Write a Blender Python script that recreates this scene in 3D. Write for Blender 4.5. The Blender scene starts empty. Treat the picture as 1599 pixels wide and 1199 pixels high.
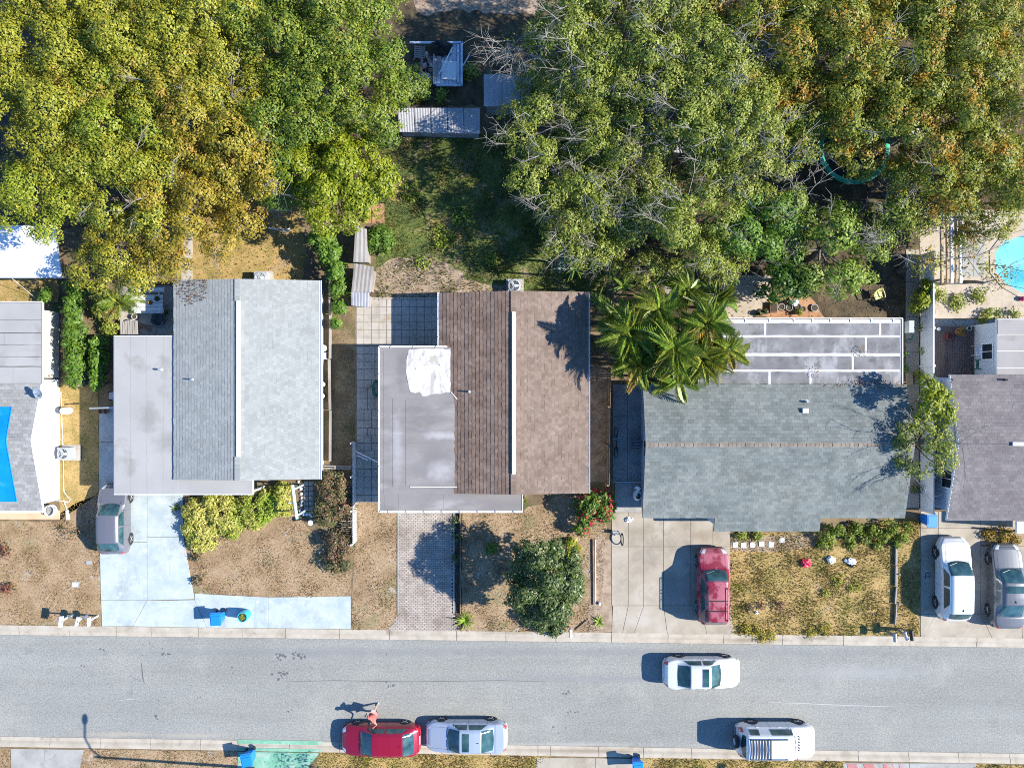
import bpy, math, random
import numpy as np
from mathutils import Vector, Matrix
from mathutils.geometry import tessellate_polygon

SC = bpy.context.scene
COL = SC.collection
RNG = np.random.default_rng(7)
random.seed(7)
# ---------------------------------------------------------------- camera, light, exposure
HC = 46.0                    # drone height above the yards (m)
PPM = 25.6                   # photo pixels per metre on the ground
cam = bpy.data.cameras.new('drone_camera')
cam.sensor_fit = 'HORIZONTAL'
cam.angle = 2*math.atan(1599/PPM/2/HC)
cam.clip_end = 2000
camo = bpy.data.objects.new('drone_camera', cam)
camo.location = (0, 0, HC)
COL.objects.link(camo)
SC.camera = camo
SUN_EL, SUN_AZ = math.radians(36.2), math.radians(-4.0)   # sun to the right of the picture, a little towards the street
world = bpy.data.worlds.new('World'); SC.world = world
world.use_nodes = True
wn = world.node_tree.nodes; wl = world.node_tree.links
for n in list(wn): wn.remove(n)
wo = wn.new('ShaderNodeOutputWorld'); wb = wn.new('ShaderNodeBackground'); ws = wn.new('ShaderNodeTexSky')
ws.sky_type = 'NISHITA'; ws.sun_disc = False
ws.sun_elevation = SUN_EL
ws.sun_rotation = math.pi/2 - SUN_AZ
ws.air_density = 1.0; ws.dust_density = 0.2; ws.ozone_density = 4.0
wb.inputs['Strength'].default_value = 0.095
wt = wn.new('ShaderNodeMix'); wt.data_type = 'RGBA'; wt.blend_type = 'MULTIPLY'; wt.inputs[0].default_value = 1.0; wt.inputs[7].default_value = (0.60, 0.93, 1.22, 1)   # a deep clear winter sky
wl.new(ws.outputs[0], wt.inputs[6]); wl.new(wt.outputs[2], wb.inputs[0]); wl.new(wb.outputs[0], wo.inputs[0])
sun = bpy.data.lights.new('sun', 'SUN'); sun.energy = 4.4; sun.angle = math.radians(0.5); sun.color = (1.0, 0.945, 0.85)
suno = bpy.data.objects.new('sun', sun); COL.objects.link(suno)
sd = Vector((math.cos(SUN_EL)*math.cos(SUN_AZ), math.cos(SUN_EL)*math.sin(SUN_AZ), math.sin(SUN_EL)))
suno.rotation_euler = sd.to_track_quat('Z', 'Y').to_euler()
suno.location = sd*80
SC.view_settings.view_transform = 'Standard'; SC.view_settings.look = 'None'
SC.view_settings.exposure = 1.33; SC.view_settings.gamma = 1.0
SC.view_settings.use_curve_mapping = False
SC.cycles.max_bounces = 6; SC.cycles.diffuse_bounces = 3; SC.cycles.glossy_bounces = 3
SC.cycles.transmission_bounces = 3; SC.cycles.transparent_max_bounces = 6
SC.cycles.use_denoising = False; SC.cycles.filter_width = 1.0

ZR = -0.10                   # road surface below the yards

def P(px, py, z=0.0):
    """where a point seen at photo pixel px,py stands, if it is z metres above the yards"""
    f = (HC - z)/HC/PPM
    return Vector(((px - 799.5)*f, -(py - 599.5)*f, z))
def P2(px, py, z=0.0):
    v = P(px, py, z); return (v.x, v.y)

# ---------------------------------------------------------------- materials
def _nt(name):
    m = bpy.data.materials.new(name); m.use_nodes = True
    nt = m.node_tree
    return m, nt, nt.nodes, nt.links, nt.nodes['Principled BSDF']
def plain(name, col, rough=0.6, metal=0.0, coat=0.0, spec=0.5):
    m, nt, N, L, b = _nt(name)
    b.inputs['Base Color'].default_value = (*col, 1); b.inputs['Roughness'].default_value = rough
    b.inputs['Metallic'].default_value = metal; b.inputs['Coat Weight'].default_value = coat
    b.inputs['Coat Roughness'].default_value = 0.06
    b.inputs['Specular IOR Level'].default_value = spec
    return m
def _math(N, L, op, a, b=None, clamp=False):
    n = N.new('ShaderNodeMath'); n.operation = op; n.use_clamp = clamp
    for i, v in enumerate((a, b)):
        if v is None: continue
        if hasattr(v, 'is_output'): L.new(v, n.inputs[i])
        else: n.inputs[i].default_value = v
    return n.outputs[0]
def _mix(N, L, fac, a, b, mode='MIX'):
    n = N.new('ShaderNodeMix'); n.data_type = 'RGBA'; n.blend_type = mode
    for k, v in ((0, fac), (6, a), (7, b)):
        if hasattr(v, 'is_output'): L.new(v, n.inputs[k])
        elif k == 0: n.inputs[0].default_value = v
        else: n.inputs[k].default_value = (*v, 1)
    return n.outputs[2]
def _noise(N, L, co, scale, detail=3, rough=0.6, stretch=None):
    if stretch:
        mp = N.new('ShaderNodeMapping'); mp.inputs['Scale'].default_value = stretch; L.new(co, mp.inputs['Vector']); co = mp.outputs[0]
    n = N.new('ShaderNodeTexNoise'); n.inputs['Scale'].default_value = scale; n.inputs['Detail'].default_value = detail
    n.inputs['Roughness'].default_value = rough; L.new(co, n.inputs['Vector'])
    return n.outputs['Fac']
def _ramp(N, L, fac, stops):
    r = N.new('ShaderNodeValToRGB'); e = r.color_ramp.elements
    while len(e) < len(stops): e.new(0.5)
    for el, (p, c) in zip(e, stops): el.position = p; el.color = (*c, 1)
    L.new(fac, r.inputs['Fac']); return r.outputs['Color']
def noisy(name, stops, scale=1.0, detail=4, rough=0.85, fine=None, stains=(), island=0.0, bump=None, stretch=None, coord='pos', metal=0.0, spec=0.3, coat=0.0):
    """a noise-driven colour ramp; fine=(scale, amount) grain; stains=[(scale, lo, hi, colour, strength, stretch)]; island = piece-to-piece tint"""
    m, nt, N, L, b = _nt(name)
    if coord == 'pos': co = N.new('ShaderNodeNewGeometry').outputs['Position']
    else: co = N.new('ShaderNodeTexCoord').outputs['Object']
    c = _ramp(N, L, _noise(N, L, co, scale, detail, stretch=stretch), stops)
    for s in stains:
        sc, lo, hi, col, k = s[:5]
        f = _noise(N, L, co, sc, 4, 0.65, s[5] if len(s) > 5 else None)
        mr = N.new('ShaderNodeMapRange'); mr.inputs['From Min'].default_value = lo; mr.inputs['From Max'].default_value = hi
        mr.inputs['To Max'].default_value = k; L.new(f, mr.inputs['Value'])
        c = _mix(N, L, mr.outputs[0], c, col)
    if fine:
        f = _noise(N, L, co, fine[0], 3, 0.7)
        v = _math(N, L, 'MULTIPLY_ADD', f, fine[1]*2); v.node.inputs[2].default_value = 1 - fine[1]
        c = _mix(N, L, 1.0, c, v, 'MULTIPLY')
    if island:
        r = N.new('ShaderNodeNewGeometry').outputs['Random Per Island']
        v = _math(N, L, 'MULTIPLY_ADD', r, island*2); v.node.inputs[2].default_value = 1 - island
        c = _mix(N, L, 1.0, c, v, 'MULTIPLY')
    L.new(c, b.inputs['Base Color'])
    b.inputs['Roughness'].default_value = rough; b.inputs['Metallic'].default_value = metal
    b.inputs['Specular IOR Level'].default_value = spec; b.inputs['Coat Weight'].default_value = coat
    if bump:
        bn = N.new('ShaderNodeBump'); bn.inputs['Strength'].default_value = bump[1]; bn.inputs['Distance'].default_value = 0.02
        L.new(_noise(N, L, co, bump[0], 3), bn.inputs['Height']); L.new(bn.outputs[0], b.inputs['Normal'])
    return m
def stain(mat, spots):
    """dirt marks with a place of their own on a material: spots = [(x, y, rx, ry, colour, strength)] in metres"""
    nt = MT[mat].node_tree; N, L = nt.nodes, nt.links; b = N['Principled BSDF']
    co = N.new('ShaderNodeNewGeometry').outputs['Position']; nz = _noise(N, L, co, 1.6, 5)
    for x, y, rx, ry, col, k in spots:
        src = b.inputs['Base Color'].links[0].from_socket
        mp = N.new('ShaderNodeMapping'); mp.vector_type = 'POINT'; mp.inputs['Location'].default_value = (-x/rx, -y/ry, 0); mp.inputs['Scale'].default_value = (1/rx, 1/ry, 0); L.new(co, mp.inputs['Vector'])
        ln = N.new('ShaderNodeVectorMath'); ln.operation = 'LENGTH'; L.new(mp.outputs[0], ln.inputs[0])
        d = _math(N, L, 'ADD', ln.outputs['Value'], _math(N, L, 'MULTIPLY_ADD', nz, 1.6)); d.node.inputs[1].links[0].from_node.inputs[2].default_value = -0.8
        mr = N.new('ShaderNodeMapRange'); mr.inputs['From Min'].default_value = 1.05; mr.inputs['From Max'].default_value = 0.25; mr.inputs['To Max'].default_value = k; L.new(d, mr.inputs['Value'])
        L.new(_mix(N, L, mr.outputs[0], src, col), b.inputs['Base Color'])
def leafy(name, stops, accent=None, acc=(0.55, 0.75, 0.6), scale=0.45, trans=0.36, rough=0.5):
    """leaf colours per leaf (random per island), drifting in patches to an accent colour; object colour tints one plant"""
    m, nt, N, L, b = _nt(name)
    g = N.new('ShaderNodeNewGeometry')
    rnd = g.outputs['Random Per Island']
    c = _ramp(N, L, rnd, stops)
    if accent:
        f = _noise(N, L, g.outputs['Position'], scale, 3)
        v = _math(N, L, 'MULTIPLY_ADD', rnd, 0.22); v.node.inputs[2].default_value = -0.11
        f = _math(N, L, 'ADD', f, v)
        mr = N.new('ShaderNodeMapRange'); mr.inputs['From Min'].default_value = acc[0]; mr.inputs['From Max'].default_value = acc[1]
        mr.inputs['To Max'].default_value = acc[2]; L.new(f, mr.inputs['Value'])
        c = _mix(N, L, mr.outputs[0], c, accent)
    oi = N.new('ShaderNodeObjectInfo')
    c = _mix(N, L, 1.0, c, oi.outputs['Color'], 'MULTIPLY')
    L.new(c, b.inputs['Base Color']); b.inputs['Roughness'].default_value = rough
    b.inputs['Specular IOR Level'].default_value = 0.35
    t = N.new('ShaderNodeBsdfTranslucent'); L.new(c, t.inputs['Color'])
    mx = N.new('ShaderNodeMixShader'); mx.inputs[0].default_value = trans
    L.new(b.outputs[0], mx.inputs[1]); L.new(t.outputs[0], mx.inputs[2])
    L.new(mx.outputs[0], N['Material Output'].inputs['Surface'])
    return m

def G(v): return (v, v, v)
MT = {}
MT['soil'] = noisy('soil', [(0.25, (0.075, 0.052, 0.03)), (0.5, (0.15, 0.108, 0.06)), (0.62, (0.20, 0.15, 0.085)), (0.8, (0.10, 0.10, 0.035))], 0.9, 6, fine=(18, 0.35), stains=[(0.5, 0.56, 0.66, (0.055, 0.085, 0.018), 0.7)], bump=(14, 0.6))
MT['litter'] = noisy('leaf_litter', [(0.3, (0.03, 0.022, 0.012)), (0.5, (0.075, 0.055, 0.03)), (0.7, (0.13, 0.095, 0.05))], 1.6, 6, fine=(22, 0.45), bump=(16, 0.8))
MT['dry_lawn'] = noisy('dry_lawn', [(0.25, (0.17, 0.105, 0.045)), (0.45, (0.25, 0.165, 0.075)), (0.6, (0.30, 0.205, 0.10)), (0.78, (0.19, 0.145, 0.05))], 0.8, 7, fine=(9, 0.5), stains=[(0.45, 0.55, 0.66, (0.125, 0.12, 0.035), 0.65), (0.9, 0.60, 0.68, (0.36, 0.29, 0.20), 0.8), (2.2, 0.62, 0.68, (0.10, 0.065, 0.03), 0.6)], bump=(20, 0.8))
MT['green_lawn'] = noisy('weedy_lawn', [(0.25, (0.11, 0.10, 0.025)), (0.45, (0.20, 0.15, 0.05)), (0.6, (0.27, 0.19, 0.075)), (0.78, (0.12, 0.13, 0.03))], 1.0, 7, fine=(9, 0.5), stains=[(0.6, 0.6, 0.7, (0.22, 0.16, 0.10), 0.7)], bump=(18, 0.9))
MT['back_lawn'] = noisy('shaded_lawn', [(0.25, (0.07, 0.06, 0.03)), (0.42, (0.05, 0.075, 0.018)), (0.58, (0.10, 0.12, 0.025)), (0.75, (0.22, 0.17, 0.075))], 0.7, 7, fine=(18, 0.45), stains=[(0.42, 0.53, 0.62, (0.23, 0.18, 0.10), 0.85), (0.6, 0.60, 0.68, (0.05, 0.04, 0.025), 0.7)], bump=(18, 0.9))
MT['asphalt'] = noisy('asphalt', [(0.3, (0.195, 0.198, 0.202)), (0.5, (0.226, 0.230, 0.235)), (0.7, (0.258, 0.261, 0.265))], 0.25, 6, rough=0.9, fine=(11, 0.75), stretch=(0.3, 1, 1),
    stains=[(0.9, 0.46, 0.64, (0.19, 0.192, 0.196), 0.45, (0.025, 1, 1)), (0.28, 0.52, 0.68, (0.275, 0.275, 0.27), 0.6), (1.0, 0.60, 0.70, (0.165, 0.167, 0.17), 0.5), (3.0, 0.68, 0.74, (0.12, 0.12, 0.125), 0.7), (26, 0.60, 0.72, (0.13, 0.13, 0.13), 0.5), (22, 0.64, 0.74, (0.36, 0.36, 0.355), 0.5)])
MT['crack'] = plain('tar', (0.09, 0.09, 0.095), 0.8)
MT['scuff'] = plain('pale_scuff', (0.33, 0.33, 0.32), 0.9)
MT['kerb'] = noisy('kerb_concrete', [(0.3, (0.33, 0.29, 0.235)), (0.5, (0.42, 0.375, 0.31)), (0.7, (0.47, 0.43, 0.37))], 1.1, 5, fine=(24, 0.16), island=0.06, stains=[(1.6, 0.6, 0.72, (0.22, 0.18, 0.13), 0.6), (6, 0.7, 0.76, (0.12, 0.10, 0.08), 0.7)])
MT['concrete'] = noisy('old_concrete', [(0.3, (0.27, 0.235, 0.185)), (0.5, (0.36, 0.32, 0.26)), (0.7, (0.43, 0.395, 0.34))], 0.6, 5, fine=(20, 0.15), island=0.05, stains=[(0.7, 0.58, 0.72, (0.20, 0.17, 0.13), 0.55), (2.2, 0.66, 0.72, (0.16, 0.13, 0.10), 0.5)])
MT['grey_concrete'] = noisy('grey_concrete', [(0.3, (0.25, 0.245, 0.235)), (0.5, (0.33, 0.325, 0.31)), (0.7, (0.39, 0.385, 0.37))], 0.8, 5, fine=(20, 0.18), island=0.08, stains=[(1.0, 0.58, 0.7, (0.17, 0.15, 0.12), 0.5)])
MT['white_paint_ground'] = noisy('painted_drive', [(0.3, (0.46, 0.55, 0.60)), (0.5, (0.58, 0.66, 0.69)), (0.7, (0.67, 0.73, 0.745))], 0.8, 6, rough=0.75, fine=(8, 0.10), stains=[(0.7, 0.54, 0.66, (0.42, 0.47, 0.49), 0.7), (1.6, 0.58, 0.68, (0.74, 0.76, 0.76), 0.7), (4.5, 0.66, 0.72, (0.30, 0.29, 0.27), 0.5), (2.0, 0.60, 0.70, (0.38, 0.44, 0.48), 0.6, (1, 0.12, 1))])
MT['green_paint'] = noisy('green_paint', [(0.3, (0.10, 0.26, 0.17)), (0.6, (0.17, 0.36, 0.25)), (0.75, (0.30, 0.43, 0.35))], 1.2, 5, rough=0.8, fine=(9, 0.2), stains=[(1.3, 0.54, 0.64, (0.34, 0.36, 0.32), 0.7), (3.5, 0.62, 0.7, (0.05, 0.12, 0.09), 0.6)])
MT['paver'] = noisy('clay_paver', [(0.3, (0.26, 0.20, 0.165)), (0.5, (0.37, 0.30, 0.255)), (0.7, (0.43, 0.365, 0.32))], 0.8, 4, fine=(26, 0.12), island=0.16)
MT['joint'] = noisy('joint_sand', [(0.3, (0.07, 0.06, 0.045)), (0.7, (0.14, 0.12, 0.09))], 3, 3)
MT['tile'] = noisy('patio_tile', [(0.3, (0.28, 0.255, 0.225)), (0.5, (0.40, 0.37, 0.33)), (0.7, (0.48, 0.44, 0.39))], 0.9, 5, fine=(20, 0.15), island=0.12, stains=[(1.1, 0.6, 0.7, (0.30, 0.20, 0.11), 0.6)])
MT['terracotta'] = noisy('terracotta', [(0.3, (0.28, 0.14, 0.07)), (0.7, (0.40, 0.23, 0.13))], 1.5, 4, fine=(18, 0.2))
MT['sandpave'] = noisy('pool_deck_sand', [(0.3, (0.36, 0.30, 0.24)), (0.55, (0.46, 0.40, 0.33)), (0.75, (0.40, 0.34, 0.25))], 1.2, 5, fine=(16, 0.25), stains=[(1.3, 0.6, 0.68, (0.16, 0.14, 0.06), 0.6)])
MT['shing_brown_shade'] = noisy('brown_shingle_shade', [(0.3, (0.155, 0.105, 0.082)), (0.5, (0.195, 0.136, 0.108)), (0.7, (0.235, 0.170, 0.138))], 1.2, 4, rough=0.95, fine=(24, 0.22), island=0.17, spec=0.15)  # brown roof's pitch turned from the sun, its shade mixed into the colour
MT['shing_brown_sun'] = noisy('brown_shingle_sun', [(0.3, (0.205, 0.150, 0.122)), (0.5, (0.245, 0.184, 0.152)), (0.7, (0.275, 0.212, 0.18))], 0.7, 5, rough=0.95, fine=(24, 0.2), island=0.16, spec=0.15, stains=[(0.8, 0.6, 0.75, (0.16, 0.115, 0.095), 0.5)])  # paler copy for the sun-facing pitch, the sunlight put into the colour
MT['shing_grey'] = noisy('pale_grey_shingle', [(0.3, (0.35, 0.372, 0.382)), (0.5, (0.38, 0.403, 0.413)), (0.7, (0.41, 0.433, 0.443))], 0.9, 4, rough=0.95, fine=(24, 0.16), island=0.09, spec=0.15)
MT['shing_teal'] = noisy('grey_green_shingle', [(0.3, (0.165, 0.20, 0.20)), (0.5, (0.205, 0.24, 0.24)), (0.7, (0.245, 0.28, 0.275))], 0.6, 5, rough=0.95, fine=(24, 0.22), island=0.16, spec=0.15, stains=[(0.5, 0.56, 0.72, (0.155, 0.165, 0.15), 0.5)])
MT['shing_violet'] = noisy('grey_violet_shingle', [(0.3, (0.165, 0.152, 0.168)), (0.5, (0.205, 0.192, 0.208)), (0.7, (0.25, 0.235, 0.25))], 0.6, 5, rough=0.95, fine=(24, 0.22), island=0.13, spec=0.15, stains=[(0.45, 0.55, 0.7, (0.15, 0.14, 0.15), 0.6)])
MT['shing_light'] = noisy('mid_grey_shingle', [(0.3, (0.27, 0.275, 0.29)), (0.5, (0.325, 0.33, 0.34)), (0.7, (0.37, 0.375, 0.385))], 0.6, 5, rough=0.95, fine=(24, 0.18), island=0.16, spec=0.15)
MT['ridge_tan'] = noisy('tan_ridge_cap', [(0.3, (0.155, 0.128, 0.10)), (0.7, (0.225, 0.19, 0.155))], 2, 3, fine=(20, 0.2), island=0.15)
MT['under_roof'] = plain('roof_felt', (0.07, 0.065, 0.06), 0.95)
MT['membrane'] = noisy('grey_membrane', [(0.3, (0.235, 0.225, 0.235)), (0.5, (0.285, 0.272, 0.283)), (0.7, (0.345, 0.33, 0.345))], 0.35, 6, rough=0.7, fine=(14, 0.07), stretch=(1, 2.2, 1), stains=[(0.35, 0.52, 0.72, (0.195, 0.18, 0.182), 0.75, (0.8, 2.2, 1)), (0.6, 0.6, 0.75, (0.43, 0.42, 0.44), 0.7, (0.7, 2, 1)), (12, 0.74, 0.8, (0.12, 0.11, 0.11), 0.5)])
MT['flat_grey'] = noisy('pale_flat_roof', [(0.3, (0.43, 0.425, 0.435)), (0.5, (0.475, 0.47, 0.48)), (0.7, (0.51, 0.505, 0.515))], 0.4, 5, rough=0.7, fine=(14, 0.05), stains=[(0.38, 0.57, 0.70, (0.31, 0.30, 0.275), 0.7)])
MT['white_patch'] = noisy('flaking_white_coating', [(0.3, (0.42, 0.39, 0.34)), (0.45, (0.62, 0.60, 0.57)), (0.7, (0.74, 0.73, 0.72))], 1.1, 6, rough=0.6, fine=(20, 0.12), stains=[(1.5, 0.50, 0.62, (0.34, 0.32, 0.29), 0.75, (1.8, 0.5, 1)), (4, 0.60, 0.68, (0.20, 0.19, 0.18), 0.7), (0.8, 0.56, 0.64, (0.45, 0.40, 0.34), 0.7)])
MT['dark_membrane'] = noisy('weathered_grey_roof', [(0.3, (0.15, 0.15, 0.155)), (0.5, (0.205, 0.205, 0.21)), (0.7, (0.27, 0.27, 0.275))], 0.8, 6, rough=0.75, fine=(14, 0.12), stains=[(0.7, 0.52, 0.66, (0.40, 0.40, 0.41), 0.8, (1.5, 0.8, 1)), (1.2, 0.54, 0.64, (0.10, 0.10, 0.10), 0.65), (5, 0.66, 0.74, (0.13, 0.09, 0.06), 0.6)])
MT['rusty_membrane'] = noisy('mauve_flat_roof', [(0.3, (0.30, 0.285, 0.30)), (0.5, (0.36, 0.345, 0.355)), (0.7, (0.40, 0.385, 0.395))], 0.5, 5, rough=0.75, fine=(14, 0.08), stains=[(0.6, 0.6, 0.75, (0.22, 0.20, 0.20), 0.6, (0.6, 1.6, 1))])
MT['white'] = noisy('white_paint', [(0.3, (0.72, 0.73, 0.73)), (0.7, (0.80, 0.80, 0.80))], 0.7, 4, rough=0.6, fine=(12, 0.04))
MT['seam_white'] = noisy('white_seam_coating', [(0.3, (0.58, 0.58, 0.58)), (0.6, (0.78, 0.78, 0.78))], 1.6, 4, rough=0.6, fine=(14, 0.1))
MT['cream'] = noisy('cream_wall', [(0.3, (0.60, 0.58, 0.50)), (0.7, (0.68, 0.66, 0.58))], 0.7, 4, fine=(12, 0.05))
MT['bluewall'] = noisy('pale_blue_wall', [(0.3, (0.58, 0.62, 0.66)), (0.7, (0.66, 0.70, 0.73))], 0.7, 4, fine=(12, 0.05))
MT['wood_grey'] = noisy('weathered_wood', [(0.3, (0.20, 0.175, 0.15)), (0.5, (0.30, 0.275, 0.25)), (0.7, (0.37, 0.35, 0.325))], 1.4, 5, fine=(22, 0.25), stretch=(1, 0.3, 1), island=0.15)
MT['wood_brown'] = noisy('brown_wood', [(0.3, (0.13, 0.085, 0.055)), (0.5, (0.20, 0.135, 0.09)), (0.7, (0.27, 0.19, 0.13))], 1.4, 5, fine=(22, 0.25), island=0.2)
MT['deck_wood'] = noisy('deck_board', [(0.3, (0.10, 0.072, 0.058)), (0.5, (0.15, 0.11, 0.09)), (0.7, (0.20, 0.155, 0.13))], 0.9, 5, fine=(22, 0.25), stretch=(3, 0.5, 1), island=0.15)
MT['wood_tan'] = noisy('tan_wood', [(0.3, (0.33, 0.23, 0.13)), (0.7, (0.45, 0.34, 0.21))], 1.4, 5, fine=(22, 0.2), island=0.1)
MT['metal_grey'] = noisy('weathered_metal', [(0.3, (0.28, 0.28, 0.30)), (0.7, (0.42, 0.42, 0.44))], 1.0, 5, rough=0.55, fine=(16, 0.1), metal=0.0, stains=[(0.9, 0.6, 0.72, (0.27, 0.20, 0.15), 0.5)])
MT['dark_metal'] = plain('dark_metal', (0.05, 0.055, 0.06), 0.5)
MT['steel'] = plain('galvanised_steel', (0.40, 0.42, 0.44), 0.4, 0.3)
MT['ac_grey'] = plain('ac_grey', (0.30, 0.33, 0.345), 0.5)
MT['black'] = plain('black_plastic', (0.015, 0.015, 0.017), 0.5)
MT['blue_bin'] = plain('blue_plastic', (0.012, 0.19, 0.62), 0.4)
MT['blue_tarp'] = noisy('blue_tarp', [(0.3, (0.0, 0.17, 0.60)), (0.7, (0.004, 0.22, 0.70))], 0.8, 3, rough=0.5, fine=(10, 0.10), stains=[(1.0, 0.58, 0.7, (0.06, 0.28, 0.66), 0.6)], bump=(3, 0.7))
MT['cyan'] = plain('cyan_plastic', (0.03, 0.42, 0.66), 0.4)
MT['teal_tube'] = plain('pale_teal_paint', (0.42, 0.62, 0.60), 0.6)
MT['white_plastic'] = plain('white_plastic', (0.80, 0.80, 0.80), 0.35)
MT['green_plastic'] = plain('green_plastic', (0.015, 0.16, 0.10), 0.4)
MT['tramp_green'] = noisy('green_vinyl', [(0.3, (0.015, 0.32, 0.18)), (0.55, (0.03, 0.42, 0.26)), (0.66, (0.35, 0.58, 0.48))], 2.5, 5, rough=0.5)
MT['net_black'] = noisy('black_mat', [(0.3, G(0.012)), (0.7, G(0.03))], 1.5, 4)
MT['dark_soil'] = noisy('dark_mulch', [(0.3, (0.03, 0.022, 0.016)), (0.7, (0.09, 0.065, 0.045))], 3, 5, fine=(22, 0.4))
MT['mulch'] = noisy('mulch_litter', [(0.3, (0.17, 0.12, 0.08)), (0.5, (0.27, 0.20, 0.14)), (0.7, (0.36, 0.28, 0.21))], 2.2, 6, fine=(20, 0.45))
MT['gravel'] = noisy('gravel', [(0.3, (0.12, 0.12, 0.115)), (0.5, (0.22, 0.215, 0.20)), (0.7, (0.30, 0.29, 0.27))], 7, 4, fine=(26, 0.3), island=0.3)
MT['pot'] = plain('clay_pot', (0.34, 0.15, 0.08), 0.8)
MT['red_pot'] = plain('red_glazed_pot', (0.30, 0.02, 0.02), 0.35)
MT['grey_pot'] = noisy('concrete_pot', [(0.3, (0.25, 0.25, 0.24)), (0.7, (0.40, 0.39, 0.37))], 3, 3)
MT['pool_wall'] = noisy('pool_plaster', [(0.3, (0.20, 0.52, 0.62)), (0.7, (0.34, 0.64, 0.70))], 0.8, 4, rough=0.5)
MT['bark'] = noisy('bark', [(0.3, (0.09, 0.075, 0.06)), (0.7, (0.19, 0.165, 0.14))], 2.5, 5, fine=(18, 0.3))
MT['twig'] = noisy('pale_bark', [(0.3, (0.17, 0.155, 0.135)), (0.7, (0.29, 0.27, 0.24))], 2.5, 4, fine=(18, 0.2))
MT['glass'] = plain('window_glass', (0.02, 0.03, 0.035), 0.05, 0, 0, 0.8)
MT['tyre'] = plain('tyre_rubber', (0.018, 0.018, 0.019), 0.8)
MT['rim'] = plain('alloy_rim', (0.50, 0.51, 0.52), 0.35, 0.15)
MT['light_red'] = plain('tail_lamp', (0.45, 0.02, 0.03), 0.2, 0, 0.5)
MT['light_clear'] = plain('head_lamp', (0.62, 0.64, 0.66), 0.12, 0.2, 0.5)
MT['car_glass'] = noisy('tinted_car_glass', [(0.35, (0.012, 0.035, 0.042)), (0.5, (0.03, 0.075, 0.08)), (0.7, (0.07, 0.13, 0.13))], 1.3, 3, rough=0.10, coord='obj', spec=0.6)
MT['trim_black'] = plain('black_trim', (0.02, 0.02, 0.022), 0.45)
MT['skin'] = plain('skin', (0.45, 0.25, 0.18), 0.6)
MT['shirt'] = noisy('salmon_shirt', [(0.3, (0.40, 0.10, 0.085)), (0.7, (0.52, 0.17, 0.14))], 4, 3, rough=0.85, coord='obj')
MT['shorts'] = plain('dusky_pink_cloth', (0.42, 0.22, 0.20), 0.85)
MT['hair'] = plain('dark_hair', (0.014, 0.010, 0.009), 0.5)

def dim(names, k):
    """scale a material's base colours channel by channel"""
    k = k if isinstance(k, tuple) else (k, k, k)
    for nm in names.split():
        for n in MT[nm].node_tree.nodes:
            if n.type == 'VALTORGB':
                for e in n.color_ramp.elements: e.color = (e.color[0]*k[0], e.color[1]*k[1], e.color[2]*k[2], 1)
            elif n.type == 'MIX' and n.blend_type == 'MIX':
                c = n.inputs[7].default_value; n.inputs[7].default_value = (c[0]*k[0], c[1]*k[1], c[2]*k[2], 1)
dim('asphalt', (0.98, 0.97, 0.875))
dim('kerb concrete grey_concrete tile', (0.86, 0.85, 0.825)); dim('paver', (0.85, 0.90, 0.91)); dim('sandpave', (0.86, 0.84, 0.80))
dim('white_paint_ground', (0.61, 0.61, 0.585)); dim('flat_grey', (0.625, 0.62, 0.585)); dim('membrane rusty_membrane', (0.68, 0.67, 0.62))
dim('dark_membrane', 0.70); dim('shing_brown_shade', (0.80, 0.815, 0.80)); dim('shing_brown_sun', (0.735, 0.74, 0.715)); dim('shing_grey', (0.655, 0.645, 0.605)); dim('shing_teal', (0.72, 0.68, 0.645)); dim('shing_violet shing_light', (0.76, 0.735, 0.68))
dim('cream bluewall white', 0.9); dim('seam_white', 0.72); dim('white_patch', 0.80); dim('metal_grey wood_grey', 0.85)
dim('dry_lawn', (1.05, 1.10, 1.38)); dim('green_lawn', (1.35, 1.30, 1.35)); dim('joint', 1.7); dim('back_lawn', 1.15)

def _st(lst, z): return [(*P2(x, y, z), rx/PPM, ry/PPM, c, k) for x, y, rx, ry, c, k in lst]
stain('flat_grey', _st([(232, 652, 22, 26, (0.20, 0.195, 0.18), .7), (262, 690, 26, 18, (0.21, 0.205, 0.19), .65), (215, 640, 14, 30, (0.26, 0.255, 0.24), .4), (275, 640, 10, 50, (0.27, 0.265, 0.25), .45), (252, 577, 22, 22, (0.30, 0.30, 0.30), .35)], 2.48))
stain('membrane', _st([(628, 572, 12, 34, (0.13, 0.125, 0.12), .65), (660, 640, 34, 8, (0.145, 0.14, 0.14), .6), (665, 652, 40, 6, (0.15, 0.145, 0.145), .55), (655, 672, 30, 5, (0.16, 0.155, 0.155), .5), (672, 715, 20, 22, (0.15, 0.145, 0.145), .55), (660, 735, 34, 10, (0.16, 0.155, 0.155), .5), (690, 680, 34, 7, (0.42, 0.41, 0.42), .5), (690, 735, 24, 18, (0.40, 0.39, 0.40), .45), (620, 700, 10, 60, (0.34, 0.33, 0.345), .5), (760, 785, 60, 9, (0.17, 0.15, 0.15), .5), (645, 785, 50, 8, (0.20, 0.19, 0.19), .4), (690, 760, 30, 4, (0.14, 0.135, 0.135), .5)], 2.46))
stain('concrete', _st([(1000, 830, 34, 16, (0.17, 0.14, 0.10), .5), (1060, 850, 50, 20, (0.19, 0.155, 0.12), .5), (1015, 862, 20, 22, (0.15, 0.13, 0.11), .45), (1095, 835, 30, 10, (0.20, 0.15, 0.10), .5), (1050, 920, 26, 30, (0.22, 0.20, 0.17), .4), (1490, 812, 26, 12, (0.18, 0.16, 0.13), .45), (1000, 970, 30, 10, (0.40, 0.38, 0.34), .4)], 0))
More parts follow.
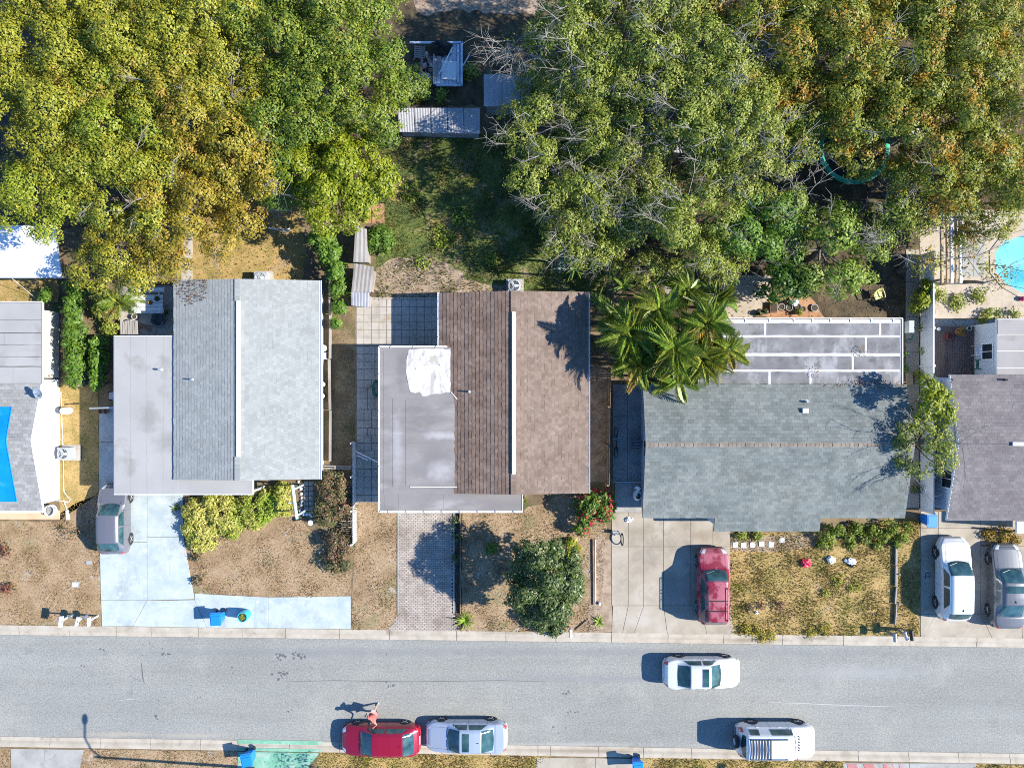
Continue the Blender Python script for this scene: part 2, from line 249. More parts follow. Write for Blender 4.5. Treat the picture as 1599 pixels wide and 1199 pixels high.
stain('asphalt', _st([(800, 1018, 900, 9, (0.165, 0.168, 0.172), .5), (180, 1146, 60, 5, (0.36, 0.31, 0.24), .5), (300, 1148, 60, 4, (0.36, 0.31, 0.24), .45), (900, 1162, 120, 5, (0.34, 0.32, 0.28), .5), (1160, 1000, 90, 6, (0.31, 0.30, 0.28), .5), (520, 1020, 90, 12, (0.175, 0.175, 0.18), .4), (1350, 1050, 160, 14, (0.28, 0.28, 0.28), .4), (950, 1060, 300, 8, (0.18, 0.182, 0.186), .45)], ZR))
stain('pool_wall', _st([(1606, 432, 34, 26, (0.01, 0.30, 0.50), .9), (1575, 380, 14, 8, (0.10, 0.50, 0.62), .5)], 0))
stain('kerb', _st([(1180, 1000, 60, 6, (0.16, 0.12, 0.07), .6), (800, 987, 60, 4, (0.20, 0.16, 0.11), .5), (1270, 996, 30, 5, (0.15, 0.12, 0.08), .6), (920, 1172, 90, 5, (0.20, 0.15, 0.09), .5), (608, 985, 8, 8, (0.16, 0.13, 0.09), .6)], 0))

# leaf materials (fractions of reflectance, leaf by leaf)
LF = {}
LF['gold'] = leafy('oak_leaf_gold', [(0.0, (0.105, 0.140, 0.017)), (0.35, (0.223, 0.241, 0.022)), (0.7, (0.341, 0.331, 0.030)), (1.0, (0.417, 0.373, 0.041))], (0.429, 0.195, 0.046), (0.60, 0.76, 0.6), 0.42)
LF['green'] = leafy('oak_leaf_green', [(0.0, (0.065, 0.114, 0.015)), (0.4, (0.144, 0.206, 0.020)), (0.75, (0.239, 0.280, 0.028)), (1.0, (0.311, 0.312, 0.038))], (0.260, 0.208, 0.026), (0.6, 0.8, 0.5), 0.5)
LF['olive'] = leafy('oak_leaf_olive', [(0.0, (0.107, 0.151, 0.022)), (0.4, (0.198, 0.248, 0.031)), (0.7, (0.288, 0.320, 0.048)), (1.0, (0.395, 0.416, 0.087))], (0.312, 0.221, 0.111), (0.58, 0.78, 0.55), 0.5)
LF['mixed'] = leafy('oak_leaf_mixed', [(0.0, (0.083, 0.128, 0.016)), (0.4, (0.178, 0.214, 0.022)), (0.7, (0.282, 0.289, 0.029)), (1.0, (0.371, 0.340, 0.043))], (0.468, 0.221, 0.026), (0.55, 0.68, 0.8), 0.7)
LF['lime'] = leafy('lime_leaf', [(0.0, (0.091, 0.143, 0.010)), (0.4, (0.202, 0.247, 0.013)), (0.8, (0.299, 0.332, 0.018)), (1.0, (0.377, 0.377, 0.039))], None)
LF['bright'] = leafy('bright_green_leaf', [(0.0, (0.053, 0.116, 0.016)), (0.4, (0.095, 0.189, 0.020)), (0.8, (0.158, 0.263, 0.027)), (1.0, (0.210, 0.304, 0.054))], (0.17, 0.20, 0.02), (0.6, 0.8, 0.5), 0.8)
LF['citrus'] = leafy('dark_glossy_leaf', [(0.0, (0.028, 0.052, 0.012)), (0.5, (0.058, 0.095, 0.020)), (0.85, (0.11, 0.145, 0.034)), (1.0, (0.24, 0.26, 0.12))], None, trans=0.18, rough=0.4)  # palest leaves stand for glossy glints, the highlight put into their colour
LF['rust'] = leafy('rusty_shrub_leaf', [(0.0, (0.072, 0.088, 0.033)), (0.35, (0.120, 0.121, 0.050)), (0.6, (0.288, 0.165, 0.094)), (1.0, (0.408, 0.220, 0.132))], (0.10, 0.14, 0.03), (0.5, 0.62, 0.75), 0.7)
LF['yellow'] = leafy('yellow_shrub_leaf', [(0.0, (0.15, 0.19, 0.025)), (0.4, (0.30, 0.31, 0.06)), (0.75, (0.46, 0.42, 0.13)), (1.0, (0.54, 0.48, 0.20))], (0.17, 0.28, 0.018), (0.48, 0.58, 0.85), 0.5)
LF['flower'] = leafy('red_bract', [(0.0, (0.42, 0.02, 0.05)), (0.6, (0.58, 0.05, 0.07)), (1.0, (0.60, 0.14, 0.08))], None)
LF['palm'] = leafy('palm_leaflet', [(0.0, (0.051, 0.110, 0.015)), (0.45, (0.123, 0.206, 0.022)), (0.8, (0.213, 0.284, 0.037)), (1.0, (0.324, 0.348, 0.063))], (0.30, 0.25, 0.03), (0.6, 0.75, 0.6), 0.8, trans=0.25, rough=0.4)
LF['blue_palm'] = leafy('blue_green_palm', [(0.0, (0.06, 0.12, 0.09)), (1.0, (0.16, 0.25, 0.2))], None)
LF['grass_dry'] = leafy('dry_grass_blade', [(0.0, (0.13, 0.075, 0.035)), (0.3, (0.27, 0.175, 0.09)), (0.7, (0.36, 0.265, 0.15)), (0.9, (0.46, 0.36, 0.23)), (1.0, (0.20, 0.19, 0.05))], (0.17, 0.18, 0.04), (0.58, 0.7, 0.7), 0.5)
LF['grass_green'] = leafy('weed_blade', [(0.0, (0.20, 0.19, 0.045)), (0.4, (0.36, 0.27, 0.10)), (0.8, (0.46, 0.35, 0.17)), (1.0, (0.24, 0.26, 0.05))], (0.20, 0.25, 0.035), (0.53, 0.64, 0.85), 0.55)
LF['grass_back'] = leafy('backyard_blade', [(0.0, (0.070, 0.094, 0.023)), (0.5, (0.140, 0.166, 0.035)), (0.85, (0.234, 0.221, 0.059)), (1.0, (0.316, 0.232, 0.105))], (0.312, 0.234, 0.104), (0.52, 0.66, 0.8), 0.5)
LF['dead'] = leafy('fallen_leaf', [(0.0, (0.06, 0.035, 0.025)), (0.5, (0.13, 0.07, 0.04)), (1.0, (0.24, 0.14, 0.08))], None, trans=0.1)

# ---------------------------------------------------------------- building helpers
WLOC = {}
def tag(o, label=None, cat=None, group=None, kind=None):
    if label: o['label'] = label
    if cat: o['category'] = cat
    if group: o['group'] = group
    if kind: o['kind'] = kind
    return o
def thing(name, label, cat, loc=(0, 0, 0), group=None):
    o = bpy.data.objects.new(name, None); COL.objects.link(o)
    o.empty_display_size = 0.3
    o.location = loc; WLOC[o.name] = Vector(loc)
    return tag(o, label, cat, group)
def base(name, loc=(0, 0, 0)):
    o = thing(name, None, None, loc); o['kind'] = 'structure'; return o
def _w(p):
    return WLOC.get(p.name, Vector((0, 0, 0))) if p is not None else Vector((0, 0, 0))
def link(name, me, parent=None, loc=None):
    """link a mesh whose coordinates are already relative to its parent"""
    o = bpy.data.objects.new(name, me); COL.objects.link(o)
    if parent is not None: o.parent = parent
    if loc is not None: o.location = loc
    WLOC[o.name] = _w(parent) + (Vector(loc) if loc is not None else Vector((0, 0, 0)))
    return o
def mesh(name, V, F, mats, smooth=False, mi=None):
    me = bpy.data.meshes.new(name)
    me.from_pydata([tuple(v) for v in V], [], F)
    for m in (mats if isinstance(mats, (list, tuple)) else [mats]): me.materials.append(m)
    if mi is not None: me.polygons.foreach_set('material_index', mi)
    if smooth: me.polygons.foreach_set('use_smooth', [True]*len(me.polygons))
    me.update()
    return me
def quads(name, V, mat, smooth=False, n=4):
    """fast mesh from an (N*n, 3) array, one polygon for each n vertices"""
    V = np.asarray(V, dtype=np.float32).reshape(-1, 3); nv = len(V); nf = nv//n
    me = bpy.data.meshes.new(name)
    me.vertices.add(nv); me.vertices.foreach_set('co', V.ravel())
    me.loops.add(nv); me.loops.foreach_set('vertex_index', np.arange(nv, dtype=np.int32))
    me.polygons.add(nf); me.polygons.foreach_set('loop_start', np.arange(0, nv, n, dtype=np.int32))
    me.materials.append(mat)
    me.update(calc_edges=True)
    return me
class MB:
    def __init__(s): s.v = []; s.f = []; s.m = []; s.cur = 0
    def add(s, V, F):
        n = len(s.v); s.v += [tuple(v) for v in V]; s.f += [tuple(i + n for i in f) for f in F]; s.m += [s.cur]*len(F)
    def box(s, x0, y0, z0, x1, y1, z1):
        s.add([(x0, y0, z0), (x1, y0, z0), (x1, y1, z0), (x0, y1, z0), (x0, y0, z1), (x1, y0, z1), (x1, y1, z1), (x0, y1, z1)],
              [(3, 2, 1, 0), (4, 5, 6, 7), (0, 1, 5, 4), (1, 2, 6, 5), (2, 3, 7, 6), (3, 0, 4, 7)])
    def obox(s, c, ux, uy, uz):
        """box centred on c with half-axis vectors"""
        c, ux, uy, uz = map(Vector, (c, ux, uy, uz))
        V = [c + a*ux + b*uy + d*uz for d in (-1, 1) for a, b in ((-1, -1), (1, -1), (1, 1), (-1, 1))]
        s.add(V, [(3, 2, 1, 0), (4, 5, 6, 7), (0, 1, 5, 4), (1, 2, 6, 5), (2, 3, 7, 6), (3, 0, 4, 7)])
    def bar(s, a, b, w, h):
        a, b = Vector(a), Vector(b); d = b - a; L = d.length
        if L < 1e-6: return
        d /= L; up = Vector((0, 0, 1)) if abs(d.z) < 0.95 else Vector((0, 1, 0))
        x = d.cross(up).normalized(); y = x.cross(d)
        s.obox((a + b)/2, d*L/2, x*w/2, y*h/2)
    def prism(s, poly, z0, z1, top=None):
        """poly: (x,y) list; z0/z1 numbers, or per-point lists"""
        n = len(poly)
        area = sum(poly[i][0]*poly[(i + 1) % n][1] - poly[(i + 1) % n][0]*poly[i][1] for i in range(n))
        if area < 0:
            poly = poly[::-1]
            z0 = z0[::-1] if isinstance(z0, (list, tuple)) else z0; z1 = z1[::-1] if isinstance(z1, (list, tuple)) else z1
        Z0 = z0 if isinstance(z0, (list, tuple)) else [z0]*n; Z1 = z1 if isinstance(z1, (list, tuple)) else [z1]*n
        V = [(p[0], p[1], z) for p, z in zip(poly, Z0)] + [(p[0], p[1], z) for p, z in zip(poly, Z1)]
        F = [(i, (i + 1) % n, n + (i + 1) % n, n + i) for i in range(n)]
        if n <= 4: F += [tuple(range(n, 2*n)), tuple(range(n - 1, -1, -1))]
        else:
            T = tessellate_polygon([[Vector((p[0], p[1], 0)) for p in poly]])
            for t in T:
                a, b, c = t
                cr = (poly[b][0]-poly[a][0])*(poly[c][1]-poly[a][1]) - (poly[b][1]-poly[a][1])*(poly[c][0]-poly[a][0])
                if cr < 0: a, b, c = a, c, b
                F += [(n + a, n + b, n + c), (c, b, a)]
        s.add(V, F)
    def tube(s, pts, r, n=6, cap=True):
        pts = [Vector(p) for p in pts]; R = r if isinstance(r, (list, tuple)) else [r]*len(pts)
        k = len(s.v); V = []; F = []
        pu = None
        for i, p in enumerate(pts):
            d = (pts[min(i + 1, len(pts)-1)] - pts[max(i - 1, 0)])
            d = d.normalized() if d.length > 1e-9 else Vector((0, 0, 1))
            up = pu if pu is not None and abs(pu.dot(d)) < 0.9 else (Vector((0, 0, 1)) if abs(d.z) < 0.9 else Vector((1, 0, 0)))
            x = d.cross(up).normalized(); y = x.cross(d); pu = y
            for j in range(n):
                a = 2*math.pi*j/n; V.append(p + (x*math.cos(a) + y*math.sin(a))*R[i])
        for i in range(len(pts)-1):
            for j in range(n):
                F.append((i*n + j, i*n + (j + 1) % n, (i + 1)*n + (j + 1) % n, (i + 1)*n + j))
        if cap:
            F.append(tuple(range(n-1, -1, -1))); F.append(tuple(range((len(pts)-1)*n, len(pts)*n)))
        s.add(V, F)
    def lathe(s, c, prof, n=16, axis='z'):
        """prof: (radius, height) list turned round the axis through c"""
        V = []; F = []
        for r, h in prof:
            for j in range(n):
                a = 2*math.pi*j/n; x, y = r*math.cos(a), r*math.sin(a)
                V.append((c[0]+x, c[1]+y, c[2]+h) if axis == 'z' else ((c[0]+x, c[1]+h, c[2]+y) if axis == 'y' else (c[0]+h, c[1]+x, c[2]+y)))
        for i in range(len(prof)-1):
            for j in range(n):
                F.append((i*n + j, i*n + (j + 1) % n, (i + 1)*n + (j + 1) % n, (i + 1)*n + j))
        F.append(tuple(range(n-1, -1, -1))); F.append(tuple(range((len(prof)-1)*n, len(prof)*n)))
        s.add(V, F)
    def blob(s, c, r, seed=0, n=10, m=7, rough=0.25):
        g = np.random.default_rng(seed); V = []; F = []
        for i in range(m + 1):
            th = math.pi*i/m
            for j in range(n):
                ph = 2*math.pi*j/n; k = 1 + rough*(g.random()-0.5)*2
                V.append((c[0] + r[0]*k*math.sin(th)*math.cos(ph), c[1] + r[1]*k*math.sin(th)*math.sin(ph), c[2] + r[2]*k*math.cos(th)))
        for i in range(m):
            for j in range(n): F.append((i*n + j, (i + 1)*n + j, (i + 1)*n + (j + 1) % n, i*n + (j + 1) % n))
        s.add(V, F)
    def build(s, name, mat, parent=None, smooth=False, **kw):
        w = _w(parent)
        V = [(v[0]-w.x, v[1]-w.y, v[2]-w.z) for v in s.v]
        mats = mat if isinstance(mat, (list, tuple)) else [mat]
        me = mesh(name, V, s.f, mats, smooth, s.m if len(mats) > 1 else None)
        o = link(name, me, parent)
        return tag(o, **kw)

def copy_tree(o, parent=None):
    c = o.copy(); COL.objects.link(c)
    if parent is not None: c.parent = parent
    for ch in [k for k in o.children]: copy_tree(ch, c)
    return c
def px(poly, z=0.0): return [P2(x, y, z) for x, y in poly]
def jag(poly, step=0.5, amp=0.10, seed=0):
    g = np.random.default_rng(seed); out = []
    for i, a in enumerate(poly):
        b = poly[(i + 1) % len(poly)]; L = math.dist(a, b); k = max(1, int(L/step))
        nx, ny = (-(b[1]-a[1])/max(L, 1e-6), (b[0]-a[0])/max(L, 1e-6))
        for j in range(k):
            t = j/k; e = (g.random()-0.5)*2*amp
            out.append((a[0] + (b[0]-a[0])*t + nx*e, a[1] + (b[1]-a[1])*t + ny*e))
    return out
def sheet(name, poly, z, mat, kind='structure', parent=None, thick=0.0):
    m = MB(); 
    if thick: m.prism(poly, z - thick, z)
    else:
        n = len(poly); T = tessellate_polygon([[Vector((p[0], p[1], 0)) for p in poly]])
        F = []
        for a, b, c in T:
            cr = (poly[b][0]-poly[a][0])*(poly[c][1]-poly[a][1]) - (poly[b][1]-poly[a][1])*(poly[c][0]-poly[a][0])
            F.append((a, b, c) if cr > 0 else (a, c, b))
        m.add([(p[0], p[1], z) for p in poly], F)
    o = m.build(name, mat, parent)
    if parent is None: o['kind'] = kind
    return o
def shrink(poly, d):
    cx = sum(p[0] for p in poly)/len(poly); cy = sum(p[1] for p in poly)/len(poly)
    out = []
    for p in poly:
        vx, vy = p[0]-cx, p[1]-cy
        out.append((p[0] - math.copysign(min(d, abs(vx)), vx), p[1] - math.copysign(min(d, abs(vy)), vy)))
    return out
def slab_set(parent, cells, name, mat, z=0.03, d=0.012, tilt=0.006, seed=1):
    g = random.Random(seed)
    for c in cells:
        m = MB(); m.prism(shrink(c, d), -0.06, [z + g.uniform(-tilt, tilt)]*len(c)); m.build(name, mat, parent)
def grid_cells(xs, ys):
    return [px([(xs[i], ys[j]), (xs[i+1], ys[j]), (xs[i+1], ys[j+1]), (xs[i], ys[j+1])]) for i in range(len(xs)-1) for j in range(len(ys)-1)]
def inside(poly, X, Y):
    r = np.zeros(len(X), bool); n = len(poly); j = n - 1
    for i in range(n):
        xi, yi = poly[i]; xj, yj = poly[j]
        c = ((yi > Y) != (yj > Y)) & (X < (xj - xi)*(Y - yi)/((yj - yi) or 1e-9) + xi)
        r ^= c; j = i
    return r
def rand_in(polys, dens, g):
    X, Y = [], []
    for p in polys:
        a = np.array(p); lo, hi = a.min(0), a.max(0); n = int((hi-lo).prod()*dens)
        x = g.uniform(lo[0], hi[0], n); y = g.uniform(lo[1], hi[1], n); k = inside(p, x, y)
        X.append(x[k]); Y.append(y[k])
    return np.concatenate(X), np.concatenate(Y)
def grass(name, polys, dens, h, mat, seed, z=0.0, w=0.02):
    """blades of grass standing and leaning over the ground: one mass"""
    g = np.random.default_rng(seed); X, Y = rand_in(polys, dens, g); n = len(X)
    # clumpy: keep more blades where a coarse random field is high
    ph = g.uniform(0, 6.28, 4)
    f = np.sin(X*1.3+ph[0])*np.sin(Y*1.7+ph[1]) + np.sin(X*3.1+Y*1.1+ph[2])*0.7 + np.sin(Y*4.3-X*2+ph[3])*0.5
    k = g.random(n) < np.clip(0.6 + 0.18*f, 0.2, 1); X, Y, f = X[k], Y[k], f[k]; n = len(X)
    a = g.uniform(0, 6.28, n); H = h*g.uniform(0.4, 1.2, n)*(1 + 0.25*f); lean = g.uniform(0.2, 1.1, n)*H
    b = g.uniform(0, 6.28, n); W = w*g.uniform(0.7, 1.6, n)
    V = np.zeros((n, 3, 3), np.float32)
    V[:, 0] = np.stack([X - np.cos(a)*W, Y - np.sin(a)*W, np.full(n, z)], 1)
    V[:, 1] = np.stack([X + np.cos(a)*W, Y + np.sin(a)*W, np.full(n, z)], 1)
    V[:, 2] = np.stack([X + np.cos(b)*lean, Y + np.sin(b)*lean, z + H], 1)
    o = link(name, quads(name, V.reshape(-1, 3), mat, n=3)); o['kind'] = 'stuff'
    return o
def litter(name, polys, dens, mat, seed, z, parent=None, size=0.06):
    g = np.random.default_rng(seed); X, Y = rand_in(polys, dens, g); n = len(X)
    if callable(z): Z = np.array([z(x, y) for x, y in zip(X, Y)])
    else: Z = np.full(n, z)
    a = g.uniform(0, 6.28, n); s = size*g.uniform(0.5, 1.4, n); t = g.normal(0, 0.35, (n, 2))
    V = np.zeros((n, 4, 3), np.float32)
    for i, (l, m) in enumerate(((1, 0), (0, 0.6), (-1, 0), (0, -0.6))):
        dx = (np.cos(a)*l - np.sin(a)*m)*s; dy = (np.sin(a)*l + np.cos(a)*m)*s
        V[:, i] = np.stack([X+dx, Y+dy, Z + 0.02 + np.abs(dx*t[:, 0] + dy*t[:, 1])], 1)
    w = _w(parent); V -= np.array(w, dtype=np.float32)
    o = link(name, quads(name, V.reshape(-1, 3), mat), parent); o['kind'] = 'stuff'
    return o

# ---------------------------------------------------------------- foliage
def leaf_quads(C, Rr, per, size, g, up=0.6, flat=0.75, shell=0.55, aspect=0.55, D=None):
    """leaves (diamonds) round clump centres C with radii Rr; per = leaves per clump of radius 1 m"""
    n = np.maximum(6, (per*Rr**2)).astype(int)
    idx = np.repeat(np.arange(len(C)), n); N = len(idx)
    d = g.normal(size=(N, 3)); d /= np.linalg.norm(d, axis=1, keepdims=True)
    d[:, 2] = np.where(g.random(N) < 0.7, np.abs(d[:, 2]), d[:, 2])
    r = Rr[idx]*(shell + (1-shell)*g.random(N)**0.6)*(1 + 0.18*g.normal(size=N))
    p = C[idx] + d*r[:, None]*np.array([1, 1, flat])
    nm = d*1.0 + np.array([0, 0, up]) + g.normal(size=(N, 3))*0.42
    if D is not None: nm = nm + D[idx]*0.9
    nm /= np.linalg.norm(nm, axis=1, keepdims=True)
    t = np.cross(nm, g.normal(size=(N, 3))); t /= np.linalg.norm(t, axis=1, keepdims=True)
    b = np.cross(nm, t); s = size*g.uniform(0.6, 1.35, N)
    V = np.zeros((N, 4, 3))
    V[:, 0] = p + t*s[:, None]; V[:, 1] = p + b*(s*aspect)[:, None]
    V[:, 2] = p - t*s[:, None]; V[:, 3] = p - b*(s*aspect)[:, None]
    return V.reshape(-1, 3)
def crown_puffs(R, hd, g, spacing=1.9, pr=1.15, cr=0.42):
    """an uneven dome of leafy puffs; each puff carries clumps over its upper side. Returns puff centres, clump centres, clump radii, outward directions"""
    ph = g.uniform(0, 6.28, 3); k = g.integers(2, 5, 3); Pf = []
    for _ in range(int(60*(R/spacing)**2)):
        a = g.uniform(0, 6.28); q = math.sqrt(g.random())
        Ra = (R - pr*0.55)*(0.90 + 0.10*math.sin(k[0]*a + ph[0]) + 0.06*math.sin((k[1] + 3)*a + ph[1]))
        x, y = q*Ra*math.cos(a), q*Ra*math.sin(a)
        if any((x-c[0])**2 + (y-c[1])**2 < (spacing*0.78)**2 for c in Pf): continue
        Pf.append((x, y, hd*0.85*math.sqrt(max(0.03, 1 - q*q)) + g.normal()*0.38, pr*g.uniform(0.72, 1.2)))
    Pf = np.array(Pf); C = []; D = []; Rr = []
    for x, y, z, r in Pf:
        n = int(15*r*r/(1.15**2)*(0.42/cr)**2) + 4; o = g.uniform(0, 6.28)
        for i in range(n):
            h = 1 - 1.15*(i + 0.5)/n; a = o + i*2.39996 + g.normal()*0.25; s = math.sqrt(max(0, 1-h*h))
            d = np.array([s*math.cos(a), s*math.sin(a), h]); rr = r*g.uniform(0.62, 0.98)
            if g.random() < 0.08: continue
            C.append((x + d[0]*rr, y + d[1]*rr, z + d[2]*rr*0.85)); D.append(d); Rr.append(cr*g.uniform(0.7, 1.2))
    return Pf[:, :3], np.array(C), np.array(Rr), np.array(D)
def limbs(m, C, g, ztop, r0, pick=10):
    """a tapered trunk from the ground and limbs out to some of the clumps (tree-local, ground at z = 0)"""
    fork = Vector((g.normal()*0.15, g.normal()*0.15, ztop*0.42))
    m.tube([(0, 0, -0.1), (fork.x*0.4, fork.y*0.4, ztop*0.22), fork], [r0*1.25, r0, r0*0.85], 8)
    for i in g.choice(len(C), min(pick, len(C)), replace=False):
        e = Vector(C[i]); mid = fork.lerp(e, 0.5) + Vector((g.normal()*0.3, g.normal()*0.3, 0.25))
        m.tube([fork, mid, e], [r0*0.5, r0*0.28, r0*0.09], 5, cap=False)
def tree(name, label, pxy, Rpx, ztop, leaf, cat='tree', group=None, dens=560, size=0.072, tint=(1, 1, 1), twigs=0, hd=None, spacing=1.75, seed=None, pr=1.15, cr=0.42, twig_r=0.016, shell=0.5):
    g = np.random.default_rng(seed if seed is not None else int(pxy[0]*7919 + pxy[1]*31) % 100003)
    zc = ztop - 0.8; c = P(pxy[0], pxy[1], zc)
    R = Rpx/PPM*(HC-zc)/HC; hd = hd if hd is not None else min(R*0.7, ztop*0.45)
    t = thing(name, label, cat, (c.x, c.y, 0), group)
    C, CC, RR, DD = crown_puffs(R, hd, g, spacing, pr, cr)
    dz = ztop - 0.4 - CC[:, 2].max(); C[:, 2] += dz; CC[:, 2] += dz
    C[:, 2] = np.maximum(C[:, 2], 0.6); CC[:, 2] = np.maximum(CC[:, 2], 0.4)
    me = quads('crown', leaf_quads(CC, RR, dens, size, g, up=0.35, shell=shell, D=DD), LF[leaf])
    o = link('crown', me, t); o.color = (*tint, 1)
    m = MB(); limbs(m, C, g, ztop, max(0.06, 0.045*R + 0.05), 14); link('trunk', mesh('trunk', m.v, m.f, MT['bark']), t)
    if twigs:
        twigs = int(twigs*0.38) + 1; m = MB()
        for i in g.choice(len(C), twigs, replace=True):
            p = Vector(C[i]) + Vector((g.normal()*.3, g.normal()*.3, 0.15)); d = Vector((p.x, p.y, 0)); d = d.normalized() if d.length > 0.1 else Vector((1, 0, 0))
            ang = g.normal()*0.9; d = Matrix.Rotation(ang, 3, 'Z') @ d
            L = g.uniform(0.9, 2.0)
            e = p + d*L + Vector((0, 0, 0.9 + g.random()*0.5)); mid = p.lerp(e, 0.5) + Vector((g.normal()*0.15, g.normal()*0.15, 0.15))
            m.tube([p, mid, e], [twig_r*1.5, twig_r, twig_r*0.5], 4, cap=False)
            for _ in range(9):
                s = p.lerp(mid, 0.5 + g.random()*0.5) if g.random() < 0.3 else mid.lerp(e, g.random()); dd = Matrix.Rotation(g.normal()*0.9, 3, 'Z') @ d
                e2 = s + dd*L*g.uniform(0.25, 0.6) + Vector((0, 0, g.uniform(0.0, 0.3)))
                m.tube([s, s.lerp(e2, 0.5) + Vector((g.normal()*0.06, g.normal()*0.06, 0.03)), e2], [twig_r*0.7, twig_r*0.5, twig_r*0.3], 3, cap=False)
        b = link('bare_branch', mesh('bare_branch', m.v, m.f, MT['twig']), t); b['kind'] = 'stuff'
    return t
def shrub(name, label, blobs, leaf, cat='shrub', dens=700, size=0.08, tint=(1, 1, 1), group=None, seed=1, flowers=None, z0=0.0, clump=0.32):
    """blobs: (px, py, rpx, height) domes of leaves on the ground; one plant"""
    g = np.random.default_rng(seed); c = P(blobs[0][0], blobs[0][1], z0)
    t = thing(name, label, cat, (c.x, c.y, z0), group)
    C = []; R = []; stems = MB(); FC = []
    for bx, by, br, h in blobs:
        q = P(bx, by, z0 + h*0.7); r = br/PPM*(HC-h*0.7)/HC; x, y = q.x-c.x, q.y-c.y
        n = max(4, int(9*(r/clump)**2*0.5))
        for _ in range(n):
            a = g.uniform(0, 6.28); k = math.sqrt(g.random()); z = h*(0.25 + 0.75*math.sqrt(max(0, 1-k*k)))*g.uniform(0.75, 1.0)
            rr = clump*g.uniform(0.7, 1.1); C.append((x + max(0, r-rr*0.6)*k*math.cos(a), y + max(0, r-rr*0.6)*k*math.sin(a), max(rr*0.5, z - rr*0.5))); R.append(rr)
        for _ in range(4):
            stems.tube([(x + g.normal()*0.05, y + g.normal()*0.05, -0.03), (x + g.normal()*r*0.4, y + g.normal()*r*0.4, h*0.7)], [0.025, 0.01], 4, cap=False)
    C = np.array(C); R = np.array(R)
    o = link('foliage', quads('foliage', leaf_quads(C, R, dens, size, g, up=0.7), LF[leaf]), t); o.color = (*tint, 1)
    st = link('stem', mesh('stem', stems.v, stems.f, MT['bark']), t); st['kind'] = 'stuff'
    if flowers:
        k = g.random(len(C)) < flowers[0]; D = C[k]; D[:, 2] += 0.12
        f = link('blossom', quads('blossom', leaf_quads(D, R[k]*0.85, flowers[1], size*0.9, g, shell=0.7), LF['flower']), t); f['kind'] = 'stuff'
    return t
def frond_mesh(L, nl, ll, droop, g, width=0.05, vee=0.5, mat=None, side=0.0):
    """a feather palm frond along +x: curved rachis and drooping leaflets on both sides"""
    V = []; F = []
    def pos(t): return Vector((L*t*(1-0.18*droop*t), L*side*t*t, L*(0.42*t - droop*t*t)))
    ts = np.linspace(0, 1, 9); m = MB(); m.tube([pos(t) for t in ts], [0.03*(1-0.85*t) for t in ts], 4, cap=False)
    V = [Vector(v) for v in m.v]; F = list(m.f)
    for i in range(nl):
        t = 0.12 + 0.88*i/(nl-1); p = pos(t); l = ll*(0.35 + 0.65*math.sin(math.pi*min(1, 0.15 + t*0.85)))*g.uniform(0.85, 1.1)
        for s in (-1, 1):
            d = Vector((0.62 + 0.2*t, s*0.75, vee*(1-0.3*t))).normalized()
            a = p; bm = p + d*l*0.55; e = p + d*l + Vector((0.05, 0, -l*g.uniform(0.35, 0.7)))
            w = Vector((1, 0, 0.2))*width
            k = len(V); V += [a - w*0.4, a + w*0.4, bm + w*0.6, bm - w*0.5, e]; F += [(k, k+1, k+2, k+3), (k+3, k+2, k+4)]
    return mesh('frond', V, F, mat or LF['palm'])
def palm(name, label, pxy, z, nf, fronds, cat='palm', group=None, tint=(1, 1, 1), seed=1, sc=1.0, stem=0.07, lean=0.0):
    g = np.random.default_rng(seed); c = P(pxy[0], pxy[1], z); t = thing(name, label, cat, (c.x, c.y, 0), group)
    m = MB(); m.tube([(lean*0.6, 0, -0.05), (lean*0.25, 0, z*0.5), (0, 0, z)], [stem*1.3, stem, stem*0.8], 7); link('trunk', mesh('trunk', m.v, m.f, MT['bark']), t)
    a0 = g.uniform(0, 6.28)
    for i in range(nf):
        o = bpy.data.objects.new('frond', fronds[i % len(fronds)]); COL.objects.link(o); o.parent = t
        o.location = (0, 0, z); a = a0 + i*2.4 + g.normal()*0.45
        k = i/nf
        o.rotation_euler = (g.normal()*0.15, -0.85 + k*1.35 + g.normal()*0.18, a); s = sc*g.uniform(0.85, 1.15)*(0.8 + 0.2*k); o.scale = (s, s, s)
        v = g.uniform(0.75, 1.2); o.color = (tint[0]*v*g.uniform(0.9, 1.3), tint[1]*v, tint[2]*v, 1) if g.random() > 0.09 or k < .5 else (2.0*v, 0.95*v, 1.4*v, 1)
    return t
def blade_mesh(L, w, droop, mat):
    V = []; F = []
    for i in range(6):
        t = i/5; x = L*t*(1-0.25*droop*t); z = L*(0.75*t - droop*t*t); ww = w*(1 - t**2.2)*(0.5 + 0.5*min(1, t*5))
        V += [(x, -ww, z + ww*0.35), (x, 0, z), (x, ww, z + ww*0.35)]
    for i in range(5):
        for j in range(2): F.append((i*3+j, (i+1)*3+j, (i+1)*3+j+1, i*3+j+1))
    return mesh('leaf', V, F, mat)
